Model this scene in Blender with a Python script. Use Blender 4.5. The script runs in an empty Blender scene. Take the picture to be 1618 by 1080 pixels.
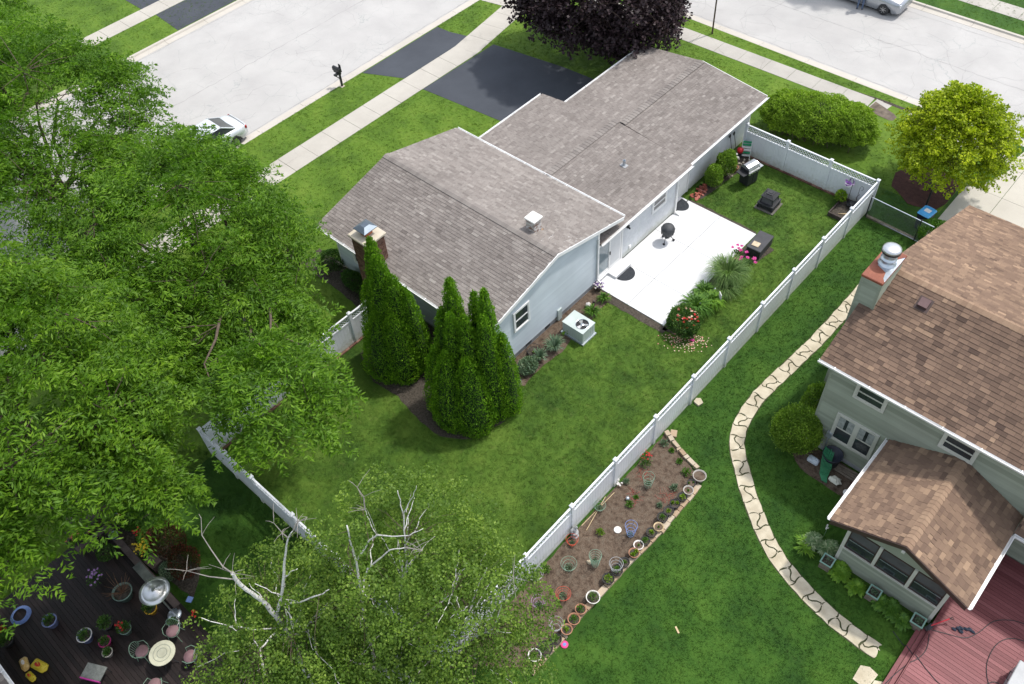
import bpy, math, random
import numpy as np
from mathutils import Vector, Matrix

scene = bpy.context.scene
# ------------------------------------------------------------------ camera, sky, sun, exposure
cam_data = bpy.data.cameras.new("camera")
cam = bpy.data.objects.new("camera", cam_data)
scene.collection.objects.link(cam)
cam.location = (9.6677, -9.1732, 28.8244)
cam.rotation_euler = (0.694389, 0.054658, 0.733730)
cam_data.sensor_width = 36.0
cam_data.lens = 30.93
cam_data.clip_end = 2000
scene.camera = cam
SUN = Vector((0.34, 0.94, 0.0)).normalized()
ELEV = math.radians(62)
SUNDIR = Vector((SUN.x * math.cos(ELEV), SUN.y * math.cos(ELEV), math.sin(ELEV)))
world = bpy.data.worlds.new("World")
scene.world = world
world.use_nodes = True
wn = world.node_tree
sky = wn.nodes.new("ShaderNodeTexSky")
sky.sky_type = 'NISHITA'
sky.sun_disc = False
sky.sun_elevation = ELEV
sky.sun_rotation = math.atan2(SUN.x, SUN.y)
sky.dust_density = 3.0
veil = wn.nodes.new("ShaderNodeMix"); veil.data_type = 'RGBA'      # thin bright cloud over the blue
veil.inputs[0].default_value = 0.45
veil.inputs[7].default_value = (6.2, 6.4, 6.6, 1)
wn.links.new(sky.outputs[0], veil.inputs[6])
wn.links.new(veil.outputs[2], wn.nodes["Background"].inputs[0])
wn.nodes["Background"].inputs[1].default_value = 0.15
sd = bpy.data.lights.new("sun", 'SUN')
sd.energy = 2.15
sd.angle = math.radians(2.8)
sd.color = (1.0, 0.965, 0.91)
sun = bpy.data.objects.new("sun", sd)
scene.collection.objects.link(sun)
sun.rotation_euler = SUNDIR.to_track_quat('Z', 'Y').to_euler()
sun.location = (0, 0, 60)
scene.view_settings.view_transform = 'Standard'
scene.view_settings.look = 'None'
scene.view_settings.exposure = 0.62
scene.view_settings.gamma = 1.0
scene.view_settings.use_curve_mapping = False

COL = scene.collection
rnd = random.Random(7)
NR = np.random.default_rng(11)
PI = math.pi

# ------------------------------------------------------------------ materials
MATS = {}
def node_mat(name):
    m = bpy.data.materials.new(name); m.use_nodes = True
    MATS[name] = m
    nt = m.node_tree
    return m, nt, nt.nodes["Principled BSDF"]
def noise_node(nt, vec, scale, detail=4, rough=0.55, dist=0.0):
    n = nt.nodes.new("ShaderNodeTexNoise"); n.inputs['Scale'].default_value = scale
    n.inputs['Detail'].default_value = detail; n.inputs['Roughness'].default_value = rough
    n.inputs['Distortion'].default_value = dist
    nt.links.new(vec, n.inputs['Vector']); return n
def ramp(nt, fac, stops):
    r = nt.nodes.new("ShaderNodeValToRGB"); e = r.color_ramp.elements
    while len(e) < len(stops): e.new(0.5)
    for i, (p, c) in enumerate(stops):
        e[i].position = p; e[i].color = (c[0], c[1], c[2], 1)
    nt.links.new(fac, r.inputs[0]); return r
def mix(nt, a, b, fac, mode='MIX'):
    m = nt.nodes.new("ShaderNodeMix"); m.data_type = 'RGBA'; m.blend_type = mode
    for s, i in ((a, 6), (b, 7)):
        if isinstance(s, (tuple, list)): m.inputs[i].default_value = (s[0], s[1], s[2], 1)
        else: nt.links.new(s, m.inputs[i])
    if isinstance(fac, (int, float)): m.inputs[0].default_value = fac
    else: nt.links.new(fac, m.inputs[0])
    return m.outputs[2]
def geo(nt):
    return nt.nodes.new("ShaderNodeNewGeometry").outputs['Position']
def bump(nt, b, h, strength, dist):
    n = nt.nodes.new("ShaderNodeBump"); n.inputs['Strength'].default_value = strength
    n.inputs['Distance'].default_value = dist
    nt.links.new(h, n.inputs['Height']); nt.links.new(n.outputs[0], b.inputs['Normal'])
def M(name, c1, c2=None, scale=6, rough=0.6, metal=0.0, bs=0.0, bscale=60, attr=False, c3=None, spec=0.4, mottle=0.0):
    """plain procedural material: two or three tones by noise (or by the per-piece attribute v)"""
    if name in MATS: return MATS[name]
    m, nt, b = node_mat(name)
    c2 = c2 or tuple(x * 0.8 for x in c1)
    p = geo(nt)
    n = noise_node(nt, p, scale)
    fac = n.outputs['Fac']
    if attr:
        a = nt.nodes.new("ShaderNodeAttribute"); a.attribute_name = 'v'; fac = a.outputs['Fac']
        st = [(0.0, c1), (1.0, c2)] if c3 is None else [(0.0, c1), (0.5, c2), (1.0, c3)]
    else:
        st = [(0.32, c1), (0.68, c2)] if c3 is None else [(0.3, c1), (0.5, c2), (0.7, c3)]
    col = ramp(nt, fac, st).outputs[0]
    n2 = noise_node(nt, p, bscale, 3)
    if attr or mottle:
        k = mottle or 0.25
        r2 = ramp(nt, n2.outputs['Fac'], [(0.3, (1 - k,) * 3), (0.7, (1 + k * .4,) * 3)])
        col = mix(nt, col, r2.outputs[0], 1.0, 'MULTIPLY')
        n3 = noise_node(nt, p, 0.55, 3)
        r3 = ramp(nt, n3.outputs['Fac'], [(0.3, (0.78,) * 3), (0.7, (1.10,) * 3)])
        col = mix(nt, col, r3.outputs[0], 0.6, 'MULTIPLY')
    nt.links.new(col, b.inputs['Base Color'])
    b.inputs['Roughness'].default_value = rough
    b.inputs['Metallic'].default_value = metal
    b.inputs['Specular IOR Level'].default_value = spec
    if bs: bump(nt, b, n2.outputs['Fac'], bs, 0.01)
    return m
def leaf_mat(name, c1, c2, c3, trans=0.3, rough=0.5):
    m, nt, b = node_mat(name)
    a = nt.nodes.new("ShaderNodeAttribute"); a.attribute_name = 'v'
    col = ramp(nt, a.outputs['Fac'], [(0.0, c1), (0.55, c2), (1.0, c3)]).outputs[0]
    n3 = noise_node(nt, geo(nt), 0.9, 2)
    col = mix(nt, col, ramp(nt, n3.outputs['Fac'], [(0.3, (0.78, 0.80, 0.78)), (0.7, (1.22, 1.15, 0.95))]).outputs[0], 0.8, 'MULTIPLY')
    nt.links.new(col, b.inputs['Base Color'])
    b.inputs['Roughness'].default_value = rough
    b.inputs['Specular IOR Level'].default_value = 0.22
    t = nt.nodes.new("ShaderNodeBsdfTranslucent")
    tc = mix(nt, col, (1.25, 1.5, 0.5), 1.0, 'MULTIPLY')
    nt.links.new(tc, t.inputs[0])
    ms = nt.nodes.new("ShaderNodeMixShader"); ms.inputs[0].default_value = trans
    nt.links.new(b.outputs[0], ms.inputs[1]); nt.links.new(t.outputs[0], ms.inputs[2])
    nt.links.new(ms.outputs[0], nt.nodes["Material Output"].inputs[0])
    return m
def lawn_mat(name, dark, mid, light, dry, dry_amt=0.5):
    m, nt, b = node_mat(name)
    p = geo(nt)
    def madd(a, k, c):
        n = nt.nodes.new("ShaderNodeMath"); n.operation = 'MULTIPLY_ADD'; nt.links.new(a, n.inputs[0]); n.inputs[1].default_value = k
        if isinstance(c, (int, float)): n.inputs[2].default_value = c
        else: nt.links.new(c, n.inputs[2])
        return n.outputs[0]
    big = noise_node(nt, p, 0.22, 3, 0.5).outputs['Fac']
    med = noise_node(nt, p, 0.9, 7, 0.62).outputs['Fac']
    fine = noise_node(nt, p, 7.5, 6, 0.78).outputs['Fac']
    grain = noise_node(nt, p, 34, 3, 0.8).outputs['Fac']
    f = madd(big, .9, madd(med, 1.0, madd(fine, .50, madd(grain, .35, -.875))))
    col = ramp(nt, f, [(0.22, dark), (0.5, mid), (0.80, light)]).outputs[0]
    dn = noise_node(nt, p, 3.2, 8, 0.8)
    dr = ramp(nt, dn.outputs['Fac'], [(0.54, (0, 0, 0)), (0.74, (dry_amt,) * 3)])
    col = mix(nt, col, dry, dr.outputs[0])
    nt.links.new(col, b.inputs['Base Color'])
    b.inputs['Roughness'].default_value = 0.75
    b.inputs['Specular IOR Level'].default_value = 0.2
    bump(nt, b, grain, 0.8, 0.04)
    return m
def crack_mat(name, c1, c2, crack, cscale, width, amt, bs=0.3, stain=(0.75, 0.75, 0.78)):
    m, nt, b = node_mat(name)
    p = geo(nt)
    n = noise_node(nt, p, 0.45, 6, 0.6)
    f = noise_node(nt, p, 90, 2)
    col = ramp(nt, n.outputs['Fac'], [(0.3, c1), (0.7, c2)]).outputs[0]
    dis = noise_node(nt, p, 1.3, 5, 0.65)
    off = mix(nt, p, dis.outputs['Color'], 0.45, 'ADD')
    cracks = None
    for i, (s, w) in enumerate(((cscale, width), (cscale * 3.1, width * 2.2))):
        v = nt.nodes.new("ShaderNodeTexVoronoi"); v.feature = 'DISTANCE_TO_EDGE'; v.inputs['Scale'].default_value = s
        nt.links.new(off, v.inputs['Vector'])
        cr = ramp(nt, v.outputs['Distance'], [(0.0, (1, 1, 1)), (w, (0, 0, 0))])
        mask = noise_node(nt, p, 0.5 if i == 0 else 0.22, 4)
        mr = ramp(nt, mask.outputs['Fac'], [(0.42 + .1 * i, (0, 0, 0)), (0.56 + .1 * i, (amt,) * 3)])
        q = mix(nt, cr.outputs[0], mr.outputs[0], 1.0, 'MULTIPLY')
        cracks = q if cracks is None else mix(nt, cracks, q, 1.0, 'LIGHTEN')
    col = mix(nt, col, crack, cracks)
    st = noise_node(nt, p, 0.9, 7, 0.7, 1.0)
    col = mix(nt, col, stain, ramp(nt, st.outputs['Fac'], [(0.6, (0, 0, 0)), (0.85, (0.5,) * 3)]).outputs[0], 'MULTIPLY')
    gr = ramp(nt, f.outputs['Fac'], [(0.3, (0.86,) * 3), (0.7, (1.08,) * 3)])
    col = mix(nt, col, gr.outputs[0], 0.8, 'MULTIPLY')
    nt.links.new(col, b.inputs['Base Color'])
    b.inputs['Roughness'].default_value = 0.85
    b.inputs['Specular IOR Level'].default_value = 0.25
    bump(nt, b, f.outputs['Fac'], bs, 0.01)
    return m

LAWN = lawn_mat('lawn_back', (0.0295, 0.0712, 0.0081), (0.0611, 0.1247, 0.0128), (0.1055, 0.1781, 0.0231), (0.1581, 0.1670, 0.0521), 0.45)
LAWN_F = lawn_mat('lawn_front', (0.0507, 0.1063, 0.0080), (0.0893, 0.1690, 0.0139), (0.1356, 0.2174, 0.0238), (0.1750, 0.2029, 0.0596), 0.45)  # brighter than the back lawn: backlight on this grass put into its colour
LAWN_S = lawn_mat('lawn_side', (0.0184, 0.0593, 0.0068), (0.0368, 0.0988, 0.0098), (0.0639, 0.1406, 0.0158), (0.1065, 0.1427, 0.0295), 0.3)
ROAD = crack_mat('road_asphalt_pale', (0.3850, 0.3750, 0.3650), (0.4550, 0.4450, 0.4300), (0.2200, 0.2600, 0.2500), 0.55, 0.008, 0.55, 0.3, (0.86, 0.86, 0.87))
PATIO = crack_mat('patio_concrete', (0.63, 0.635, 0.64), (0.69, 0.695, 0.70), (0.6, 0.6, 0.6), 0.05, 0.001, 0.0, 0.1, (0.84, 0.85, 0.87))
CONC = crack_mat('sidewalk_concrete', (0.39, 0.365, 0.325), (0.48, 0.455, 0.405), (0.2, 0.19, 0.17), 0.25, 0.008, 0.3)
CONC2 = crack_mat('sidewalk_concrete_grey', (0.36, 0.34, 0.31), (0.45, 0.43, 0.39), (0.2, 0.19, 0.17), 0.25, 0.008, 0.4)
KERB = crack_mat('kerb_concrete', (0.45, 0.42, 0.37), (0.53, 0.495, 0.445), (0.25, 0.24, 0.22), 0.3, 0.008, 0.3)
DRIVE = crack_mat('driveway_asphalt', (0.050, 0.056, 0.068), (0.068, 0.076, 0.090), (0.09, 0.095, 0.105), 0.5, 0.004, 0.3, 0.5, (1.5, 1.5, 1.45))
DRIVEC = crack_mat('driveway_concrete', (0.44, 0.41, 0.355), (0.51, 0.48, 0.415), (0.3, 0.28, 0.25), 0.2, 0.004, 0.3)
MULCH = M('mulch_brown', (0.0600, 0.0386, 0.0256), (0.1360, 0.0966, 0.0680), 5, 0.95, bs=1.0, bscale=40, mottle=0.5, c3=(0.155, 0.122, 0.090))
MULCHR = M('mulch_red', (0.05, 0.018, 0.014), (0.09, 0.035, 0.028), 5, 0.95, bs=1.0, bscale=40, mottle=0.6)
SOIL = M('soil_dark', (0.035, 0.028, 0.020), (0.105, 0.088, 0.070), 14, 0.95, bs=1.0, bscale=50, mottle=0.4)
MUD = M('mud_wet', (0.06, 0.04, 0.022), (0.17, 0.13, 0.09), 3, 0.35, mottle=0.3)
SHA = M('shingle_grey', (0.155, 0.136, 0.125), (0.232, 0.206, 0.189), attr=True, c3=(0.325, 0.297, 0.272), rough=0.95, bs=0.6, bscale=160, spec=0.15)
SHC = M('shingle_brown', (0.085, 0.058, 0.046), (0.205, 0.138, 0.100), attr=True, c3=(0.37, 0.255, 0.17), rough=0.95, bs=0.6, bscale=160, spec=0.15)
CAPC = M('ridge_cap_tan', (0.27, 0.18, 0.125), (0.34, 0.235, 0.16), attr=True, rough=0.95, bs=0.5, bscale=160, spec=0.15)
CAPA = M('ridge_cap_grey', (0.20, 0.178, 0.165), (0.27, 0.245, 0.225), attr=True, rough=0.95, bs=0.5, bscale=160, spec=0.15)
SIDA = M('siding_pale_blue', (0.535, 0.595, 0.64), (0.60, 0.66, 0.70), attr=True, rough=0.45, mottle=0.05)
SIDB = M('siding_brick_white', (0.60, 0.62, 0.65), (0.68, 0.70, 0.72), 3, 0.6, bs=0.4, bscale=12, mottle=0.06)
SIDC = M('siding_sage', (0.225, 0.250, 0.195), (0.315, 0.345, 0.275), attr=True, rough=0.5, mottle=0.06)
TRIM = M('trim_white', (0.80, 0.80, 0.79), (0.84, 0.84, 0.83), 3, 0.4, mottle=0.04)
TRIMC = M('trim_cream', (0.50, 0.50, 0.44), (0.55, 0.55, 0.49), 3, 0.45, mottle=0.05)
VINYL = M('vinyl_white', (0.74, 0.76, 0.80), (0.80, 0.82, 0.85), 1.2, 0.35, mottle=0.05)
def soil_splash(m):
    nt = m.node_tree; b = nt.nodes["Principled BSDF"]; src = b.inputs['Base Color'].links[0].from_socket
    p = geo(nt); sx = nt.nodes.new("ShaderNodeSeparateXYZ"); nt.links.new(p, sx.inputs[0])
    n = noise_node(nt, p, 5, 5, 0.7); a = nt.nodes.new("ShaderNodeMath"); a.operation = 'MULTIPLY_ADD'
    nt.links.new(n.outputs['Fac'], a.inputs[0]); a.inputs[1].default_value = -1.1; nt.links.new(sx.outputs[2], a.inputs[2])
    r = ramp(nt, a.outputs[0], [(-0.45 + .45, (0.55,) * 3), (0.02, (0, 0, 0))]) if False else None
    mr = nt.nodes.new("ShaderNodeMapRange"); mr.inputs[1].default_value = -0.50; mr.inputs[2].default_value = -0.05; mr.inputs[3].default_value = 0.55; mr.inputs[4].default_value = 0.0
    nt.links.new(a.outputs[0], mr.inputs[0])
    g = noise_node(nt, p, 1.1, 6, 0.7); gr = ramp(nt, g.outputs['Fac'], [(0.5, (1, 1, 1)), (0.75, (0.86, 0.88, 0.84))])
    c = mix(nt, src, gr.outputs[0], 1.0, 'MULTIPLY')
    nt.links.new(mix(nt, c, (0.33, 0.34, 0.22), mr.outputs[0]), b.inputs['Base Color'])
soil_splash(VINYL); soil_splash(SIDB)
FOUND = M('foundation_grey', (0.30, 0.31, 0.32), (0.40, 0.41, 0.42), 4, 0.9, bs=0.4, mottle=0.2)
BROWNT = M('trim_dark_brown', (0.045, 0.026, 0.022), (0.06, 0.035, 0.03), 3, 0.5)
GLASS = M('window_glass', (0.02, 0.024, 0.028), (0.05, 0.058, 0.062), 1.1, 0.06, spec=0.8)
GLASSL = M('door_glass', (0.17, 0.215, 0.235), (0.25, 0.30, 0.32), 1.5, 0.08, spec=0.7)
SCREEN = M('window_screen', (0.06, 0.062, 0.065), (0.09, 0.092, 0.095), 2, 0.7)
CURT = M('curtain_grey', (0.20, 0.22, 0.21), (0.36, 0.38, 0.36), 7, 0.8)
BRICK = M('brick_brown', (0.11, 0.055, 0.04), (0.17, 0.09, 0.065), attr=True, c3=(0.24, 0.14, 0.10), rough=0.9, bs=0.5)
BRICKR = M('brick_red', (0.26, 0.07, 0.045), (0.36, 0.11, 0.08), attr=True, c3=(0.46, 0.18, 0.14), rough=0.9, bs=0.5)
BRICKP = M('brick_whitewashed', (0.22, 0.10, 0.06), (0.55, 0.50, 0.46), attr=True, c3=(0.74, 0.72, 0.70), rough=0.9, bs=0.5)
MORTAR = M('mortar', (0.40, 0.37, 0.33), (0.48, 0.45, 0.41), 5, 0.95)
STONEC = M('crown_cement', (0.52, 0.46, 0.36), (0.60, 0.54, 0.44), 4, 0.85, mottle=0.15)
CLAY = M('clay_orange', (0.42, 0.13, 0.06), (0.50, 0.18, 0.09), 5, 0.8)
TERRA = M('terracotta', (0.36, 0.17, 0.10), (0.46, 0.25, 0.16), 7, 0.85, mottle=0.15)
CAPB = M('cap_metal_blue_grey', (0.085, 0.11, 0.14), (0.115, 0.145, 0.18), 4, 0.4, metal=0.4)
RUST = M('rust_painted_metal', (0.20, 0.055, 0.03), (0.30, 0.10, 0.055), 2.5, 0.6, bs=0.3, mottle=0.3)
GALV = M('galvanised_steel', (0.42, 0.48, 0.55), (0.58, 0.62, 0.66), 5, 0.3, metal=0.75)
STEEL = M('stainless_steel', (0.50, 0.51, 0.52), (0.62, 0.63, 0.64), 3, 0.28, metal=0.85)
BLACK = M('black_metal', (0.014, 0.015, 0.017), (0.028, 0.029, 0.032), 6, 0.45)
BLACKP = M('black_plastic', (0.018, 0.019, 0.021), (0.035, 0.036, 0.04), 4, 0.5)
COVER = M('vinyl_cover_charcoal', (0.035, 0.038, 0.042), (0.07, 0.074, 0.08), 5, 0.6, bs=0.5, bscale=9)
RUB = M('rubber_mat', (0.022, 0.026, 0.032), (0.045, 0.05, 0.058), 14, 0.9, bs=0.8, bscale=40)
ACG = M('enamel_pale_green', (0.42, 0.49, 0.47), (0.50, 0.56, 0.54), 2, 0.45)
PATHS = M('path_stone', (0.44, 0.38, 0.27), (0.60, 0.54, 0.41), 2.2, 0.85, bs=0.4, mottle=0.12)
WALLST = M('edging_stone', (0.32, 0.22, 0.14), (0.45, 0.34, 0.23), attr=True, c3=(0.52, 0.45, 0.35), rough=0.9, bs=0.6)
DECKR = M('deck_red_stain', (0.165, 0.045, 0.05), (0.215, 0.065, 0.07), attr=True, c3=(0.265, 0.09, 0.095), rough=0.6, bs=0.4, bscale=30)
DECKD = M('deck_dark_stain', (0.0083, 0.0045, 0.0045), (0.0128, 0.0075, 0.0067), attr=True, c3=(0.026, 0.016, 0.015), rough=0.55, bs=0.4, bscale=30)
WOODD = M('weathered_dark_wood', (0.05, 0.036, 0.032), (0.085, 0.065, 0.058), 4, 0.8, mottle=0.3)
WOODG = M('weathered_grey_wood', (0.16, 0.13, 0.10), (0.27, 0.23, 0.18), 5, 0.85, mottle=0.3)
BARK = M('bark_grey', (0.07, 0.062, 0.052), (0.16, 0.145, 0.125), 7, 0.95, bs=1.0, bscale=22, mottle=0.35)
TWIG = M('twig_brown', (0.06, 0.042, 0.03), (0.12, 0.09, 0.065), 7, 0.9)
BRANCHG = M('dead_twig_grey', (0.22, 0.20, 0.18), (0.33, 0.30, 0.27), 7, 0.9)
def birch_bark():
    m, nt, b = node_mat('birch_bark')
    p = geo(nt)
    sc = nt.nodes.new("ShaderNodeMapping"); sc.inputs['Scale'].default_value = (1, 1, 3.5)
    nt.links.new(p, sc.inputs[0])
    n = noise_node(nt, sc.outputs[0], 6, 5, 0.7)
    c = ramp(nt, n.outputs['Fac'], [(0.36, (0.10, 0.085, 0.07)), (0.45, (0.62, 0.60, 0.57)), (0.7, (0.76, 0.75, 0.72))]).outputs[0]
    nt.links.new(c, b.inputs['Base Color']); b.inputs['Roughness'].default_value = 0.75
    return m
BIRCH = birch_bark()
L_TREE = leaf_mat('leaf_locust', (0.0467, 0.1135, 0.0105), (0.0909, 0.1975, 0.0140), (0.1691, 0.3070, 0.0257), 0.38)
L_TREE2 = leaf_mat('leaf_locust_near', (0.0478, 0.1145, 0.0108), (0.0978, 0.2053, 0.0152), (0.1793, 0.3109, 0.0260), 0.38)
L_BIRCH = leaf_mat('leaf_birch', (0.0578, 0.1170, 0.0177), (0.1123, 0.1980, 0.0288), (0.2165, 0.3182, 0.0578), 0.34)
L_MAPLE = leaf_mat('leaf_purple_maple', (0.018, 0.012, 0.016), (0.032, 0.020, 0.026), (0.060, 0.040, 0.048), 0.12)
L_LIME = leaf_mat('leaf_lime_maple', (0.13, 0.19, 0.010), (0.29, 0.37, 0.014), (0.47, 0.54, 0.024), 0.36)
L_HEDGE = leaf_mat('leaf_hedge', (0.1058, 0.1984, 0.0185), (0.2049, 0.3306, 0.0291), (0.3174, 0.4629, 0.0529), 0.34)
L_ARB = leaf_mat('leaf_arborvitae', (0.0575, 0.1542, 0.0099), (0.1189, 0.2709, 0.0148), (0.2397, 0.4272, 0.0247), 0.25, 0.6)
L_BUSH = leaf_mat('leaf_round_bush', (0.0709, 0.1550, 0.0179), (0.1435, 0.2552, 0.0292), (0.2700, 0.4101, 0.0535), 0.3)
L_DARK = leaf_mat('leaf_deep_green', (0.0304, 0.0760, 0.0206), (0.0580, 0.1310, 0.0304), (0.1242, 0.2278, 0.0484), 0.28)
L_SILV = leaf_mat('leaf_blue_green', (0.065, 0.12, 0.075), (0.12, 0.19, 0.13), (0.22, 0.29, 0.20), 0.2)
L_VAR = leaf_mat('leaf_variegated', (0.06, 0.13, 0.05), (0.15, 0.24, 0.11), (0.42, 0.48, 0.32), 0.2)
L_GRASS = leaf_mat('blade_ornamental', (0.075, 0.145, 0.045), (0.14, 0.235, 0.080), (0.27, 0.36, 0.17), 0.3)
L_LILY = leaf_mat('blade_daylily', (0.0408, 0.1122, 0.0163), (0.0765, 0.1785, 0.0245), (0.1326, 0.2550, 0.0357), 0.28)
L_HOSTA = leaf_mat('leaf_hosta', (0.0660, 0.1650, 0.0198), (0.1265, 0.2585, 0.0264), (0.1980, 0.3410, 0.0385), 0.28)
L_YOUNG = leaf_mat('leaf_young', (0.070, 0.150, 0.016), (0.15, 0.27, 0.022), (0.26, 0.38, 0.035), 0.28)
L_REDL = leaf_mat('leaf_red_azalea', (0.022, 0.045, 0.010), (0.050, 0.030, 0.014), (0.17, 0.026, 0.020), 0.2)
def flat(name, c, rough=0.6, metal=0.0): return M(name, c, tuple(min(1, x * 0.85) for x in c), 9, rough, metal)
F_PINK = flat('petal_magenta', (0.55, 0.05, 0.25)); F_RED = flat('petal_red', (0.50, 0.02, 0.02)); F_SALMON = flat('petal_salmon', (0.62, 0.20, 0.14))
F_YEL = flat('petal_yellow', (0.62, 0.46, 0.02)); F_WHITE = flat('petal_white', (0.75, 0.72, 0.70)); F_PURP = flat('petal_purple', (0.14, 0.04, 0.26))
F_FALL = flat('petal_fallen', (0.66, 0.50, 0.36)); F_LIL = flat('petal_lilac', (0.42, 0.24, 0.50)); F_ORG = flat('petal_orange', (0.60, 0.17, 0.08))

# ------------------------------------------------------------------ mesh builder
class MB:
    def __init__(s): s.v = []; s.f = []; s.m = []; s.a = []; s.mi = 0; s.val = 0.5
    def add(s, vs, fs):
        o = len(s.v); s.v += [tuple(q) for q in vs]
        for f in fs: s.f.append(tuple(i + o for i in f)); s.m.append(s.mi); s.a.append(s.val)
        return s
    def box(s, x0, y0, z0, x1, y1, z1, R=None, c=None):
        vs = [(x, y, z) for z in (z0, z1) for x, y in ((x0, y0), (x1, y0), (x1, y1), (x0, y1))]
        if R is not None:
            c = Vector(c) if c is not None else Vector(((x0 + x1) / 2, (y0 + y1) / 2, (z0 + z1) / 2))
            vs = [R @ (Vector(q) - c) + c for q in vs]
        return s.add(vs, [(3, 2, 1, 0), (4, 5, 6, 7), (0, 1, 5, 4), (1, 2, 6, 5), (2, 3, 7, 6), (3, 0, 4, 7)])
    def bevel_box(s, x0, y0, z0, x1, y1, z1, b):
        vs = []
        for z, i in ((z0, 0), (z1 - b, 0), (z1, b)):
            vs += [(x0 + b + i, y0 + i, z), (x1 - b - i, y0 + i, z), (x1 - i, y0 + b + i, z), (x1 - i, y1 - b - i, z), (x1 - b - i, y1 - i, z), (x0 + b + i, y1 - i, z), (x0 + i, y1 - b - i, z), (x0 + i, y0 + b + i, z)]
        fs = [tuple(range(7, -1, -1)), tuple(range(16, 24))]
        for k in (0, 8):
            for i in range(8): fs.append((k + i, k + (i + 1) % 8, k + 8 + (i + 1) % 8, k + 8 + i))
        return s.add(vs, fs)
    def bar(s, p, q, w, h=None):
        """square bar between two points"""
        h = h or w; p = Vector(p); q = Vector(q); d = (q - p).normalized()
        u = d.cross(Vector((0, 0, 1)));  u = Vector((1, 0, 0)) if u.length < 1e-4 else u.normalized(); w2 = u.cross(d)
        vs = [a + u * i * w / 2 + w2 * j * h / 2 for a in (p, q) for i, j in ((-1, -1), (1, -1), (1, 1), (-1, 1))]
        return s.add(vs, [(0, 1, 2, 3), (7, 6, 5, 4), (4, 5, 1, 0), (5, 6, 2, 1), (6, 7, 3, 2), (7, 4, 0, 3)])
    def prism(s, pts, z0, z1):
        n = len(pts); vs = [(x, y, z0) for x, y in pts] + [(x, y, z1) for x, y in pts]
        return s.add(vs, [tuple(range(n - 1, -1, -1)), tuple(range(n, 2 * n))] + [(i, (i + 1) % n, n + (i + 1) % n, n + i) for i in range(n)])
    def tube(s, pts, rad, n=8, cap=True, wob=0.0):
        pts = [Vector(p) for p in pts]; vs = []; fs = []
        if not hasattr(rad, '__len__'): rad = [rad] * len(pts)
        ref = Vector((0.31, 0.17, 0.93))
        for i, p in enumerate(pts):
            d = (pts[min(i + 1, len(pts) - 1)] - pts[max(i - 1, 0)]).normalized()
            u = d.cross(ref); u = d.cross(Vector((1, 0, 0))) if u.length < 0.05 else u; u.normalize(); w = d.cross(u)
            for k in range(n):
                t = 2 * PI * k / n; r = rad[i] * (1 + (rnd.uniform(-wob, wob) if wob else 0))
                vs.append(p + u * math.cos(t) * r + w * math.sin(t) * r)
        for i in range(len(pts) - 1):
            for k in range(n): fs.append((i * n + k, i * n + (k + 1) % n, (i + 1) * n + (k + 1) % n, (i + 1) * n + k))
        if cap and n > 2: fs += [tuple(range(n - 1, -1, -1)), tuple(range((len(pts) - 1) * n, len(pts) * n))]
        return s.add(vs, fs)
    def lathe(s, prof, n=20, c=(0, 0, 0), R=None):
        vs = []; fs = []
        for r, z in prof:
            for k in range(n):
                t = 2 * PI * k / n; q = Vector((r * math.cos(t), r * math.sin(t), z))
                if R is not None: q = R @ q
                vs.append(q + Vector(c))
        for i in range(len(prof) - 1):
            for k in range(n): fs.append((i * n + k, i * n + (k + 1) % n, (i + 1) * n + (k + 1) % n, (i + 1) * n + k))
        fs += [tuple(range(n - 1, -1, -1)), tuple(range((len(prof) - 1) * n, len(prof) * n))]
        return s.add(vs, fs)
    def blob(s, c, r, n=8, m=5, j=0.12):
        vs = []; fs = []; r = r if hasattr(r, '__len__') else (r, r, r)
        for i in range(m + 1):
            ph = PI * i / m - PI / 2
            for k in range(n):
                t = 2 * PI * k / n; q = 1 + rnd.uniform(-j, j)
                vs.append((c[0] + r[0] * math.cos(ph) * math.cos(t) * q, c[1] + r[1] * math.cos(ph) * math.sin(t) * q, c[2] + r[2] * math.sin(ph) * q))
        for i in range(m):
            for k in range(n): fs.append((i * n + k, i * n + (k + 1) % n, (i + 1) * n + (k + 1) % n, (i + 1) * n + k))
        return s.add(vs, fs)

OFF = {}
def props(o, label=None, cat=None, group=None, kind=None):
    if label: o['label'] = label
    if cat: o['category'] = cat
    if group: o['group'] = group
    if kind: o['kind'] = kind
    return o
def mesh_of(name, mb, mats, smooth=False, off=Vector((0, 0, 0))):
    me = bpy.data.meshes.new(name)
    v = np.array([tuple(q) for q in mb.v], float).reshape(-1, 3) - np.array(off)
    me.from_pydata(v.tolist(), [], mb.f)
    for m in (mats if isinstance(mats, (list, tuple)) else [mats]): me.materials.append(m)
    me.polygons.foreach_set('material_index', mb.m)
    at = me.attributes.new('v', 'FLOAT', 'FACE'); at.data.foreach_set('value', mb.a)
    if smooth: me.polygons.foreach_set('use_smooth', [True] * len(mb.f))
    me.update()
    return me
def thing(name, label, cat, loc=(0, 0, 0), rot=0.0, group=None, world=False):
    o = bpy.data.objects.new(name, None); COL.objects.link(o)
    o.location = loc; o.rotation_euler = (0, 0, rot); o.empty_display_size = 0.2
    OFF[o.name] = Vector(loc) if world else Vector((0, 0, 0))
    return props(o, label, cat, group)
def part(name, mb, mats, parent=None, smooth=False, label=None, kind=None, center=None):
    """one mesh object; its coordinates are those of the thing's frame (or the world for a world-built thing)"""
    c = Vector(np.array([tuple(q) for q in mb.v]).mean(axis=0)) if center is None else Vector(center)
    me = mesh_of(name, mb, mats, smooth, c)
    o = bpy.data.objects.new(name, me); COL.objects.link(o)
    if parent is not None:
        o.parent = parent; o.location = c - OFF[parent.name]
    else: o.location = c
    OFF[o.name] = c
    if label: o['label'] = label
    if kind: o['kind'] = kind
    return o
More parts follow.
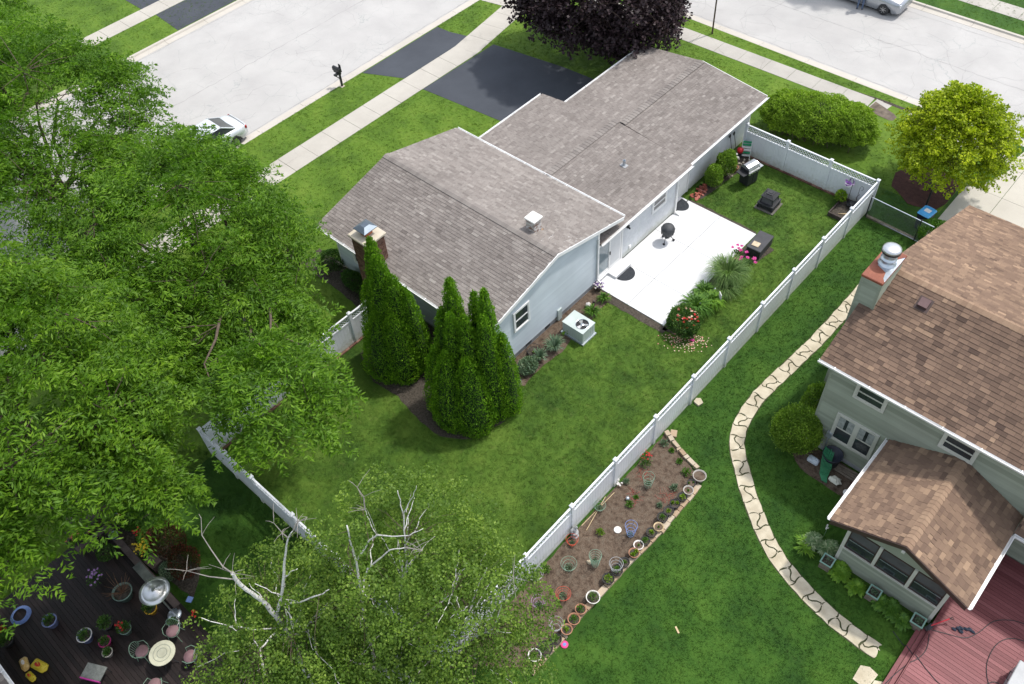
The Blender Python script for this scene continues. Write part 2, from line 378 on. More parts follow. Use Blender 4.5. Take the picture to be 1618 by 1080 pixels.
def solo(name, mb, mats, label, cat, group=None, smooth=False, kind=None, loc=None):
    z = min(q[2] for q in mb.v); a = np.array([tuple(q) for q in mb.v])
    c = (a[:, 0].mean(), a[:, 1].mean(), z) if loc is None else loc
    o = part(name, mb, mats, None, smooth, center=c)
    return props(o, label, cat, group, kind)
def struct(name, mb, mats, smooth=False): return props(part(name, mb, mats, None, smooth), kind='structure')
def piece(name, me, parent, mat4):
    """one instance of a shared mesh as a child; mat4 in the thing's frame"""
    o = bpy.data.objects.new(name, me); COL.objects.link(o)
    if parent is not None:
        o.parent = parent; mat4 = Matrix.Translation(-OFF[parent.name]) @ mat4
    o.matrix_basis = mat4
    OFF[o.name] = Vector((0, 0, 0))
    return o
def copy_tree(o, parent=None, **kw):
    c = o.copy(); COL.objects.link(c); c.parent = parent
    OFF[c.name] = OFF.get(o.name, Vector((0, 0, 0)))
    for ch in list(o.children): copy_tree(ch, c)
    return c

# ------------------------------------------------------------------ foliage
def nrm(a): return a / np.maximum(np.linalg.norm(a, axis=1, keepdims=True), 1e-9)
def leaf_mesh(name, P, D, N, L, W, V):
    """rhombic leaves: P centres, D long directions, N normals, L/W lengths, V tone 0..1"""
    n = len(P); D = nrm(D); S = nrm(np.cross(N, D)); L = np.broadcast_to(L, n)[:, None]; W = np.broadcast_to(W, n)[:, None]
    v = np.stack([P - D * L / 2, P + S * W / 2 + D * L * .05, P + D * L / 2, P - S * W / 2 + D * L * .05], 1).reshape(-1, 3)
    me = bpy.data.meshes.new(name)
    me.vertices.add(4 * n); me.vertices.foreach_set('co', v.ravel().astype(np.float32))
    me.loops.add(4 * n); me.loops.foreach_set('vertex_index', np.arange(4 * n, dtype=np.int32))
    me.polygons.add(n); me.polygons.foreach_set('loop_start', np.arange(0, 4 * n, 4, dtype=np.int32))
    me.polygons.foreach_set('loop_total', np.full(n, 4, dtype=np.int32))
    at = me.attributes.new('v', 'FLOAT', 'FACE'); at.data.foreach_set('value', np.clip(V, 0, 1).astype(np.float32))
    me.update(); me.validate()
    return me
def leaf_part(name, parent, mat, P, D, N, L, W, V, kind=None):
    off = P.mean(axis=0)
    me = leaf_mesh(name, P - off, D, N, L, W, V); me.materials.append(mat)
    o = bpy.data.objects.new(name, me); COL.objects.link(o)
    if parent is not None: o.parent = parent; o.location = Vector(off) - OFF[parent.name]
    else: o.location = Vector(off)
    OFF[o.name] = Vector(off)
    if kind: o['kind'] = kind
    return o
def rdir(n): return nrm(NR.normal(size=(n, 3)))
def sample_crown(ells, n, low=-0.55, shell=0.55):
    out = []; dirs = []
    w = np.array([r[0] * r[1] + r[1] * r[2] + r[0] * r[2] for c, r in ells]); w = w / w.sum()
    while len(out) < n:
        k = NR.choice(len(ells), p=w); c, r = ells[k]
        d = rdir(1)[0]
        if d[2] < low: continue
        t = NR.uniform(shell ** 3, 1) ** (1 / 3)
        p = np.array(c) + d * np.array(r) * t
        inside = False
        for j, (c2, r2) in enumerate(ells):
            if j != k and (((p - np.array(c2)) / np.array(r2)) ** 2).sum() < shell ** 2: inside = True; break
        if inside: continue
        out.append(p); dirs.append(d)
    return np.array(out), np.array(dirs)
def sprays(P0, A, m, length, width, droop, leafL, leafW, flat=0.6, up=1.0, jitter=0.5):
    """m leaves on each of the twigs that start at P0 and run along A"""
    n = len(P0); A = nrm(A); Ls = length * NR.uniform(0.6, 1.3, n)
    t = NR.uniform(0, 1, (n, m)); Z = np.array([0, 0, 1.0])
    side = nrm(np.cross(A, Z) + 1e-6 + NR.normal(size=(n, 3)) * .15); upv = nrm(np.cross(side, A))
    prof = np.sin(PI * np.clip(t * .85 + .12, 0, 1)) * width
    a = NR.uniform(-1, 1, (n, m)) * prof; b = NR.normal(size=(n, m)) * prof * (1 - flat) * .6
    P = P0[:, None, :] + A[:, None, :] * (t * Ls[:, None])[..., None] + side[:, None, :] * a[..., None] + upv[:, None, :] * b[..., None]
    P[..., 2] -= droop * t ** 2 * Ls[:, None]
    D = A[:, None, :] * 0.6 + side[:, None, :] * (np.sign(a) * 0.9)[..., None] + NR.normal(size=(n, m, 3)) * 0.45
    D[..., 2] -= 0.25
    N = upv[:, None, :] * up + NR.normal(size=(n, m, 3)) * jitter
    base = NR.uniform(0.15, 0.75, n)[:, None]
    V = base + NR.normal(size=(n, m)) * 0.16 + t * 0.15
    k = n * m
    return P.reshape(k, 3), D.reshape(k, 3), N.reshape(k, 3), leafL * NR.uniform(.65, 1.3, k), leafW * NR.uniform(.7, 1.25, k), V.reshape(k)
def limb(mb, p, q, r0, r1, n=6, seg=5, sag=0.12, wob=0.1):
    p = Vector(p); q = Vector(q); d = q - p; L = d.length; pts = []
    for i in range(seg + 1):
        t = i / seg
        x = p + d * t + Vector((rnd.uniform(-1, 1), rnd.uniform(-1, 1), 0)) * L * .04 * (0 < i < seg)
        x.z += L * sag * math.sin(PI * t) * (0.6 if d.z > 0 else 1)
        pts.append(x)
    mb.tube(pts, [r0 + (r1 - r0) * (i / seg) for i in range(seg + 1)], n, True, 0.04)
    return pts
def tree(name, label, cat, base, r0, fork_z, ells, nspray, m, length, width, leafL, leafW, mat, bark=None, nlimb=12, group=None,
         droop=0.3, low=-0.55, shell=0.55, flat=0.6, flare=1.5, up=1.0, jitter=0.5, twigs=220, lean=(0, 0), outk=1.0):
    bark = bark or BARK
    t = thing(name, label, cat, base, 0, group, world=True)
    bx, by, bz = base
    P0, D0 = sample_crown(ells, nspray, low, shell)
    cen = np.mean([c for c, r in ells], axis=0)
    top = Vector((cen[0] * .6 + bx * .4, cen[1] * .6 + by * .4, max(c[2] for c, r in ells)))
    mb = MB(); fk = Vector((bx + lean[0], by + lean[1], bz + fork_z))
    pts = [Vector((bx, by, bz - .05)), Vector((bx, by, bz + .35)), Vector((bx + lean[0] * .3, by + lean[1] * .3, bz + fork_z * .45)), fk, (fk + top) / 2, top]
    mb.tube(pts, [r0 * flare, r0 * 1.1, r0 * .9, r0 * .8, r0 * .45, r0 * .12], 14, True, 0.07)
    for k in range(6 if flare > 1.2 else 0):
        a = k * 1.05 + rnd.uniform(-.2, .2); e = Vector((math.cos(a), math.sin(a), 0))
        mb.tube([Vector((bx, by, bz + .55)) + e * r0 * .6, Vector((bx, by, bz + .18)) + e * r0 * 1.2, Vector((bx, by, bz - .04)) + e * r0 * 2.1], [r0 * .42, r0 * .36, r0 * .16], 7)
    part('trunk', mb, bark, t, True)
    # limbs to spread targets
    idx = [int(NR.integers(len(P0)))]
    dist = np.linalg.norm(P0 - P0[idx[0]], axis=1)
    for _ in range(nlimb - 1):
        j = int(dist.argmax()); idx.append(j); dist = np.minimum(dist, np.linalg.norm(P0 - P0[j], axis=1))
    mb = MB(); nodes = []
    for j in idx:
        q = Vector(P0[j]); s = rnd.uniform(0.0, 0.55); st = fk.lerp(top, s * .7)
        nodes += limb(mb, st, q.lerp(st, .08), r0 * .38 * (1 - s * .4), r0 * .05, 7, 7, .10)
    nodes = [q for q in nodes]
    NA = np.array([tuple(q) for q in nodes])
    for j in NR.choice(len(P0), min(twigs, len(P0)), replace=False):
        k = int(np.linalg.norm(NA - P0[j], axis=1).argmin())
        limb(mb, nodes[k], P0[j], r0 * .07, r0 * .02, 4, 3, .05)
    part('branch', mb, bark if bark is BIRCH else TWIG, t, True, kind='stuff')
    A = D0.copy(); A[:, 2] *= .45; A += (P0 - np.array([bx, by, cen[2]])) * .12 * outk + NR.normal(size=A.shape) * .35
    res = sprays(P0 - nrm(A) * length * .45, A, m, length, width, droop, leafL, leafW, flat, up, jitter)
    leaf_part('crown', t, mat, *res)
    return t
def lump(P, k=2.2, seed=0):
    a, b, c = seed * 1.7, seed * 2.9, seed * .7
    x, y, z = P[:, 0] * k, P[:, 1] * k, P[:, 2] * k
    return (np.sin(x * 1.3 + a + np.sin(y * 1.7 + b)) * np.sin(y * 1.5 + b) + np.sin(z * 1.9 + c + np.sin(x * 2.1)) * .7 + np.sin((x + y) * 3.1 + z * 2.7 + a) * .45) / 2.1
def bush(name, label, cat, c, r, n, leafL, leafW, mat, group=None, lumpy=0.1, k=2.5, flatbase=True, jitter=0.6, parent=None, stem=True, squash=1.0):
    """leafy shrub: c = ground centre, r = radii"""
    t = thing(name, label, cat, (c[0], c[1], c[2]), 0, group, world=True) if parent is None else parent
    d = rdir(int(n * 1.6)); d = d[d[:, 2] > -0.45][:n]; n = len(d)
    cc = np.array([c[0], c[1], c[2] + r[2] * .5]); R = np.array([r[0], r[1], r[2] * .5])
    dd = np.sign(d) * np.abs(d) ** squash
    P = cc + dd * R
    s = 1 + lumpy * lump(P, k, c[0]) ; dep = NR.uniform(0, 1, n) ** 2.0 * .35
    s = s + (NR.uniform(0, 1, n) > .9) * NR.uniform(0, .13, n)
    P = cc + dd * R * (s - dep)[:, None]
    P[:, 2] = np.maximum(P[:, 2], c[2] + .02)
    D = d * .8 + NR.normal(size=(n, 3)) * .6 + np.array([0, 0, .35]); N = d + NR.normal(size=(n, 3)) * jitter
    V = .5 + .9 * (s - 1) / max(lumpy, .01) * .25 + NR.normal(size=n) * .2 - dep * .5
    if stem:
        mb = MB()
        for i in range(7):
            a = i * .9; q = Vector((c[0] + math.cos(a) * r[0] * .55, c[1] + math.sin(a) * r[1] * .55, c[2] + r[2] * .75))
            limb(mb, (c[0] + rnd.uniform(-.05, .05), c[1] + rnd.uniform(-.05, .05), c[2] - .02), q, .018 + r[2] * .012, .006, 5, 4, 0)
        part('stem', mb, TWIG, t, True)
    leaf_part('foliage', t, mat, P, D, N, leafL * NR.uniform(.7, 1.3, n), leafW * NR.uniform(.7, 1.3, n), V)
    return t
def blades(P0, r, h, n, w, arch=1.0, segs=4):
    """arching strap leaves round a centre: returns an MB"""
    mb = MB()
    for i in range(n):
        a = rnd.uniform(0, 2 * PI); rr = r * rnd.uniform(.45, 1.15); hh = h * rnd.uniform(.6, 1.1)
        e = Vector((math.cos(a), math.sin(a), 0)); s = Vector((-e.y, e.x, 0)) * w * rnd.uniform(.7, 1.2); b = Vector(P0) + e * r * rnd.uniform(0, .18)
        vs = []; mb.val = min(1, max(0, rnd.gauss(.45, .22)))
        for k in range(segs + 1):
            t = k / segs
            p = b + e * rr * (t ** 1.15) + Vector((0, 0, hh * (math.sin(PI * min(1, t * .5 * (1 + .55 * arch))) )))
            ww = s * (math.sin(PI * (t * .8 + .2)) + .08) * .5
            vs += [p - ww, p + ww]
        mb.add(vs, [(2 * k, 2 * k + 1, 2 * k + 3, 2 * k + 2) for k in range(segs)])
    return mb
def flowers(pts, r, n=6):
    mb = MB()
    for p in pts:
        for k in range(n):
            a = k * 2 * PI / n + rnd.random(); e = Vector((math.cos(a), math.sin(a), 0)); s = Vector((-e.y, e.x, 0)); q = Vector(p); z = Vector((0, 0, 1))
            t = rnd.uniform(.2, .7)
            mb.add([q, q + (e + z * t - s * .5) * r * .6, q + (e + z * t * .8) * r, q + (e + z * t + s * .5) * r * .6], [(0, 1, 2, 3)])
        mb.blob((p[0], p[1], p[2] + r * .15), r * .38, 5, 3, .2)
    return mb

# ------------------------------------------------------------------ ground, roads, pavements
Z0 = -0.14
struct('ground', MB().add([(-300, -300, Z0), (300, -300, Z0), (300, 300, Z0), (-300, 300, Z0)], [(0, 1, 2, 3)]), LAWN_S)
def sheet(pts, z): return MB().add([(x, y, z) for x, y in pts], [tuple(range(len(pts)))])
def lawn_slab(name, pts, mat, z=0.0): return struct(name, MB().prism(pts, Z0 - .02, z), mat)
KX, KY = -28.25, 33.45      # kerb lines of the near block
r_ = 5.0
arc = [(KX + r_ - r_ * math.cos(a), KY - r_ + r_ * math.sin(a)) for a in [i * PI / 16 for i in range(9)]]
roadz = -0.11
road1 = struct('road', MB().box(-40.3, -120, Z0 - .1, KX - .42, 200, roadz), ROAD)
road2 = struct('road', MB().box(KX - .418, KY + .42, Z0 - .1, 120, 42.3, roadz), ROAD)
# main block lawns: front (between house and street), back yard, side yard
off = .17
front = [(KX + off, -60), (-12.85, -60), (-12.85, 4.9), (-15, 5), (-15, 13), (-14.2, 13), (-14.2, 25.6), (-7, 25.6), (-7, 24.42), (2.2, 24.42), (2.2, 60)]
lawn_slab('lawn', [(KX + off, -60), (-12.86, -60), (-12.86, 26.2), (2.6, 26.2), (2.6, KY - off)] + [(x + off * (1 if i > 4 else .8), y - off * .9) for i, (x, y) in reversed(list(enumerate(arc)))], LAWN_F)
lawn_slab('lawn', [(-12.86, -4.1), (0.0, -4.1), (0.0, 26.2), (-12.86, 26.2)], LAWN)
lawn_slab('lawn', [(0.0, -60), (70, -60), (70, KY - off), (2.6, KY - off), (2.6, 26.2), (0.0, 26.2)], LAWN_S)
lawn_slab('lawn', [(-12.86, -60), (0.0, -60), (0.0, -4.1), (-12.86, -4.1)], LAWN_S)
lawn_slab('lawn', [(-120, -60), (-40.9, -60), (-40.9, 30), (-44, 33), (-120, 33)], LAWN_F)
lawn_slab('lawn', [(-40, 42.9), (100, 42.9), (100, 120), (-40, 120)], LAWN_S)
# kerbs with gutter pans, poured in lengths
def kerb_run(name, pts, w=.55, step=3.0, side=1):
    root = thing(name, None, None, (pts[0][0], pts[0][1], 0), world=True); props(root, kind='structure')
    for i in range(len(pts) - 1):
        a = Vector((*pts[i], 0)); b = Vector((*pts[i + 1], 0)); L = (b - a).length; n = max(1, round(L / step)); d = (b - a).normalized(); s = Vector((-d.y, d.x, 0)) * side
        for k in range(n):
            p = a + d * (L * k / n + .008); q = a + d * (L * (k + 1) / n - .008)
            mb = MB(); prof = [(.17, Z0 - .05), (.17, .006), (0, .006), (-.05, -.085), (-.45, -.1), (-.45, Z0 - .05)]
            vs = [p + s * u + Vector((0, 0, z)) for u, z in prof] + [q + s * u + Vector((0, 0, z)) for u, z in prof]
            mb.add(vs, [(5, 4, 3, 2, 1, 0), (6, 7, 8, 9, 10, 11)] + [(j, (j + 1) % 6, 6 + (j + 1) % 6, 6 + j) for j in range(6)])
            part('kerb_section', mb, KERB, root)
    return root
kerb_run('kerb', [(KX, -30), (KX, KY - r_)] + arc[1:] + [(12, KY)], side=-1)
kerb_run('kerb', [(-40.75, -30), (-40.75, 30)], side=1)
kerb_run('kerb', [(-30, 42.75), (12, 42.75)], side=1)
# sidewalks: one slab after another
def slab_run(name, a, b, w, mat, step=1.52, z=0.012, skip=None):
    root = thing(name, None, None, (a[0], a[1], 0), world=True); props(root, kind='structure')
    a = Vector((*a, 0)); b = Vector((*b, 0)); L = (b - a).length; n = round(L / step); d = (b - a).normalized(); s = Vector((-d.y, d.x, 0))
    for k in range(n):
        if skip and k in skip: continue
        p = a + d * (L * k / n + .009); q = a + d * (L * (k + 1) / n - .009); zz = z + rnd.uniform(0, .008)
        part('slab', MB().prism([tuple((p - s * w / 2)[:2]), tuple((q - s * w / 2)[:2]), tuple((q + s * w / 2)[:2]), tuple((p + s * w / 2)[:2])], -.06, zz), mat, root)
    return root
slab_run('sidewalk', (-24.8, -24), (-24.8, 22.6), 1.56, CONC)
slab_run('sidewalk', (-24.8, 22.6), (-25.75, 28.4), 1.6, CONC)
slab_run('sidewalk', (-22.5, 31.55), (-3.9, 31.95), 1.15, CONC2)
slab_run('sidewalk', (-1.9, 31.95), (3.6, 32.0), 1.15, CONC2)
slab_run('sidewalk', (-44.5, -20), (-44.5, 28), 1.35, CONC)
slab_run('sidewalk', (-30, 45.1), (20, 45.1), 1.3, CONC2)
struct('sidewalk_bend', MB().prism([(-25.6, 22.2), (-24.0, 22.2), (-24.05, 23.2), (-25.75, 23.1)], -.07, .009), CONC)
struct('corner_ramp', MB().prism([(-27.95, 27.3), (-26.5, 27.6), (-25.0, 28.5), (-24.0, 30.9), (-22.5, 31.2), (-22.5, 32.9), (-24, 33.0), (-26.6, 31.9), (-27.9, 29.6)], -.1, .014), CONC)
struct('sunken_slab', MB().add([(-3.85, 31.3, .012), (-2.0, 31.4, -.03), (-2.0, 32.5, -.015), (-3.8, 32.55, .014)], [(0, 1, 2, 3)]), CONC2)
struct('mud_puddle', MB().add([(-3.8, 31.35, .016), (-2.5, 31.25, .006), (-2.0, 31.5, -.01), (-2.5, 31.9, .010), (-3.1, 32.1, .02), (-3.75, 32.3, .02)], [tuple(range(6))]), MUD)
struct('sidewalk_edge_soil', sheet([(-5.2, 32.52), (-2.0, 32.5), (-1.2, 32.7), (-3.2, 32.72)], .008), SOIL)
# driveways
DZ = .010
struct('driveway', MB().prism([(-28.0, 17.2), (-27.3, 17.55), (-25.6, 18.35), (-25.6, 23.8), (-27.0, 23.45), (-28.0, 23.4)], -.05, DZ), DRIVE)
struct('driveway', MB().prism([(-24.0, 18.25), (-14.0, 19.2), (-14.0, 25.0), (-19, 24.75), (-23.9, 24.05)], -.05, DZ), DRIVE)
struct('driveway', MB().prism([(-43.8, 13.4), (-41.0, 13.2), (-41.0, 18.2), (-43.8, 18.2)], -.05, DZ), DRIVE)
struct('driveway', MB().prism([(-60, 13.2), (-45.2, 13.2), (-45.2, 18.2), (-60, 18.2)], -.05, DZ), DRIVE)
# neighbour's concrete drive in big slabs
nd = thing('driveway', None, None, (6, 26, 0), world=True); props(nd, kind='structure')
for i, (x0, x1) in enumerate([(2.75, 4.4), (4.42, 8.2), (8.22, 12)]):
    for j, (y0, y1) in enumerate([(21.5, 25.2), (25.22, 28.9), (28.92, 31.2), (31.22, 33.25)]):
        if i == 0 and j >= 2: part('slab', MB().prism([(3.2 + .4 * (j - 2), y0), (4.4, y0), (4.4, y1), (3.9, y1)], -.06, .014), DRIVEC, nd); continue
        part('slab', MB().box(x0, y0, -.06, x1, y1, .014 + rnd.uniform(0, .005)), DRIVEC, nd)
# patio: six poured slabs
pt = thing('patio', None, None, (-5, 16, 0), world=True); props(pt, kind='structure')
for x0, x1 in ((-6.975, -5.122), (-5.100, -3.16)):
    for y0, y1 in ((12.42, 14.389), (14.411, 17.025), (17.047, 19.66)):
        part('slab', MB().box(x0, y0, -.08, x1, y1, .045), PATIO, pt)
part('slab', MB().box(-7.45, 18.62, -.08, -6.93, 19.66, .045), PATIO, pt)
# planting beds
NOGRASS = []
def bed(name, pts, mat, z=.012):
    # ragged outline
    out = []
    n = len(pts)
    for i in range(n):
        a = pts[i]; b = pts[(i + 1) % n]; L = math.dist(a, b); k = max(1, int(L / .3))
        for j in range(k):
            t = j / k; out.append((a[0] + (b[0] - a[0]) * t + rnd.uniform(-.035, .035), a[1] + (b[1] - a[1]) * t + rnd.uniform(-.035, .035)))
    NOGRASS.append(out)
    return struct(name, sheet(out, z), mat)
bed('mulch_bed', [(.12, -4.0), (2.15, -2.2), (2.2, 0), (2.25, 3), (2.35, 4.5), (2.3, 7.1), (1.4, 7.5), (.6, 7.75), (.12, 7.95)], MULCH)
bed('mulch_bed', [(-6.98, 5.6), (-5.9, 5.5), (-5.65, 6.2), (-5.75, 7.2), (-5.6, 8.6), (-5.75, 9.6), (-5.7, 10.6), (-5.85, 11.5), (-5.9, 12.35), (-6.98, 12.38)], MULCH)
bed('soil_strip', [(-6.9, 12.0), (-3.0, 12.02), (-2.9, 12.4), (-6.9, 12.45)], SOIL, .010)
bed('soil_strip', [(-3.14, 12.2), (-2.3, 12.3), (-2.2, 14.5), (-2.5, 17.0), (-2.9, 18.6), (-3.14, 18.6)], SOIL, .010)
bed('soil_strip', [(-3.16, 18.2), (-2.2, 18.0), (-1.95, 19.3), (-2.6, 19.5), (-3.1, 19.2)], SOIL, .014)
bed('soil_strip', [(-6.92, 19.68), (-3.2, 19.68), (-3.2, 19.84), (-6.92, 19.84)], SOIL, .010)
bed('mulch_bed', [(-6.98, 20.0), (-6.5, 20.2), (-6.35, 21.6), (-6.3, 22.6), (-6.1, 23.8), (-6.2, 24.2), (-6.98, 24.3)], SOIL, .010)
bed('mulch_bed', [(-12.2, 3.0), (-10.6, 2.35), (-9.3, 2.5), (-8.0, 2.25), (-6.6, 2.2), (-5.5, 2.9), (-5.05, 4.4), (-5.5, 5.7), (-6.9, 6.1), (-12.8, 6.0)], SOIL, .008)
bed('mulch_bed', [(.0, 26.6), (1.2, 25.9), (2.4, 26.1), (2.6, 27.2), (2.5, 28.6), (1.6, 29.2), (.2, 28.8), (-.3, 27.6)], MULCHR, .012)
bed('mulch_bed', [(4.8, 9.9), (6.7, 9.8), (7.4, 10.2), (7.4, 11.1), (4.4, 11.1), (4.3, 10.3)], MULCH, .012)
bed('mulch_bed', [(-14.5, -8.25), (-11.5, -7.9), (-9.2, -7.3), (-8.4, -8.2), (-14.3, -8.9)], SOIL, .010)
bed('mulch_bed', [(-18.6, 4.9), (-15.1, 4.8), (-12.95, 4.6), (-12.95, 6.0), (-18.6, 6.1)], SOIL, .012)

# ------------------------------------------------------------------ building helpers
def plane_frame(origin, u, v):
    u = Vector(u).normalized(); v = Vector(v).normalized(); n = u.cross(v)
    m = Matrix((u, v, n)).transposed().to_4x4(); m.translation = Vector(origin); return m
CAMP = Vector(cam.location)
def shingle_mesh(w, e, th, val, mat):
    mb = MB(); mb.val = val; h = e * 1.12
    mb.add([(0, 0, 0), (w, 0, 0), (w, h, 0), (0, h, 0), (0, 0, th), (w, 0, th), (w, h, .002), (0, h, .002)], [(4, 5, 6, 7), (0, 1, 5, 4), (1, 2, 6, 5), (3, 0, 4, 7)])
    return mesh_of('shingle', mb, mat)
def shingles(roof, origin, u, v, W, L, expo, mat, npieces, tabs=(.16, .22, .28, .34), th=.016, tone=0.0, spread=.25, hole=None):
    """lay every shingle on a roof plane: the nearest npieces as objects, the rest joined"""
    fr = plane_frame(origin, u, v); items = []
    n = int(math.ceil(L / expo)); e = L / n
    for k in range(n):
        x = -rnd.uniform(0, .2); run = 0
        while x < W - .01:
            w = tabs[rnd.randrange(len(tabs))]; x0 = max(x, 0); x1 = min(x + w, W)
            if x1 - x0 > .03 and not (hole and hole(x0, x1, k * e)):
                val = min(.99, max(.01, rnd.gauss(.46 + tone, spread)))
                if rnd.random() < .035: val = min(1, val + .3)
                items.append((x0, k * e, x1 - x0 - .008, val, e))
            x += w
    near = sorted(items, key=lambda q: (fr @ Vector((q[0], q[1], 0)) - CAMP).length)
    cache = {}; pieces = set()
    for q in near[:npieces]:
        wq = round(q[2] / .03) * .03; vq = round(q[3] * 9) / 9; key = (wq, vq, k)
        if key not in cache: cache[key] = shingle_mesh(max(.04, min(q[2], wq)), q[4], th, vq, mat)
        piece('shingle', cache[key], roof, fr @ Matrix.Translation((q[0], q[1], 0))); pieces.add((q[0], q[1]))
    mb = MB()
    for x, y, w, val, e in items:
        if (x, y) in pieces: continue
        mb.val = val; h = e * 1.12; t = th * rnd.uniform(.7, 1.25)
        p = [fr @ Vector(c) for c in ((x, y, 0), (x + w, y, 0), (x + w, y + h, .002), (x, y + h, .002), (x, y, t), (x + w, y, t))]
        mb.add(p, [(4, 5, 2, 3), (0, 1, 5, 4), (1, 2, 5), (3, 0, 4)])
    if mb.f: part('shingle_courses', mb, mat, roof, kind='stuff')
def ridge_caps(roof, p, q, mat, slope1, slope2, w=.155, step=.16, hh=0):
    p = Vector(p); q = Vector(q); d = (q - p); L = d.length; d.normalize(); s = Vector((-d.y, d.x, 0)); n = int(L / step)
    for k in range(n):
        a = p + d * (k * step); b = a + d * step * 1.12; mb = MB(); mb.val = rnd.random(); z = Vector((0, 0, 1))
        vs = []
        for c, h in ((a, .030 + hh), (b, .016 + hh)):
            vs += [c + s * w - z * w * slope1 + z * h, c + z * (h + .006), c - s * w - z * w * slope2 + z * h]
        vs += [vs[0] - z * (.02 + hh), vs[1] - z * .02, vs[2] - z * (.02 + hh)]
        mb.add(vs, [(0, 1, 4, 3), (1, 2, 5, 4), (6, 7, 1, 0), (7, 8, 2, 1)])
        part('ridge_cap', mb, mat, roof)
def siding(parent, p, q, ext, z0, z1, mat, expo=.115, name='siding', lap=.014, outn=None):
    """lapped boards between plan points p and q; ext(z) -> (s0, s1) range along the wall"""
    p = Vector((*p, 0)); q = Vector((*q, 0)); d = (q - p).normalized(); nn = Vector((d.y, -d.x, 0)) if outn is None else Vector((*outn, 0))
    mb = MB(); z = z0
    while z < z1 - .005:
        zt = min(z + expo, z1); mb.val = rnd.random()
        a0, a1 = ext(z); b0, b1 = ext(zt)
        if b1 - b0 < .02 and a1 - a0 < .02: break
        if b1 < b0: b0 = b1 = (b0 + b1) / 2
        P = lambda s, h, o: p + d * s + nn * o + Vector((0, 0, h))
        mb.add([P(a0, z, lap), P(a1, z, lap), P(b1, zt, .002), P(b0, zt, .002), P(a0, z, .0), P(a1, z, .0)], [(0, 1, 2, 3), (4, 5, 1, 0)])
        z = zt
    return part(name, mb, mat, parent, kind='stuff')
def window(parent, c, w, h, face, trim=TRIM, glass=GLASS, fw=.09, style='double', mull=1, curtain=None, name='window'):
    """window on a wall; face = outward normal (nx, ny). Frame, sashes and panes as geometry"""
    nx, ny = face; t = Vector((-ny, nx, 0)); n = Vector((nx, ny, 0)); c = Vector(c); z = Vector((0, 0, 1))
    fr = Matrix((t, n, z)).transposed().to_4x4(); fr.translation = c
    def bx(mb, x0, y0, z0, x1, y1, z1):
        o = MB(); o.box(x0, y0, z0, x1, y1, z1); mb.add([fr @ Vector(q) for q in o.v], [tuple(reversed(f)) for f in o.f])
    mb = MB()
    bx(mb, -w / 2 - fw, .0, -h / 2 - fw, -w / 2, .055, h / 2 + fw); bx(mb, w / 2, .0, -h / 2 - fw, w / 2 + fw, .055, h / 2 + fw)
    bx(mb, -w / 2, .0, h / 2, w / 2, .052, h / 2 + fw); bx(mb, -w / 2, .0, -h / 2 - fw, w / 2, .062, -h / 2)
    wdw = part(name, mb, trim, parent)
    for i in range(mull):
        x0 = -w / 2 + w / mull * i; x1 = x0 + w / mull
        if i: mb = MB(); bx(mb, x0 - .05, .012, -h / 2, x0 + .05, .05, h / 2); part('mullion', mb, trim, wdw); x0 += .05
        if i < mull - 1: x1 -= .05
        mb = MB(); s = .04
        bx(mb, x0, .015, -h / 2, x0 + s, .038, h / 2); bx(mb, x1 - s, .015, -h / 2, x1, .038, h / 2)
        bx(mb, x0 + s, .015, -h / 2, x1 - s, .037, -h / 2 + s); bx(mb, x0 + s, .015, h / 2 - s, x1 - s, .037, h / 2)
        if style == 'double': bx(mb, x0 + s, .016, -.025, x1 - s, .042, .025)
        if style == 'slide': bx(mb, (x0 + x1) / 2 - .02, .016, -h / 2 + s, (x0 + x1) / 2 + .02, .042, h / 2 - s)
        part('sash', mb, trim, wdw)
        if style == 'double':
            for za, zb in ((-h / 2 + s, -.025), (.025, h / 2 - s)):
                mb = MB(); bx(mb, x0 + s, .018, za, x1 - s, .024, zb); part('pane', mb, glass, wdw)
            if curtain:
                mb = MB()
                for k in (0, 1, 3, 4):
                    u = x0 + s + (x1 - x0 - 2 * s) * k / 5; bx(mb, u, .0245 + .001 * (k % 2), .04, u + (x1 - x0 - 2 * s) / 5, .027 + .002 * (k % 2), h / 2 - s - .02)
                part('curtain', mb, curtain, wdw)
        else:
            mb = MB(); bx(mb, x0 + s, .018, -h / 2 + s, x1 - s, .024, h / 2 - s); part('pane', mb, glass, wdw)
    return wdw
def gutter(parent, p, q, z, out, mat=TRIM, w=.12, name='gutter'):
    p = Vector((*p, z)); q = Vector((*q, z)); d = (q - p).normalized(); o = Vector((*out, 0)); Z = Vector((0, 0, 1)); mb = MB()
    prof = [(0, 0), (0, -.11), (w * .75, -.11), (w, -.03), (w, .005), (w - .02, .005), (w - .025, -.03), (w * .7, -.085), (.02, -.085), (.02, 0)]
    m = len(prof); vs = [a + o * u + Z * h for a in (p, q) for u, h in prof]
    mb.add(vs, [tuple(range(m)), tuple(range(2 * m - 1, m - 1, -1))] + [(i, m + i, m + (i + 1) % m, (i + 1) % m) for i in range(m)])
    L = (q - p).length; k = .6
    while k < L - .3:
        c = p + d * k; mb.bar(c + Z * .006, c + o * w + Z * .006, .025, .012); k += 1.25
    return part(name, mb, mat, parent)
def downspout(parent, x, y, z0, z1, face, mat=TRIM):
    mb = MB(); nx, ny = face; mb.box(x - .035 + nx * .05, y - .035 + ny * .05, z0 + .12, x + .035 + nx * .05, y + .035 + ny * .05, z1)
    mb.bar((x + nx * .05, y + ny * .05, z0 + .14), (x + nx * .35, y + ny * .35, z0 + .04), .07)
    return part('downspout', mb, mat, parent)
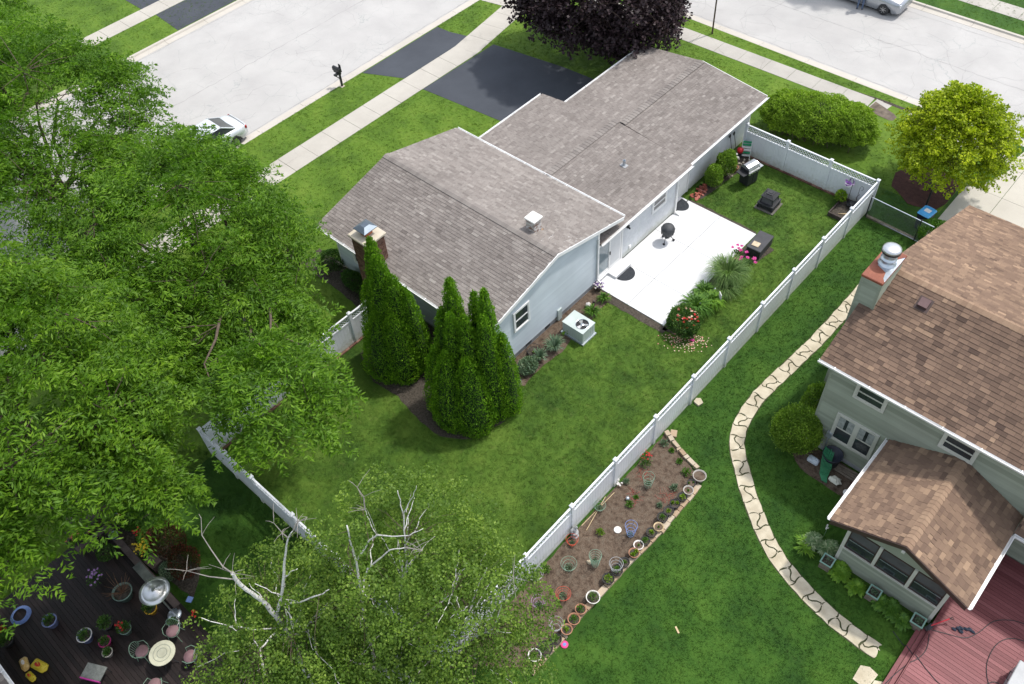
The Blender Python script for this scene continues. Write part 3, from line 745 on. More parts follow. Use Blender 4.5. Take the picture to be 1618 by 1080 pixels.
def brick_stack(parent, x0, y0, z0, x1, y1, z1, mat, bl=.2, bh=.065, core=MORTAR):
    """brick courses round a rectangular stack: every brick its own object on the two faces the photo shows, others joined"""
    part('brick_core', MB().box(x0, y0, z0, x1, y1, z1), core, parent)
    rows = int((z1 - z0) / (bh + .012)); cache = {}; mb = MB(); items = []
    for r in range(rows):
        z = z0 + .006 + r * (bh + .012); o = (r % 2) * bl * .5
        for face in range(4):
            Wd = (x1 - x0) if face in (0, 2) else (y1 - y0); s = -o
            while s < Wd - .02:
                a = max(s, 0); b = min(s + bl - .012, Wd)
                if b - a > .03:
                    if face == 0: q = (x0 + a, y0 - .012, x0 + b, y0 + .02)
                    elif face == 2: q = (x0 + a, y1 - .02, x0 + b, y1 + .012)
                    elif face == 1: q = (x1 - .02, y0 + a, x1 + .012, y0 + b)
                    else: q = (x0 - .012, y0 + a, x0 + .02, y0 + b)
                    items.append((face, q, z))
                s += bl
    vis = [i for i in items if i[0] in (0, 1)][-280:]; vs = set(id(i) for i in vis)
    for it in items:
        f, q, z = it; m2 = MB() if id(it) in vs else mb; m2.val = rnd.random()
        m2.box(q[0], q[1], z, q[2], q[3], z + bh)
        if id(it) in vs: part('brick', m2, mat, parent)
    if mb.f: part('brick_courses', mb, mat, parent, kind='stuff')

# ================================================================== the pale blue split-level house
H = thing('split_level_house', 'long pale blue split-level house with weathered grey shingle roofs, white patio behind it', 'house', (-10.5, 14, 0), world=True)
# tall wing: ridge along x
ax0, ax1, ay0, ayr, ay1, aze, azr = -16.881, -6.749, 5.37, 9.736, 14.091, 3.042, 4.138
sA = (azr - aze) / (ayr - ay0)
wallx0, wallx1, wy0, wy1 = -16.568, -6.88, 5.96, 12.56
def gext(z):   # gable clip for the +x wall
    top = lambda y: azr - .06 - sA * abs(y - ayr)
    if z <= top(wy0): return (0, wy1 - wy0)
    dy = (azr - .06 - z) / sA
    return (max(0, ayr - dy - wy0), min(wy1 - wy0, ayr + dy - wy0))
part('foundation', MB().box(wallx0 + .1, wy0 + .1, -.2, wallx1 - .03, wy1, .36), FOUND, H)
core = MB().prism([(wallx0 + .01, wy0 + .01), (wallx1 - .01, wy0 + .01), (wallx1 - .01, wy1), (wallx0 + .01, wy1)], .34, aze - .12)
gv = [(x, y, z) for x in (wallx0 + .01, wallx1 - .01) for y, z in ((wy0 + .01, aze - .12), (wy1, aze - .12), (wy1, azr - .1 - sA * abs(wy1 - ayr)), (ayr, azr - .1), (wy0 + .01, azr - .1 - sA * abs(wy0 - ayr)))]
core.add(gv, [(0, 1, 2, 3, 4), (9, 8, 7, 6, 5), (1, 0, 5, 6), (2, 1, 6, 7), (3, 2, 7, 8), (4, 3, 8, 9), (0, 4, 9, 5)])
part('wall', core, SIDA, H)
siding(H, (wallx1, wy0), (wallx1, wy1), gext, .33, azr, SIDA, expo=.13, lap=.02, outn=(1, 0))
siding(H, (wallx0, wy0), (wallx1, wy0), lambda z: (0, wallx1 - wallx0), .33, aze - .1, SIDA, outn=(0, -1))
for x, y in ((wallx1 + .012, wy0 - .012), (wallx0, wy0 - .012), (wallx1 + .012, wy1 - .03)):
    part('corner_trim', MB().box(x - .07, y - .012 if y < 10 else y - .06, .31, x + .012, y + .07, aze + (.02 if y < 10 else .1)), TRIM, H)
def gable_roof_x(parent, x0, x1, y0, yr, y1, ze, zr, th=.10, mat=BROWNT):
    mb = MB(); z = Vector((0, 0, th))
    vs = []
    for x in (x0, x1):
        for y, h in ((y0, ze), (yr, zr), (y1, ze)): vs += [(x, y, h - .004), (x, y, h - th)]
    mb.add(vs, [(0, 6, 8, 2), (2, 8, 10, 4), (1, 3, 9, 7), (3, 5, 11, 9), (0, 2, 3, 1), (2, 4, 5, 3), (6, 7, 9, 8), (8, 9, 11, 10), (0, 1, 7, 6), (4, 10, 11, 5)])
    return part('roof', mb, mat, parent)
RA = gable_roof_x(H, ax0, ax1, ay0, ayr, ay1, aze, azr, mat=TRIM)
slA = math.hypot(ayr - ay0, azr - aze)
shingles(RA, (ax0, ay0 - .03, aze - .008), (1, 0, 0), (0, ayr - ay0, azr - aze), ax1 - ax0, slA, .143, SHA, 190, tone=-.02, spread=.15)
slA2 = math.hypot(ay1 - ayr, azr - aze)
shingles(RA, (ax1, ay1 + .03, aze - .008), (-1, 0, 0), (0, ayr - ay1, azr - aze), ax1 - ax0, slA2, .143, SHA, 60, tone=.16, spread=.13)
ridge_caps(RA, (ax0, ayr, azr), (ax1, ayr, azr), CAPA, sA, sA, w=.18, hh=.010)
gutter(H, (ax0 + .05, ay0 - .02), (ax1 - .02, ay0 - .02), aze, (0, -1))
gutter(H, (ax0 + .05, ay1 + .02), (ax1 - .02, ay1 + .02), aze, (0, 1))
for s0, y0_, y1_ in ((0, ay0, ayr), (1, ayr, ay1)):
    za, zb = (aze, azr) if s0 == 0 else (azr, aze)
    part('rake_board', MB().add([(ax1 + .005, y0_, za - .17), (ax1 + .005, y1_, zb - .17), (ax1 + .005, y1_, zb + .004), (ax1 + .005, y0_, za + .004), (ax1 + .03, y0_, za - .17), (ax1 + .03, y1_, zb - .17), (ax1 + .03, y1_, zb + .004), (ax1 + .03, y0_, za + .004)],
         [(4, 5, 6, 7), (3, 2, 1, 0), (7, 6, 2, 3), (5, 4, 0, 1), (4, 7, 3, 0), (6, 5, 1, 2)]), TRIM, H)
window(H, (wallx1 + .02, 7.54, 2.25), .80, .98, (1, 0), fw=.08)
window(H, (-14.792, wy0 - .02, 1.78), 1.15, .95, (0, -1), style='slide')
# low wing: ridge along y, two widths
bz, bzr = 2.50, 2.96
yj = 19.35; by1 = 26.0
bxe, bxr, bxs = -6.80, -11.2, -15.88       # living wing eave, ridge, street eave
gxe, gxr, gxs = -6.93, -10.83, -14.48       # garage
wx = -6.98; gwx = -7.42
part('foundation', MB().box(-15.4, 12.6, -.2, wx - .04, yj - .7, .16), FOUND, H)
part('wall', MB().box(-15.3, 12.57, .1, wx, yj - .7, bz - .06), SIDB, H)
part('wall', MB().box(-14.0, yj - .7, .0, gwx, 25.55, bz - .06), SIDB, H)
siding(H, (wx, 14.5), (wx, yj - .7), lambda z: (0, yj - .7 - 14.5), .12, bz - .1, SIDB, expo=.17, lap=.008, outn=(1, 0), name='wall_courses')
siding(H, (gwx, yj + .35), (gwx, 25.55), lambda z: (0, 25.55 - yj - .35), .02, bz - .1, SIDB, expo=.17, lap=.008, outn=(1, 0), name='wall_courses')
for x, y, w_ in ((wx, yj - .7, .07), (gwx, 25.52, .06)):
    part('corner_trim', MB().box(x - .05, y - w_, .0, x + .02, y + w_ * .5, bz - .05), TRIM, H)
def gable_roof_y(parent, xe, xr, xs, y0, y1, ze, zr, th=.1, mat=TRIM):
    mb = MB(); vs = []
    for y in (y0, y1):
        for x, h in ((xe, ze), (xr, zr), (xs, ze)): vs += [(x, y, h - .004), (x, y, h - th)]
    mb.add(vs, [(0, 2, 8, 6), (2, 4, 10, 8), (1, 7, 9, 3), (3, 9, 11, 5), (0, 1, 3, 2), (2, 3, 5, 4), (6, 8, 9, 7), (8, 10, 11, 9), (0, 6, 7, 1), (4, 5, 11, 10)])
    return part('roof', mb, mat, parent)
RB1 = gable_roof_y(H, bxe, bxr, bxs, 12.60, yj, bz, bzr, mat=BROWNT)
RB2 = gable_roof_y(H, gxe, gxr, gxs, yj + .003, by1, bz - .015, bzr - .015, mat=BROWNT)
# gable ends of both
for xe, xr, xs, y, a in ((-7.45, gxr, -13.95, 25.5, 1),):
    part('gable_wall', MB().add([(xe, y, bz - .1), (xs, y, bz - .1), (xr, y, bzr - .14), (xe, y + .05, bz - .1), (xs, y + .05, bz - .1), (xr, y + .05, bzr - .14)], [(0, 1, 2), (5, 4, 3), (0, 2, 5, 3), (1, 4, 5, 2), (0, 3, 4, 1)]), SIDA, H)
L1 = math.hypot(bxe - bxr, bzr - bz); L2 = math.hypot(bxs - bxr, bzr - bz)
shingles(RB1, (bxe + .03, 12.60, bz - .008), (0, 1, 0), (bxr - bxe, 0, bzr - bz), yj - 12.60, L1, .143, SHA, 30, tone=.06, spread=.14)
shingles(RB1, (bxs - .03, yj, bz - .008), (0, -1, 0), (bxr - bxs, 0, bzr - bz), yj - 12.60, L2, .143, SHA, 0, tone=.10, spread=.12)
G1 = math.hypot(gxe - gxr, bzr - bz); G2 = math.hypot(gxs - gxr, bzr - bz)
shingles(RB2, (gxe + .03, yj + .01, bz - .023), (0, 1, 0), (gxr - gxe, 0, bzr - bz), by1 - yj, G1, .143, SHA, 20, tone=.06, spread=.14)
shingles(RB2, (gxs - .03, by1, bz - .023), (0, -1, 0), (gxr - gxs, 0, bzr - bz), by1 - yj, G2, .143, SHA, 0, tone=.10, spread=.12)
ridge_caps(RB1, (bxr, 14.15, bzr), (bxr, yj, bzr), CAPA, .10, .10, step=.2, w=.18, hh=.010)
ridge_caps(RB2, (gxr, yj, bzr), (gxr, by1, bzr), CAPA, .12, .12, step=.2, w=.18, hh=.010)
gutter(H, (bxe + .02, 12.62), (bxe + .02, yj - .02), bz, (1, 0))
gutter(H, (gxe + .02, yj + .02), (gxe + .02, by1 - .04), bz - .015, (1, 0))
gutter(H, (bxs - .02, 14.2), (bxs - .02, yj - .04), bz, (-1, 0))
gutter(H, (gxs - .02, yj + .02), (gxs - .02, by1 - .04), bz - .015, (-1, 0))
part('rake_board', MB().add([(gxe, by1 + .004, bz - .16), (gxr, by1 + .004, bzr - .16), (gxr, by1 + .004, bzr), (gxe, by1 + .004, bz), (gxe, by1 + .03, bz - .16), (gxr, by1 + .03, bzr - .16), (gxr, by1 + .03, bzr), (gxe, by1 + .03, bz)], [(0, 1, 2, 3), (7, 6, 5, 4), (3, 2, 6, 7), (0, 4, 5, 1)]), TRIM, H)
# windows and doors of the low wing
window(H, (wx + .01, 17.12, 1.70), .95, .62, (1, 0), fw=.07)
# sliding glass door, step, light, outlet
sl = MB(); X = wx
for a in ((12.53, .22, 12.62, 2.30), (14.26, .22, 14.37, 2.30), (12.62, 2.20, 14.26, 2.30), (12.62, .22, 14.26, .33)):
    sl.box(X, a[0], a[1], X + .07, a[2], a[3])
SD = part('sliding_door', sl, TRIM, H)
part('door_leaf', MB().box(X + .012, 12.64, .34, X + .040, 12.70, 2.19).box(X + .012, 13.38, .34, X + .040, 13.45, 2.19).box(X + .012, 12.70, .34, X + .040, 13.38, .42).box(X + .012, 12.70, 2.11, X + .040, 13.38, 2.19), TRIM, SD)
part('pane', MB().box(X + .020, 12.70, .42, X + .028, 13.38, 2.11), GLASSL, SD)
part('door_leaf', MB().box(X + .042, 13.40, .34, X + .062, 14.24, 2.19), TRIM, SD, label='white sliding screen leaf')
part('pane', MB().box(X + .0625, 13.50, .44, X + .066, 14.16, 2.10), M('screen_white', (.55, .56, .57), (.6, .61, .62), 3, .5), SD)
part('door_handle', MB().box(X + .06, 13.42, 1.18, X + .10, 13.46, 1.36), BLACK, SD)
part('door_sill', MB().box(X, 12.55, .14, X + .12, 14.36, .22), TRIM, H)
part('step', MB().box(-6.96, 13.30, .04, -6.42, 14.42, .175), PATIO, H)
part('side_door', MB().box(gwx + .0, 19.22, .05, gwx + .04, 20.1, 2.08), TRIM, H)
part('door_frame', MB().box(gwx, 19.12, .04, gwx + .06, 19.20, 2.16).box(gwx, 20.12, .04, gwx + .06, 20.20, 2.16).box(gwx, 19.12, 2.10, gwx + .06, 20.20, 2.20), TRIM, H)
part('door_handle', MB().blob((gwx + .09, 19.3, 1.0), .03, 8, 6, 0), STEEL, H)
part('outlet_box', MB().box(wx + .008, 14.92, .40, wx + .07, 15.04, .56), TRIM, H)
part('wall_lamp', MB().box(wx + .008, 14.66, 1.86, wx + .1, 14.78, 1.98).blob((wx + .14, 14.72, 1.86), .05), BLACK, H)
downspout(H, wx, yj - .85, .02, bz - .1, (1, 0))
downspout(H, wallx1 + .012, 12.45, .3, 2.9, (1, 0))
part('meter_box', MB().box(-7.02, 9.75, .05, -6.80, 10.0, .70), ACG, H)
part('crawl_vent', MB().box(-6.93, 7.75, .08, -6.895, 8.1, .26), SCREEN, H)
part('crawl_vent', MB().box(-6.93, 9.0, .08, -6.895, 9.3, .26), SCREEN, H)
# tall brick chimney on the gutter line
ch = thing('brick_chimney', 'brown brick chimney with cement crown and blue-grey cap above the left gutter', 'chimney', (-13.3, 5.5, 0), world=True)
cx0, cy0, cx1, cy1 = -13.779, 5.025, -12.797, 5.923
brick_stack(ch, cx0, cy0, 2.2, cx1, cy1, 4.47, BRICK, .17, .055)
part('brick_base', MB().box(cx0, cy0, 0, cx1, cy1, 2.2), BRICK, ch)
part('crown', MB().bevel_box(cx0 - .10, cy0 - .10, 4.47, cx1 + .10, cy1 + .10, 4.57, .03), STONEC, ch)
fx_, fy_ = (cx0 + cx1) / 2, (cy0 + cy1) / 2
part('flue', MB().bevel_box(fx_ - .18, fy_ - .19, 4.57, fx_ + .18, fy_ + .19, 4.84, .02), CLAY, ch)
capm = MB().box(fx_ - .23, fy_ - .24, 4.83, fx_ + .23, fy_ + .24, 4.87)
capm.add([(fx_ + u * w, fy_ + v * w, z) for w, z in ((.35, 4.90), (.13, 5.03), (.35, 4.87)) for u, v in ((-1, -1), (1, -1), (1, 1), (-1, 1))],
         [(0, 1, 5, 4), (1, 2, 6, 5), (2, 3, 7, 6), (3, 0, 4, 7), (4, 5, 6, 7), (8, 9, 1, 0), (9, 10, 2, 1), (10, 11, 3, 2), (11, 8, 0, 3), (11, 10, 9, 8)])
part('chimney_cap', capm, CAPB, ch)
# small whitewashed flue on the far slope
c2 = thing('small_chimney', 'small whitewashed brick flue with flat pale lid near the ridge of the tall roof', 'chimney', (-8.525, 10.383, 3.744), world=True)
brick_stack(c2, -8.786, 10.153, 3.744, -8.348, 10.592, 4.567, BRICKP, .14, .055)
part('lid', MB().bevel_box(-8.846, 10.093, 4.587, -8.288, 10.652, 4.657, .02), STONEC if False else M('lid_pale', (.66, .65, .62), (.72, .71, .68), 5, .7), c2)
part('flashing', MB().box(-8.846, 10.093, 3.744, -8.288, 10.652, 3.944), M('rusty_flashing', (.30, .16, .07), (.36, .32, .27), 6, .8), c2)
pv = thing('vent_pipe', 'short grey plumbing vent pipe sticking out of the low roof', 'pipe', (-8.95, 17.0, 2.9), world=True)
part('pipe', MB().lathe([(.07, 2.65), (.07, 3.02), (.055, 3.02), (.055, 2.9)], 14, (-9.05, 17.15, 0)), GALV, pv)
part('flashing', MB().add([(-8.88, 17.0, 2.742), (-8.88, 17.26, 2.742), (-9.2, 17.26, 2.775), (-9.2, 17.0, 2.775), (-8.88, 17.0, 2.70), (-8.88, 17.26, 2.70), (-9.2, 17.26, 2.73), (-9.2, 17.0, 2.73)], [(0, 1, 2, 3), (4, 5, 1, 0), (5, 6, 2, 1), (6, 7, 3, 2), (7, 4, 0, 3)]), FOUND, pv)

# ================================================================== the sage green house with brown roof
N = thing('green_house', 'two-storey sage green house with brown shingle roof and screened porch', 'house', (12, 15, 0), world=True)
nx0, nx1 = 3.97, 24.0
ny0, nyr, ny1 = 10.85, 14.62, 24.4
nze, nzr, nzf = 4.98, 6.56, 2.45
nwx, nwy = 4.36, 11.2
sN = (nzr - nze) / (nyr - ny0); sN2 = (nzr - nzf) / (ny1 - nyr)
cw = MB()
prof = [(nwy + .01, -.1), (24.0, -.1), (24.0, 2.5), (nyr, nzr - .16), (nwy + .01, nzr - .16 - sN * (nyr - nwy))]
cw.add([(x, y, z) for x in (nwx + .01, nx1 - .3) for y, z in prof], [(4, 3, 2, 1, 0), (5, 6, 7, 8, 9)] + [(i, (i + 1) % 5, 5 + (i + 1) % 5, 5 + i) for i in range(5)])
part('wall', cw, SIDC, N)
part('foundation', MB().box(nwx - .02, nwy - .035, -.1, nx1 - .3, 24.0, .22), FOUND, N)
siding(N, (nwx, nwy), (nx1 - .3, nwy), lambda z: (0, nx1 - .3 - nwx), .22, nze - .05, SIDC, expo=.12, lap=.026, outn=(0, -1))
def next_(z):
    y0 = 0; y1 = 24.0 - nwy
    zt = nzr - .1
    ys = nyr - (zt - z) / sN - nwy; yn = nyr + (zt - z) / sN2 - nwy
    return (max(0, ys), min(y1, yn))
siding(N, (nwx, nwy), (nwx, 24.0), next_, .22, nzr - .05, SIDC, expo=.12, lap=.026, outn=(-1, 0))
part('corner_trim', MB().box(nwx - .02, nwy - .022, .2, nwx + .07, nwy + .02, nze - .06).box(nwx - .022, nwy + .02, .2, nwx + .02, nwy + .08, nze - .06), SIDC, N)
def roof_plane_box(parent, x0, x1, ya, za, yb, zb, mat, th=.09, name='roof'):
    return part(name, MB().add([(x0, ya, za - .004), (x1, ya, za - .004), (x1, yb, zb - .004), (x0, yb, zb - .004), (x0, ya, za - th), (x1, ya, za - th), (x1, yb, zb - th), (x0, yb, zb - th)],
                [(0, 1, 2, 3), (7, 6, 5, 4), (4, 5, 1, 0), (5, 6, 2, 1), (6, 7, 3, 2), (7, 4, 0, 3)]), mat, parent)
RN = roof_plane_box(N, nx0, nx1, ny0, nze, nyr, nzr, BROWNT)
RN2 = roof_plane_box(N, nx0, nx1, nyr + .002, nzr, ny1, nzf, BROWNT)
nxv = 15.5   # shingles are laid as far as any step aside could see, the rest is one more joined stretch
L = math.hypot(nyr - ny0, nzr - nze)
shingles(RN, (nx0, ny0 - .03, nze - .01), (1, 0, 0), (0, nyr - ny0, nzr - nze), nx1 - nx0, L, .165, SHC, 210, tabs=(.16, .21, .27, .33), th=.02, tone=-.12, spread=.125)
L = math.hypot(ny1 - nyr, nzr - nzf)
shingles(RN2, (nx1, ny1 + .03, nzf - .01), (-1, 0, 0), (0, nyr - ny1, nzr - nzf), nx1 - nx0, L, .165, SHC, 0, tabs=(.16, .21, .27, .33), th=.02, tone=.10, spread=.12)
ridge_caps(RN, (nx0, nyr, nzr), (nx1, nyr, nzr), CAPC, sN, sN2, w=.17, step=.17)
gutter(N, (nx0 - .02, ny0 - .02), (nx1, ny0 - .02), nze, (0, -1))
part('soffit', MB().box(nx0 + .05, ny0, nze - .14, nx1, nwy + .02, nze - .11), TRIMC, N)
window(N, (5.90, nwy - .026, 4.12), .95, .68, (0, -1), trim=TRIMC, style='double')
window(N, (5.89, nwy - .026, 1.74), 1.42, 1.36, (0, -1), trim=TRIMC, style='double', mull=2, curtain=CURT)
window(N, (8.98, nwy - .026, 4.05), .98, .66, (0, -1), trim=TRIMC, style='double')
window(N, (13.2, nwy - .026, 1.4), .9, .9, (0, -1), trim=TRIMC, style='double')
part('meter_box', MB().box(5.0, 11.06, 1.0, 5.2, 11.185, 1.28).bar((5.1, 11.14, 1.0), (5.1, 11.14, .2), .035), GALV, N)
# chimney chase on the left gable
cs = thing('chimney_chase', 'sage sided chimney chase with rust red top and round steel cap', 'chimney', (4.15, 14.0, 0), world=True)
kx0, kx1, ky0, ky1, kz = 3.80, 4.44, 13.06, 14.68, 7.12
part('chase', MB().box(kx0 + .01, ky0 + .01, -.05, kx1 - .01, ky1 - .01, kz), SIDC, cs)
for p_, q_, o_ in (((kx0, ky0), (kx1, ky0), (0, -1)), ((kx1, ky0), (kx1, ky1), (1, 0)), ((kx0, ky0), (kx0, ky1), (-1, 0))):
    siding(cs, p_, q_, lambda z, a=p_, b=q_: (0, math.dist(a, b)), .0 if o_[0] < 1 else 5.9, kz, SIDC, expo=.11, lap=.024, outn=o_)
for x, y in ((kx0, ky0), (kx1, ky0)):
    part('corner_trim', MB().box(x - .05, y - .02, 0 if x < 4 else 5.9, x + .05, y + .03, kz), SIDC, cs)
part('chase_top', MB().bevel_box(kx0 - .06, ky0 - .06, kz, kx1 + .06, ky1 + .06, kz + .09, .02), RUST, cs)
part('bare_patch', MB().add([(kx1 + .055, ky0 + .05, kz + .094), (kx1 + .055, ky1 - .1, kz + .094), (kx1 - .10, ky1 - .35, kz + .094), (kx1 - .18, ky0 + .95, kz + .094), (kx1 - .50, ky0 + .66, kz + .094), (kx1 - .12, ky0 + .48, kz + .094), (kx1 - .06, ky0 + .2, kz + .094)], [tuple(range(7))]), GALV, cs)
fc = (4.14, 13.98)
part('flue_pipe', MB().lathe([(.30, kz + .09), (.30, kz + .13), (.22, kz + .17), (.21, kz + .30), (.27, kz + .31), (.27, kz + .36), (.215, kz + .38), (.21, kz + .52), (.26, kz + .55), (.26, kz + .60)], 24, (*fc, 0)), GALV, cs, True)
part('round_cap', MB().lathe([(.24, kz + .60), (.30, kz + .62), (.31, kz + .74), (.30, kz + .78), (.22, kz + .82), (.05, kz + .84)], 28, (*fc, 0)), STEEL, cs, True)
part('cap_screen', MB().lathe([(.302, kz + .63), (.318, kz + .64), (.318, kz + .70), (.302, kz + .71)], 28, (*fc, 0)), BLACK, cs)
rv = thing('roof_vent', 'small square dark plum vent box near the ridge of the brown roof', 'vent', (5.75, 13.9, 6.2), world=True)
zz = nzr - sN * (nyr - 13.95)
Rm = Matrix.Rotation(math.atan(sN), 3, 'X')
part('vent_box', MB().box(5.58, 13.77, zz, 5.90, 14.09, zz + .15, Rm), M('vent_plum', (.10, .055, .055), (.13, .075, .075), 4, .5), rv)
part('flange', MB().box(5.50, 13.68, zz + .012, 5.98, 14.2, zz + .024, Rm), BROWNT, rv)
rv2 = thing('roof_vent', 'dark turbine style roof vent on the far slope at the right edge', 'vent', (9.9, 16.8, 5.6), world=True)
zz = nzr - sN2 * (17.55 - nyr)
part('vent_box', MB().box(9.62, 17.4, zz - .05, 9.98, 17.75, zz + .22), TRIM, rv2)
part('hood', MB().box(9.58, 17.34, zz + .22, 10.02, 17.8, zz + .27), BLACK, rv2)
# porch
px0, px1, py0, pze, pzr = 7.03, 11.56, 7.12, 2.60, 3.66
pxr = 9.31; sP = (pzr - pze) / (pxr - px0); sP2 = (pzr - pze) / (px1 - pxr)
ex0, ex1, ey = 7.60, 11.04, 7.42
def proof(x0, x1, z0, z1):
    return part('porch_roof', MB().add([(x0, py0, z0 - .004), (x1, py0, z1 - .004), (x1, nwy - .02, z1 - .004), (x0, nwy - .02, z0 - .004), (x0, py0, z0 - .08), (x1, py0, z1 - .08), (x1, nwy - .02, z1 - .08), (x0, nwy - .02, z0 - .08)],
                [(0, 1, 2, 3), (7, 6, 5, 4), (4, 5, 1, 0), (5, 6, 2, 1), (6, 7, 3, 2), (7, 4, 0, 3)]), BROWNT, N)
PR1 = proof(px0, pxr, pze, pzr); PR2 = proof(pxr + .002, px1, pzr, pze)
Lp = math.hypot(pxr - px0, pzr - pze)
shingles(PR1, (px0 - .03, nwy - .02, pze - .01), (0, -1, 0), (pxr - px0, 0, pzr - pze), nwy - .02 - py0, Lp, .165, SHC, 45, tabs=(.17, .22, .27, .33), th=.02, tone=.10, spread=.12)
Lp = math.hypot(px1 - pxr, pzr - pze)
shingles(PR2, (px1 + .03, py0, pze - .01), (0, 1, 0), (pxr - px1, 0, pzr - pze), nwy - .02 - py0, Lp, .165, SHC, 45, tabs=(.17, .22, .27, .33), th=.02, tone=.06, spread=.12)
ridge_caps(PR1, (pxr, py0, pzr), (pxr, nwy - .02, pzr), CAPC, sP2, sP, w=.17, step=.17)
gutter(N, (px0 - .02, py0 + .02), (px0 - .02, nwy - .05), pze, (-1, 0))
gutter(N, (px1 + .02, py0 + .02), (px1 + .02, 10.35), pze, (1, 0))
for a, b, za, zb in ((px0, pxr, pze, pzr), (pxr, px1, pzr, pze)):
    part('barge_board', MB().add([(a, py0 - .012, za - .20), (b, py0 - .012, zb - .20), (b, py0 - .012, zb + .012), (a, py0 - .012, za + .012), (a, py0 - .04, za - .20), (b, py0 - .04, zb - .20), (b, py0 - .04, zb + .012), (a, py0 - .04, za + .012)],
         [(4, 5, 6, 7), (3, 2, 1, 0), (7, 6, 2, 3), (0, 1, 5, 4)]), BROWNT, N)
# porch walls
part('porch_wall', MB().box(ex0 + .01, ey + .02, 0, ex1 - .01, ey + .10, 1.12).box(ex0 + .01, ey + .1, 0, ex0 + .09, nwy - .04, 1.12).box(ex1 - .09, ey + .1, 0, ex1 - .01, nwy - .04, 1.12), SIDC, N)
siding(N, (ex0, ey), (ex1, ey), lambda z: (0, ex1 - ex0), .05, 1.10, SIDC, expo=.12, lap=.026, outn=(0, -1), name='porch_siding')
siding(N, (ex0, ey), (ex0, nwy - .04), lambda z: (0, nwy - .04 - ey), .05, 1.10, SIDC, expo=.12, outn=(-1, 0), name='porch_siding')
part('porch_gable', MB().add([(ex0 - .2, ey + .02, 2.36), (ex1 + .2, ey + .02, 2.36), (ex1 + .2, ey + .02, 2.62), (pxr, ey + .02, pzr - .10), (ex0 - .2, ey + .02, 2.62), (ex0 - .2, ey + .08, 2.36), (ex1 + .2, ey + .08, 2.36), (ex1 + .2, ey + .08, 2.62), (pxr, ey + .08, pzr - .10), (ex0 - .2, ey + .08, 2.62)],
     [(0, 1, 2, 3, 4), (9, 8, 7, 6, 5), (0, 5, 6, 1), (1, 6, 7, 2), (4, 9, 5, 0)]), SIDC, N)
for x in (ex0 + .05, 8.73, 9.90, ex1 - .05):
    part('porch_post', MB().box(x - .055, ey - .03, .02 if abs(x - 9.3) > 1 else 1.12, x + .055, ey + .07, 2.37), TRIMC, N)
for y in (8.7, 9.9, 11.05):
    for x in (ex0 + .04, ex1 - .04): part('porch_post', MB().box(x - .05, y - .05, 1.12, x + .05, y + .05, 2.45), TRIMC, N)
part('porch_beam', MB().box(ex0 - .05, ey, 2.40, ex0 + .09, nwy - .03, 2.52).box(ex1 - .09, ey, 2.40, ex1 + .05, nwy - .03, 2.52), TRIMC, N)
part('sill', MB().box(ex0, ey - .045, 1.10, ex1, ey + .02, 1.15), TRIMC, N)
part('porch_floor', MB().box(ex0 + .1, ey + .1, .0, ex1 - .1, nwy - .05, .22), WOODG, N)
for x0, x1 in ((ex0 + .11, 8.67), (8.79, 9.84), (9.96, ex1 - .11)):
    wv = part('porch_window', MB().box(x0, ey + .0, 1.15, x0 + .03, ey + .035, 2.36).box(x1 - .03, ey, 1.15, x1, ey + .035, 2.36).box(x0 + .03, ey, 1.15, x1 - .03, ey + .034, 1.19).box(x0 + .03, ey, 2.31, x1 - .03, ey + .034, 2.36).box(x0 + .03, ey, 1.80, x1 - .03, ey + .03, 1.84), BROWNT, N)
    part('pane', MB().box(x0 + .03, ey + .010, 1.84, x1 - .03, ey + .016, 2.31), SCREEN, wv)
    part('pane', MB().box(x0 + .03, ey + .018, 1.19, x1 - .03, ey + .024, 1.80), GLASS, wv)
    part('shade_bar', MB().box(x0 + .05, ey - .008, 1.70, x1 - .05, ey + .0, 1.735), GALV, wv)
part('gable_hook', MB().box(pxr - .05, py0 - .10, pzr - .30, pxr + .05, py0 - .04, pzr - .22), TRIMC, N)
# small lean-to roof to the right of the porch
RN3 = roof_plane_box(N, px1 + .05, 15.5, 10.42, 2.62, nwy - .03, 2.98, BROWNT, name='lean_to_roof')
shingles(RN3, (px1 + .05, 10.40, 2.61), (1, 0, 0), (0, .78, .36), 3.9, .84, .138, SHC, 0, tone=-.05, th=.02)
gutter(N, (px1 + .08, 10.39), (15.5, 10.39), 2.62, (0, -1))

# ================================================================== roof corner of the house at the lower left
D = thing('grey_roof_house', 'house whose grey roof corner with white gutter shows at the bottom left', 'house', (-12, -17, 0), world=True)
part('wall', MB().box(-18, -21, 0, -8.2, -14.0, 2.9), SIDB, D)
RD = roof_plane_box(D, -18.4, -7.2, -13.56, 3.0, -17.5, 4.4, TRIM)
roof_plane_box(D, -18.4, -7.2, -17.502, 4.4, -21.4, 3.0, TRIM)
shingles(RD, (-7.2, -13.53, 2.99), (-1, 0, 0), (0, -3.94, 1.4), 11.2, 4.18, .143, SHA, 0, tone=-.2)
gutter(D, (-18.4, -13.54), (-7.2, -13.54), 3.0, (0, 1))
window(D, (-10.5, -13.985, 1.6), 1.2, 1.0, (0, 1))

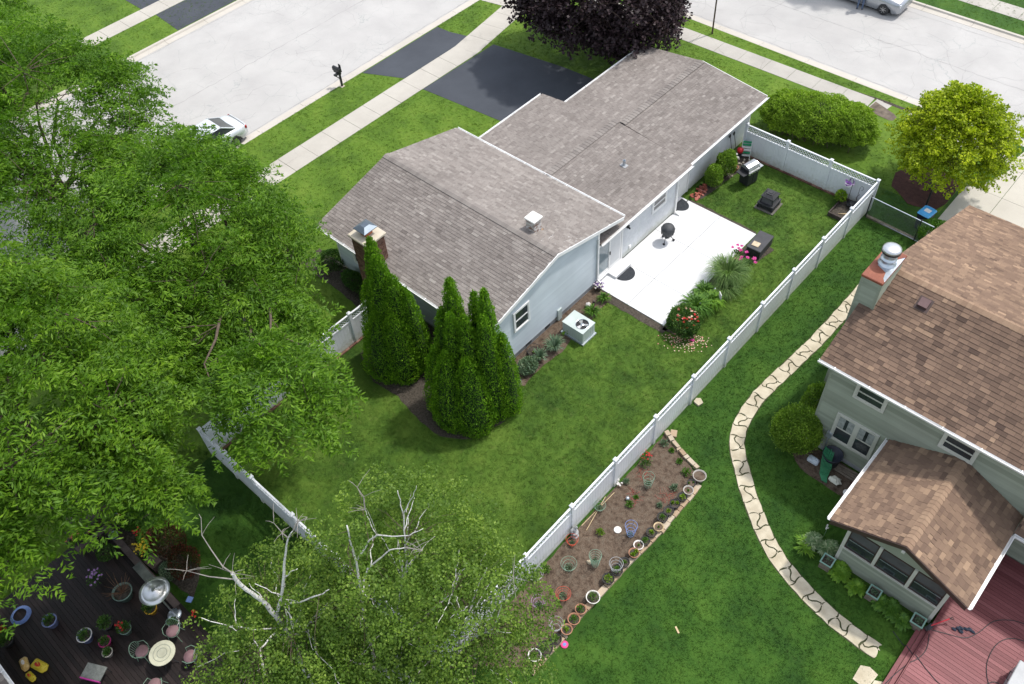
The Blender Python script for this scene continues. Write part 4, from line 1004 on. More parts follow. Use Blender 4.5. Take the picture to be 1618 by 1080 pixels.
# ================================================================== fences
PH = 1.78
def lattice_mesh(L, h=.34):
    mb = MB(); st = .155; w = .026
    for dirn in (1, -1):
        s = -h
        while s < L:
            # slat from (s,0) to (s+h,h), clipped
            a0 = max(s, 0); b0 = min(s + h, L)
            if b0 - a0 > .03:
                za = a0 - s; zb = b0 - s
                x0, x1 = (a0, b0) if dirn > 0 else (L - a0, L - b0)
                y = .006 * dirn
                mb.bar((x0, y, za), (x1, y, zb), .010, w) if False else mb.add(
                    [(x0 - w * .7, y - .005, za), (x0 + w * .7, y - .005, za), (x1 + w * .7, y - .005, zb), (x1 - w * .7, y - .005, zb),
                     (x0 - w * .7, y + .005, za), (x0 + w * .7, y + .005, za), (x1 + w * .7, y + .005, zb), (x1 - w * .7, y + .005, zb)],
                    [(0, 1, 2, 3), (7, 6, 5, 4), (0, 3, 7, 4), (1, 5, 6, 2)])
            s += st
    return mesh_of('lattice', mb, VINYL)
def panel_mesh(L):
    mb = MB(); n = max(2, round(L / .152)); w = L / n
    for k in range(n):
        mb.bevel_box(k * w + .0015, -.019, .10, (k + 1) * w - .0015, .019, 1.29, .004)
    return mesh_of('board_panel', mb, VINYL)
def rail_mesh(L, h, w): return mesh_of('rail', MB().bevel_box(0, -w / 2, 0, L, w / 2, h, .008), VINYL)
postm = mesh_of('post', MB().box(-.064, -.064, -.05, .064, .064, PH), VINYL)
capmb = MB().bevel_box(-.082, -.082, PH, .082, .082, PH + .035, .008)
capmb.add([(-.07, -.07, PH + .035), (.07, -.07, PH + .035), (.07, .07, PH + .035), (-.07, .07, PH + .035), (0, 0, PH + .085)], [(0, 1, 4), (1, 2, 4), (2, 3, 4), (3, 0, 4)])
capmesh = mesh_of('post_cap', capmb, VINYL)
CACHE = {}
def vinyl_fence(label, p, q, bays, first=True, last=True, edging=0, cat='fence'):
    """bays: list of bay lengths or a count; posts stand at the bay ends"""
    p = Vector((*p, 0)); q = Vector((*q, 0)); d = q - p; L = d.length; ang = math.atan2(d.y, d.x); d.normalize()
    if isinstance(bays, int): bays = [L / bays] * bays
    t = thing('vinyl_fence', label, cat, p, ang, None)
    s = 0; ss = [0]
    for b in bays: s += b; ss.append(s)
    for i, s in enumerate(ss):
        if (i == 0 and not first) or (i == len(ss) - 1 and not last): continue
        o = piece('post', postm, t, Matrix.Translation((s, 0, 0))); piece('post_cap', capmesh, o, Matrix.Identity(4))
    for i, b in enumerate(bays):
        l = round(b - .128, 3); x = ss[i] + .064
        if l not in CACHE: CACHE[l] = (panel_mesh(l), lattice_mesh(l), rail_mesh(l, .14, .048), rail_mesh(l, .09, .06), rail_mesh(l, .05, .075))
        pm, lm, rb, rm, rt = CACHE[l]
        piece('board_panel', pm, t, Matrix.Translation((x, 0, 0)))
        o = piece('lattice', lm, t, Matrix.Translation((x, 0, 1.355))); o['kind'] = 'stuff'
        piece('bottom_rail', rb, t, Matrix.Translation((x, 0, .03)))
        piece('middle_rail', rm, t, Matrix.Translation((x, 0, 1.27)))
        piece('top_rail', rt, t, Matrix.Translation((x, 0, 1.69)))
    if edging:
        mb = MB(); x = 0
        while x < L - .1:
            mb.val = rnd.random(); w = .2
            mb.box(x, edging * .09 - .05, -.02, x + w - .012, edging * .09 + .05, .055 + rnd.uniform(0, .02)); x += w
        o = part('brick_edging', mb, BRICK, t, kind='stuff')
    return t
S = 2.44
vinyl_fence('white vinyl lattice-top fence running past the long garden bed beside the side lawn', (0, -4.15), (0, 24.4), [1.71] + [S] * 11)
vinyl_fence('white vinyl fence behind the gas grill and fire pit at the far end', (-6.93, 24.4), (-.07, 24.4), 3, last=False, edging=-1)
vinyl_fence('white vinyl fence along the near end between the big tree and the birches', (-12.85, -4.15), (-.07, -4.15), [1.62, 1.62] + [2.37] * 4, last=False)
vinyl_fence('white vinyl fence with lattice top half hidden under the big tree beside the dark evergreens', (-12.85, -4.08), (-12.85, 5.9), 4, first=False, edging=-1)
# chain link gate section, ground timber, bin, pole
cl = thing('chain_link_fence', 'low grey chain link fence between white fence corner and green house', 'fence', (.2, 23.85, 0), world=True)
part('post', MB().tube([(.12, 23.86, 0), (.12, 23.86, 1.3)], .03), BLACK, cl); part('post', MB().tube([(2.55, 23.75, 0), (2.55, 23.75, 1.28)], .03), BLACK, cl)
part('post', MB().tube([(3.15, 23.72, 0), (3.15, 23.72, 1.2)], .025), BLACK, cl)
part('top_rail', MB().tube([(.12, 23.86, 1.2), (3.15, 23.72, 1.2)], .024), GALV, cl); part('bottom_rail', MB().tube([(.12, 23.86, .06), (3.15, 23.72, .06)], .014), GALV, cl)
mb = MB(); L = 3.03; s = -1.1
while s < L:
    for dr in (1, -1):
        a0 = max(s, 0); b0 = min(s + 1.1, L)
        if b0 - a0 > .03:
            xa, xb = (a0, b0) if dr > 0 else (L - a0, L - b0)
            mb.tube([(.12 + xa, 23.86 - xa * .046, .08 + a0 - s), (.12 + xb, 23.86 - xb * .046, .08 + b0 - s)], .0022, 3, False)
    s += .075
part('wire_mesh', mb, GALV, cl, kind='stuff')
solo('ground_timber', MB().box(.1, 23.8, .0, 2.55, 23.94, .09, Matrix.Rotation(-.03, 3, 'Z')), WOODG, 'weathered grey timber lying on the grass under the chain link fence', 'timber')
bn = thing('recycling_bin', 'blue-lidded black wheeled recycling bin with white label beside the chain link fence', 'bin', (2.42, 24.72, 0), -.12)
mb = MB(); vs = []
for z, a, b in ((.05, .20, .24), (.98, .27, .33)): vs += [(-a, -b, z), (a, -b, z), (a, b, z), (-a, b, z)]
mb.add(vs, [(3, 2, 1, 0), (4, 5, 6, 7), (0, 1, 5, 4), (1, 2, 6, 5), (2, 3, 7, 6), (3, 0, 4, 7)])
mb.box(-.29, -.36, .93, .29, .36, .985)
part('bin_body', mb, M('bin_navy', (.012, .016, .03), (.02, .026, .045), 4, .45), bn)
mb = MB().bevel_box(-.30, -.38, .985, .30, .36, 1.05, .05); lid = part('lid', mb, M('lid_blue', (.06, .30, .60), (.08, .35, .66), 2, .4), bn)
part('lid_label', MB().box(-.14, -.10, 1.051, .14, .14, 1.054), F_WHITE, lid); part('lid_handle', MB().bevel_box(-.16, .24, 1.05, .16, .30, 1.085, .015), M('lid_blue', ()), lid)
for s in (-1, 1): part('wheel', MB().lathe([(.04, -.03), (.12, -.03), (.12, .03), (.04, .03)], 16, (s * .27, .27, .12), Matrix.Rotation(PI / 2, 3, 'Y')), BLACKP, bn)
lp = thing('lamp_post', 'slim black yard post standing behind the blue-lidded bin', 'post', (1.95, 26.15, 0), world=True)
part('pole', MB().tube([(1.95, 26.15, 0), (1.95, 26.15, 2.25)], [.045, .035], 10), BLACK, lp)
part('finial', MB().blob((1.95, 26.15, 2.29), .05, 8, 6, 0), TRIM, lp)
pl = thing('street_pole', 'tall thin dark pole on the grass verge beside the far street', 'pole', (-14.3, 32.7, 0), world=True)
part('pole', MB().tube([(-14.3, 32.7, -.05), (-14.3, 32.7, 6.5)], [.05, .035], 10), TWIG, pl)
part('sign_plate', MB().box(-14.35, 32.3, 5.6, -14.33, 33.1, 5.9), GALV, pl)
# mailbox
mbx = thing('mailbox', 'black curbside mailbox with newspaper tube on its post beside the street', 'mailbox', (-27.92, 15.6, 0), 0)
part('post', MB().box(-.05, -.05, -.05, .05, .05, 1.22).box(-.08, -.35, .84, .08, .05, .93).bar((0, -.02, .5), (0, -.3, .86), .05), BLACK, mbx)
mb = MB(); pr = [(-.1, .95), (.1, .95), (.1, 1.1), (.07, 1.17), (0, 1.2), (-.07, 1.17), (-.1, 1.1)]
vs = [(x * 1.1 - .12, y, z) for y in (-.42, .12) for x, z in pr]
mb2 = MB(); vs = [(y, x, z) for y in (-.45, .15) for x, z in pr]; mb2.add(vs, [tuple(range(7)), tuple(range(13, 6, -1))] + [(i, 7 + i, 7 + (i + 1) % 7, (i + 1) % 7) for i in range(7)])
part('box', mb2, BLACK, mbx); part('flag', MB().box(-.1, .11, 1.1, .1, .125, 1.38), BLACK, mbx)
part('paper_tube', MB().tube([(-.42, 0, .86), (.1, 0, .86)], .075, 10), BLACKP, mbx); part('post_base', MB().box(-.12, -.12, 0, .12, .12, .03), STONEC, mbx)

# ================================================================== vehicles and the person
def wheel_part(parent, x, y, r, side):
    R = Matrix.Rotation(PI / 2, 3, 'X')
    w = part('wheel', MB().lathe([(r * .6, -.10), (r * .93, -.10), (r, -.07), (r, .07), (r * .93, .10), (r * .6, .10)], 28, (x, y, r), R), BLACKP, parent)
    mb = MB().lathe([(r * .60, .06 * side), (r * .62, .085 * side), (r * .55, .07 * side)], 24, (x, y, r), R)
    for k in range(7):
        a = k * 2 * PI / 7; c = Vector((x, y - .085 * side, r)); e = Vector((math.cos(a), 0, math.sin(a)))
        mb.bar(c + e * .03, c + e * r * .6, .045, .02)
    mb.lathe([(.05, .07 * side), (.05, .10 * side)], 12, (x, y, r), R)
    part('rim', mb, STEEL, w)
def car(name, label, loc, rot, paint, L, W, H, belt, cab, kind, lights=True):
    """body lofted over stations along x; cab = (x rear base, x rear roof, x front roof, x front base)"""
    t = thing(name, label, 'car', loc, rot)
    r = .33; hw = W / 2; xs = [-L / 2 + L * k / 22 for k in range(23)]
    wxs = (-L / 2 + L * .20, L / 2 - L * .19)
    mb = MB(); rings = []
    for x in xs:
        u = (x / (L / 2)); e = abs(u)
        w = hw * (1 - .16 * max(0, (e - .72) / .28) ** 2)
        top = belt(x); zb = .20 + .10 * max(0, (e - .88) / .12)
        arch = max(0, max(1 - ((x - q) / (r + .10)) ** 2 for q in wxs)) ** .5 * (r + .38) if min(abs(x - q) for q in wxs) < r + .10 else 0
        zs = max(zb, arch) if arch else zb
        rings.append([(x, -w * .90, zs), (x, -w, max(.42, zs)), (x, -w * 1.0, max(top * .72, zs + .02)), (x, -w * .965, top * .93), (x, -w * .84, top), (x, 0, top + .035), (x, w * .84, top), (x, w * .965, top * .93), (x, w, max(top * .72, zs + .02)), (x, w, max(.42, zs)), (x, w * .90, zs)])
    m = 11; vs = [q for rg in rings for q in rg]
    fs = [(i * m + k, (i + 1) * m + k, (i + 1) * m + k + 1, i * m + k + 1) for i in range(len(xs) - 1) for k in range(m - 1)] + [tuple(range(m)), tuple(range(len(vs) - 1, len(vs) - m - 1, -1))]
    mb.add(vs, fs); part('body', mb, paint, t, True)
    part('underbody', MB().box(-L / 2 + .3, -hw * .78, .16, L / 2 - .3, hw * .78, .5), BLACKP, t)
    x0, x1, x2, x3 = cab; zb = belt((x1 + x2) / 2) - .01; wb, wt = hw * .90, hw * .70
    B = [(x0, -wb * .92, belt(x0) - .01), (x3, -wb * .92, belt(x3) - .01), (x3, wb * .92, belt(x3) - .01), (x0, wb * .92, belt(x0) - .01)]
    T = [(x1, -wt, H - .05), (x2, -wt, H - .05), (x2, wt, H - .05), (x1, wt, H - .05)]
    names = ('side_window', 'windscreen', 'side_window', 'rear_window')
    for i in range(4):
        j = (i + 1) % 4
        part(names[i], MB().add([B[i], B[j], T[j], T[i], Vector(B[i]) * .985, Vector(B[j]) * .985, Vector(T[j]) * .985, Vector(T[i]) * .985], [(0, 1, 2, 3), (7, 6, 5, 4)]), GLASS, t)
    mb = MB(); n = 5; vs = []
    for a in range(n + 1):
        for b in range(n + 1):
            u, v = a / n, b / n; x = x1 - .04 + (x2 - x1 + .08) * u; y = (-wt - .02) + 2 * (wt + .02) * v
            vs.append((x, y, H - .045 + .05 * math.sin(PI * u) * math.sin(PI * v) ** .5 if 0 < v < 1 else H - .06))
    mb.add(vs, [(a * (n + 1) + b, (a + 1) * (n + 1) + b, (a + 1) * (n + 1) + b + 1, a * (n + 1) + b + 1) for a in range(n) for b in range(n)])
    part('car_roof', mb, paint, t, True)
    for i in range(4): part('pillar', MB().bar(Vector(B[i]) * 1.0, T[i], .07, .05), paint, t)
    for s in (-1, 1):
        xm = (x1 + x2) / 2; part('pillar', MB().bar((xm, s * wb * .985, zb), (xm, s * wt * 1.01, H - .06), .06, .04), BLACKP, t)
        for wxp in wxs: wheel_part(t, wxp, s * (hw - .10), r, -s)
        part('mirror', MB().blob((x3 - .55, s * (hw + .08), zb + .05), (.07, .11, .07), 8, 6, 0), paint, t)
        part('door_handle', MB().box(xm + .25, s * hw - .01, zb - .16, xm + .42, s * hw + .015, zb - .13), STEEL, t)
        part('tail_light', MB().box(-L / 2 + .02, s * hw * .70 - .16, belt(-L / 2) * .78, -L / 2 + .12, s * hw * .70 + .18, belt(-L / 2) * .95), M('lamp_red', (.35, .02, .02), (.45, .03, .03), 5, .2), t)
        part('headlight', MB().box(L / 2 - .16, s * hw * .68 - .17, belt(L / 2) * .74, L / 2 - .01, s * hw * .68 + .17, belt(L / 2) * .96), M('lamp_clear', (.6, .62, .64), (.7, .72, .74), 5, .15), t)
    part('number_plate', MB().box(-L / 2 - .012, -.17, .48, -L / 2 + .01, .17, .60), F_WHITE, t)
    part('seam', MB().tube([(-L / 2 + .10, -hw * .80, belt(-L / 2 + .1) + .008), (-L / 2 + .10, 0, belt(-L / 2 + .1) + .05), (-L / 2 + .10, hw * .80, belt(-L / 2 + .1) + .008)], .012, 5), BLACK, t)
    return t
def sedan_belt(x):
    return .98 - .10 * max(0, (x - .9) / 1.4) ** 1.5 - (.06 if x < -2.0 else 0) - .03 * abs(x / 2.3) ** 4
def van_belt(x): return 1.05 - .14 * max(0, (x - 1.2) / 1.3) ** 1.4 - .04 * abs(x / 2.5) ** 6
P_WHITE = M('paint_silver_white', (.60, .63, .66), (.64, .67, .70), 2, .22, metal=.25, spec=.6)
P_SILV = M('paint_silver', (.36, .38, .41), (.42, .44, .47), 2, .22, metal=.6, spec=.6)
car('parked_car', 'white sedan parked at the kerb, its boot showing beyond the tree leaves', (-29.22, 7.05, roadz), -PI / 2, P_WHITE, 4.7, 1.82, 1.44, sedan_belt, (-1.75, -.95, .45, 1.25), 'sedan')
car('parked_car', 'silver minivan parked at the far kerb, cut off by the top edge', (-9.15, 41.45, roadz), 0.0, P_SILV, 5.0, 1.95, 1.72, van_belt, (-2.42, -2.15, .75, 1.65), 'van')
def person():
    t = thing('person', 'person in blue jeans and dark shoes standing beside the silver minivan', 'person', (-8.92, 40.28, roadz), .35)
    J = {'pel': (0, 0, .96, .15), 'sp': (0, -.01, 1.12, .15), 'ch': (0, 0, 1.32, .17), 'nk': (0, 0, 1.50, .065), 'hd0': (0, .01, 1.58, .085), 'hd': (0, .015, 1.68, .105), 'hd2': (0, .01, 1.77, .07)}
    for s, n in ((-1, 'l'), (1, 'r')):
        J.update({n + 'hip': (s * .10, 0, .90, .11), n + 'kn': (s * .125, .02, .50, .068), n + 'an': (s * .14, 0, .09, .048), n + 'heel': (s * .145, -.02, .045, .045), n + 'toe': (s * .165, .17, .035, .040),
                  n + 'sh': (s * .18, 0, 1.42, .070), n + 'el': (s * .26, -.03, 1.14, .046), n + 'wr': (s * .25, .08, .92, .032), n + 'pa': (s * .245, .11, .86, .034)})
        for f, (dx, ln) in enumerate(((-.028, .07), (-.009, .085), (.010, .08), (.028, .06))):
            J[n + 'f%d' % f] = (s * .245 + dx * .3, .125 + dx, .82, .011); J[n + 'g%d' % f] = (s * .24 + dx * .2, .125 + dx, .82 - ln, .009)
        J[n + 'th'] = (s * .235, .155, .84, .012); J[n + 'th2'] = (s * .23, .17, .80, .010)
    E = [('pel', 'sp'), ('sp', 'ch'), ('ch', 'nk'), ('nk', 'hd0'), ('hd0', 'hd'), ('hd', 'hd2')]
    for n in 'lr':
        E += [('pel', n + 'hip'), (n + 'hip', n + 'kn'), (n + 'kn', n + 'an'), (n + 'an', n + 'heel'), (n + 'heel', n + 'toe'), ('ch', n + 'sh'), (n + 'sh', n + 'el'), (n + 'el', n + 'wr'), (n + 'wr', n + 'pa'), (n + 'pa', n + 'th'), (n + 'th', n + 'th2')]
        for f in range(4): E += [(n + 'pa', n + 'f%d' % f), (n + 'f%d' % f, n + 'g%d' % f)]
    ks = list(J); me = bpy.data.meshes.new('skin_cage'); me.from_pydata([J[k][:3] for k in ks], [(ks.index(a), ks.index(b)) for a, b in E], [])
    o = bpy.data.objects.new('skin_cage', me); COL.objects.link(o); md = o.modifiers.new('s', 'SKIN')
    for i, k in enumerate(ks):
        sv = me.skin_vertices[0].data[i]; sv.radius = (J[k][3], J[k][3] * (.72 if k in ('pel', 'sp', 'ch') else 1)); sv.use_root = (k == 'pel')
    o.modifiers.new('u', 'SUBSURF').levels = 2
    dg = bpy.context.evaluated_depsgraph_get(); ev = bpy.data.meshes.new_from_object(o.evaluated_get(dg))
    bpy.data.objects.remove(o)
    mats = [M('skin', (.42, .25, .18), (.46, .28, .2), 6, .55), M('shirt_grey', (.10, .11, .13), (.14, .15, .17), 8, .8), M('denim', (.07, .10, .17), (.11, .15, .23), 12, .85), M('shoe_black', (.012, .012, .014), (.02, .02, .022), 8, .5)]
    for m in mats: ev.materials.append(m)
    for p in ev.polygons:
        c = p.center; p.use_smooth = True
        p.material_index = 3 if c.z < .085 else 2 if (c.z < 1.0 and abs(c.x) < .2) else 0 if (c.z > 1.49 or (abs(c.x) > .2 and c.z < 1.1)) else 1
    b = bpy.data.objects.new('body', ev); COL.objects.link(b); b.parent = t
    hr = MB().blob((0, -.015, 1.745), (.10, .115, .095), 12, 8, .04); part('hair', hr, M('hair_brown', (.035, .022, .014), (.05, .032, .02), 20, .7), t, True)
    part('nose', MB().blob((0, .125, 1.67), (.013, .02, .022), 8, 6, 0), mats[0], t, True)
    for s in (-1, 1):
        part('eye', MB().blob((s * .035, .108, 1.70), .012, 8, 6, 0), F_WHITE, t, True); part('ear', MB().blob((s * .105, .01, 1.68), (.012, .02, .03), 8, 6, 0), mats[0], t, True)
    part('mouth', MB().box(-.025, .105, 1.625, .025, .117, 1.635), M('lip', (.30, .10, .09), (.34, .12, .1), 5, .5), t)
person()

# ================================================================== things on and round the patio
def half_mat(label, x, y, r0, r1, a0, z, rot):
    t = thing('door_mat', label, 'mat', (x, y, z), rot)
    pts = [(r1 * math.cos(a), r0 * math.sin(a)) for a in [(-PI / 2) + PI * k / 24 for k in range(25)]]
    part('mat_base', MB().prism(pts, 0, .012), RUB, t)
    pr = MB()
    for k in range(1, 5):
        f = k / 5
        pr.tube([(r1 * f * math.cos(a), r0 * f * math.sin(a), .013) for a in [(-PI / 2) + PI * j / 20 for j in range(21)]], .006, 4)
    part('mat_ribs', pr, RUB, t)
half_mat('dark half-round rubber mat below the sliding door step', -6.41, 13.84, .5, .54, 0, .046, 0)
half_mat('dark half-round rubber mat at the white side door', -7.26, 19.14, .44, .66, 0, .046, 0)
ky = thing('kettle_grill', 'round kettle grill under a charcoal cover standing on the patio', 'grill', (-6.10, 16.72, .045), .3)
part('cover', MB().lathe([(.27, .50), (.30, .58), (.32, .72), (.315, .80), (.27, .90), (.16, .98), (.04, 1.0)], 20), COVER, ky, True)
mb = MB()
for k in range(18):
    a = k * PI / 9; r = .305 + .02 * (k % 2); mb.bar((r * math.cos(a), r * math.sin(a), .80), ((r - .02) * math.cos(a), (r - .02) * math.sin(a), .50), .03, .012)
part('cover_folds', mb, COVER, ky)
part('bowl', MB().lathe([(.05, .36), (.17, .38), (.25, .46), (.27, .56)], 20), BLACK, ky, True)
for k in range(3):
    a = k * 2 * PI / 3 + .4; part('leg', MB().tube([(.12 * math.cos(a), .12 * math.sin(a), .42), (.30 * math.cos(a), .30 * math.sin(a), .06)], .013, 8), BLACK, ky)
    part('wheel', MB().lathe([(.02, -.02), (.06, -.02), (.06, .02), (.02, .02)], 14, (.31 * math.cos(a), .31 * math.sin(a), .06), Matrix.Rotation(PI / 2, 3, 'X')), BLACKP, ky)
part('ash_catcher', MB().lathe([(.12, .22), (.13, .28), (.02, .3)], 16), STEEL, ky)
gg = thing('gas_grill', 'gas grill with stainless lid and black cabinet on the far lawn', 'grill', (-5.50, 22.62, 0), 1.35)
part('cabinet', MB().bevel_box(-.34, -.27, .06, .34, .27, .80, .02), BLACK, gg)
part('cabinet_door', MB().box(-.32, -.29, .10, -.01, -.272, .70).box(.01, -.29, .10, .32, -.272, .70), BLACKP, gg)
part('side_shelf', MB().bevel_box(-.68, -.26, .80, -.36, .26, .84, .01), BLACKP, gg); part('side_shelf', MB().bevel_box(.36, -.26, .80, .68, .26, .84, .01), STEEL, gg)
part('control_panel', MB().box(-.36, -.33, .76, .36, -.26, .88), STEEL, gg)
for k in range(4): part('knob', MB().lathe([(.025, 0), (.03, .03), (.02, .035)], 12, (-.24 + k * .16, -.33, .82), Matrix.Rotation(PI / 2, 3, 'X')), BLACK, gg)
lidp = [(-.28, .84), (-.28, 1.0), (-.20, 1.13), (-.05, 1.18), (.14, 1.16), (.26, 1.05), (.28, .84)]
mb = MB(); n = len(lidp); mb.add([(x, y, z) for x in (-.35, .35) for y, z in lidp], [tuple(range(n)), tuple(range(2 * n - 1, n - 1, -1))] + [(i, n + i, n + (i + 1) % n, (i + 1) % n) for i in range(n)])
ld = part('lid', mb, STEEL, gg); part('lid_handle', MB().tube([(-.28, -.29, .97), (-.28, -.34, .97), (.28, -.34, .97), (.28, -.29, .97)], .012, 8), STEEL, ld)
part('lid_end', MB().box(-.375, -.28, .84, -.352, .28, 1.0).box(.352, -.28, .84, .375, .28, 1.0), BLACK, ld)
for sx in (-1, 1):
    for sy in (-1, 1): part('caster', MB().blob((sx * .28, sy * .22, .035), .035, 8, 6, 0), BLACKP, gg)
fp = thing('fire_pit', 'black square metal fire pit with peaked hood on the lawn', 'fire pit', (-3.78, 21.72, 0), .05)
def frust(mb, a0, a1, z0, z1):
    return mb.add([(-a0, -a0, z0), (a0, -a0, z0), (a0, a0, z0), (-a0, a0, z0), (-a1, -a1, z1), (a1, -a1, z1), (a1, a1, z1), (-a1, a1, z1)], [(3, 2, 1, 0), (4, 5, 6, 7), (0, 1, 5, 4), (1, 2, 6, 5), (2, 3, 7, 6), (3, 0, 4, 7)])
part('base_slab', MB().box(-.50, -.50, 0, .50, .50, .05), STONEC if False else M('slab_dark', (.10, .095, .08), (.15, .14, .12), 5, .9), fp)
for sx in (-1, 1):
    for sy in (-1, 1): part('leg', MB().box(sx * .36 - .04, sy * .36 - .04, .05, sx * .36 + .04, sy * .36 + .04, .16), BLACK, fp)
part('hearth', frust(frust(MB(), .42, .42, .14, .20), .38, .36, .20, .32), BLACK, fp)
part('hearth_rim', frust(MB(), .43, .41, .32, .36), BLACKP, fp)
part('mesh_screen', frust(MB(), .30, .24, .36, .70), SCREEN, fp)
for sx in (-1, 1):
    for sy in (-1, 1): part('corner_post', MB().bar((sx * .31, sy * .31, .36), (sx * .25, sy * .25, .70), .035), BLACK, fp)
hd = part('hood', frust(frust(MB(), .33, .33, .70, .73), .31, .20, .73, .80), BLACK, fp); part('hood_top', frust(frust(MB(), .16, .16, .80, .84), .10, .08, .84, .87), BLACKP, hd)
sb = thing('storage_box', 'low black storage box with tan board on top beside the patio corner', 'box', (-2.55, 18.9, .0), .06)
part('box_body', MB().bevel_box(-.33, -.62, .03, .33, .62, .48, .02), BLACKP, sb)
for k in range(4): part('groove_band', MB().box(-.337, -.62, .08 + k * .1, .337, .62, .10 + k * .1).box(-.33, -.627, .08 + k * .1, .33, .627, .10 + k * .1), BLACK, sb)
part('lid', MB().bevel_box(-.36, -.65, .48, .36, .65, .54, .02), M('lid_charcoal', (.035, .035, .038), (.05, .05, .054), 4, .4), sb)
solo('tan_board', MB().box(-2.75, 18.45, .541, -2.42, 18.75, .565, Matrix.Rotation(.1, 3, 'Z')), M('board_tan', (.45, .36, .24), (.55, .46, .33), 8, .8), 'small tan board lying on the black storage box', 'board')
ac = thing('air_conditioner', 'pale green air conditioning unit with open round fan beside the house wall', 'air conditioner', (-5.72, 9.80, 0), 0)
part('pad', MB().box(-.62, -.46, 0, .62, .46, .08), GALV, ac)
part('cabinet', MB().box(-.55, -.40, .08, .55, .40, .70), ACG, ac)
for s in (-1, 1):
    for k in range(9): part('louvre', MB().box(-.50 + k * .115, s * .40 - .008, .14, -.41 + k * .115, s * .40 + .008, .64), ACG, ac)
for k in range(6): part('louvre', MB().box(.542, -.36 + k * .122, .14, .558, -.27 + k * .122, .64), ACG, ac)
mb = MB(); n = 32; fx = .20; vs = []; R1 = .285
sq = []
for k in range(n):
    a = 2 * PI * k / n; c_, s_ = math.cos(a), math.sin(a); q = 1 / max(abs(c_), abs(s_))
    X_ = fx + c_ * q * .4; Y_ = s_ * q * .42
    X_ = max(-.57, min(.57, fx + c_ * q * (.37 if c_ > 0 else .77))); Y_ = max(-.42, min(.42, s_ * q * .42))
    sq.append((X_, Y_))
for z in (.70, .735):
    vs += [(x, y, z) for x, y in sq] + [(fx + R1 * math.cos(2 * PI * k / n), R1 * math.sin(2 * PI * k / n), z) for k in range(n)]
fs = []
for k in range(n):
    j = (k + 1) % n; fs += [(2 * n + k, 2 * n + j, 3 * n + j, 3 * n + k), (k, n + k, n + j, j), (k, j, 2 * n + j, 2 * n + k), (n + k, 3 * n + k, 3 * n + j, n + j)]
mb.add(vs, fs); part('top_panel', mb, ACG, ac)
part('fan_well', MB().lathe([(.282, .701), (.282, .703)], 32, (fx, 0, 0)), BLACK, ac)
part('fan_guard', MB().tube([(fx + R1 * math.cos(a), R1 * math.sin(a), .738) for a in [k * PI / 16 for k in range(33)]], .010, 6), GALV, ac)
for k in range(3):
    a = k * 2 * PI / 3 + .5; e = Vector((math.cos(a), math.sin(a), 0)); s = Vector((-e.y, e.x, 0)); c = Vector((fx, 0, .717))
    part('fan_blade', MB().add([c + e * .07 - s * .04, c + e * .25 - s * .10 + Vector((0, 0, .012)), c + e * .26 + s * .08 - Vector((0, 0, .006)), c + e * .07 + s * .05], [(0, 1, 2, 3)]), STEEL, ac)
part('fan_hub', MB().lathe([(.075, .704), (.075, .735), (.04, .745)], 18, (fx, 0, 0)), GALV, ac)

# ================================================================== garden bed: stone edging, pots, plants, cages
sw = thing('stone_edging', 'low tan stone edging round two sides of the long garden bed', 'wall', (2.2, 3, 0), world=True)
def stones_along(parent, pts, w, h, lmin=.22, lmax=.42):
    for i in range(len(pts) - 1):
        a = Vector((*pts[i], 0)); b = Vector((*pts[i + 1], 0)); d = (b - a); L = d.length; d.normalize(); s = Vector((-d.y, d.x, 0)); x = 0
        while x < L - .05:
            l = min(rnd.uniform(lmin, lmax), L - x); mb = MB(); mb.val = rnd.random()
            hh = h * rnd.uniform(.75, 1.15); ww = w * rnd.uniform(.8, 1.1); o = rnd.uniform(-.02, .02)
            P = [a + d * (x + .008 + rnd.uniform(0, .015)) + s * (-ww / 2 + o), a + d * (x + l - .008 - rnd.uniform(0, .015)) + s * (-ww / 2 + o + rnd.uniform(-.02, .02)), a + d * (x + l - .01) + s * (ww / 2 + o), a + d * (x + .01) + s * (ww / 2 + o)]
            mb.prism([(p.x, p.y) for p in P], -.03, hh)
            part('stone', mb, WALLST, parent); x += l
stones_along(sw, [(.10, 8.05), (.56, 7.83), (1.0, 7.68), (1.45, 7.55), (2.0, 7.42)], .17, .14)
stones_along(sw, [(2.42, 6.9), (2.46, 4.4), (2.34, 2.9), (2.27, 1.5), (2.24, .2), (2.28, -.8), (2.28, -2.4)], .20, .13)
solo('loose_stone', MB().box(.25, 8.0, 0, .5, 8.3, .10, Matrix.Rotation(.5, 3, 'Z')), WALLST, 'loose brownish stone at the fence end of the garden bed edging', 'stone')
solo('loose_stone', MB().prism([(.10, 9.9), (.36, 9.85), (.42, 10.08), (.22, 10.2), (.08, 10.1)], 0, .09), PATHS, 'pale flat stone lying in the grass against the right fence', 'stone')
def pot(label, x, y, z, r, h, mat, soil=SOIL, rim=.012, group=None, name='plant_pot', rimmat=None):
    t = thing(name, label, 'plant pot', (x, y, z), rnd.uniform(0, 6), group)
    part('pot_wall', MB().lathe([(r * .68, 0), (r * .92, h * .85), (r * .96, h * .86), (r, h * .87), (r, h), (r - rim - .012, h), (r - rim - .02, h * .8)], 22), mat, t, True)
    part('rim', MB().tube([(r * .985 * math.cos(a), r * .985 * math.sin(a), h) for a in [k * PI / 12 for k in range(25)]], rim, 6), rimmat or mat, t, True)
    part('soil', MB().lathe([(.01, h * .82), (r - rim - .015, h * .80), (r - rim - .015, h * .82), (.01, h * .86)], 16), soil, t)
    return t
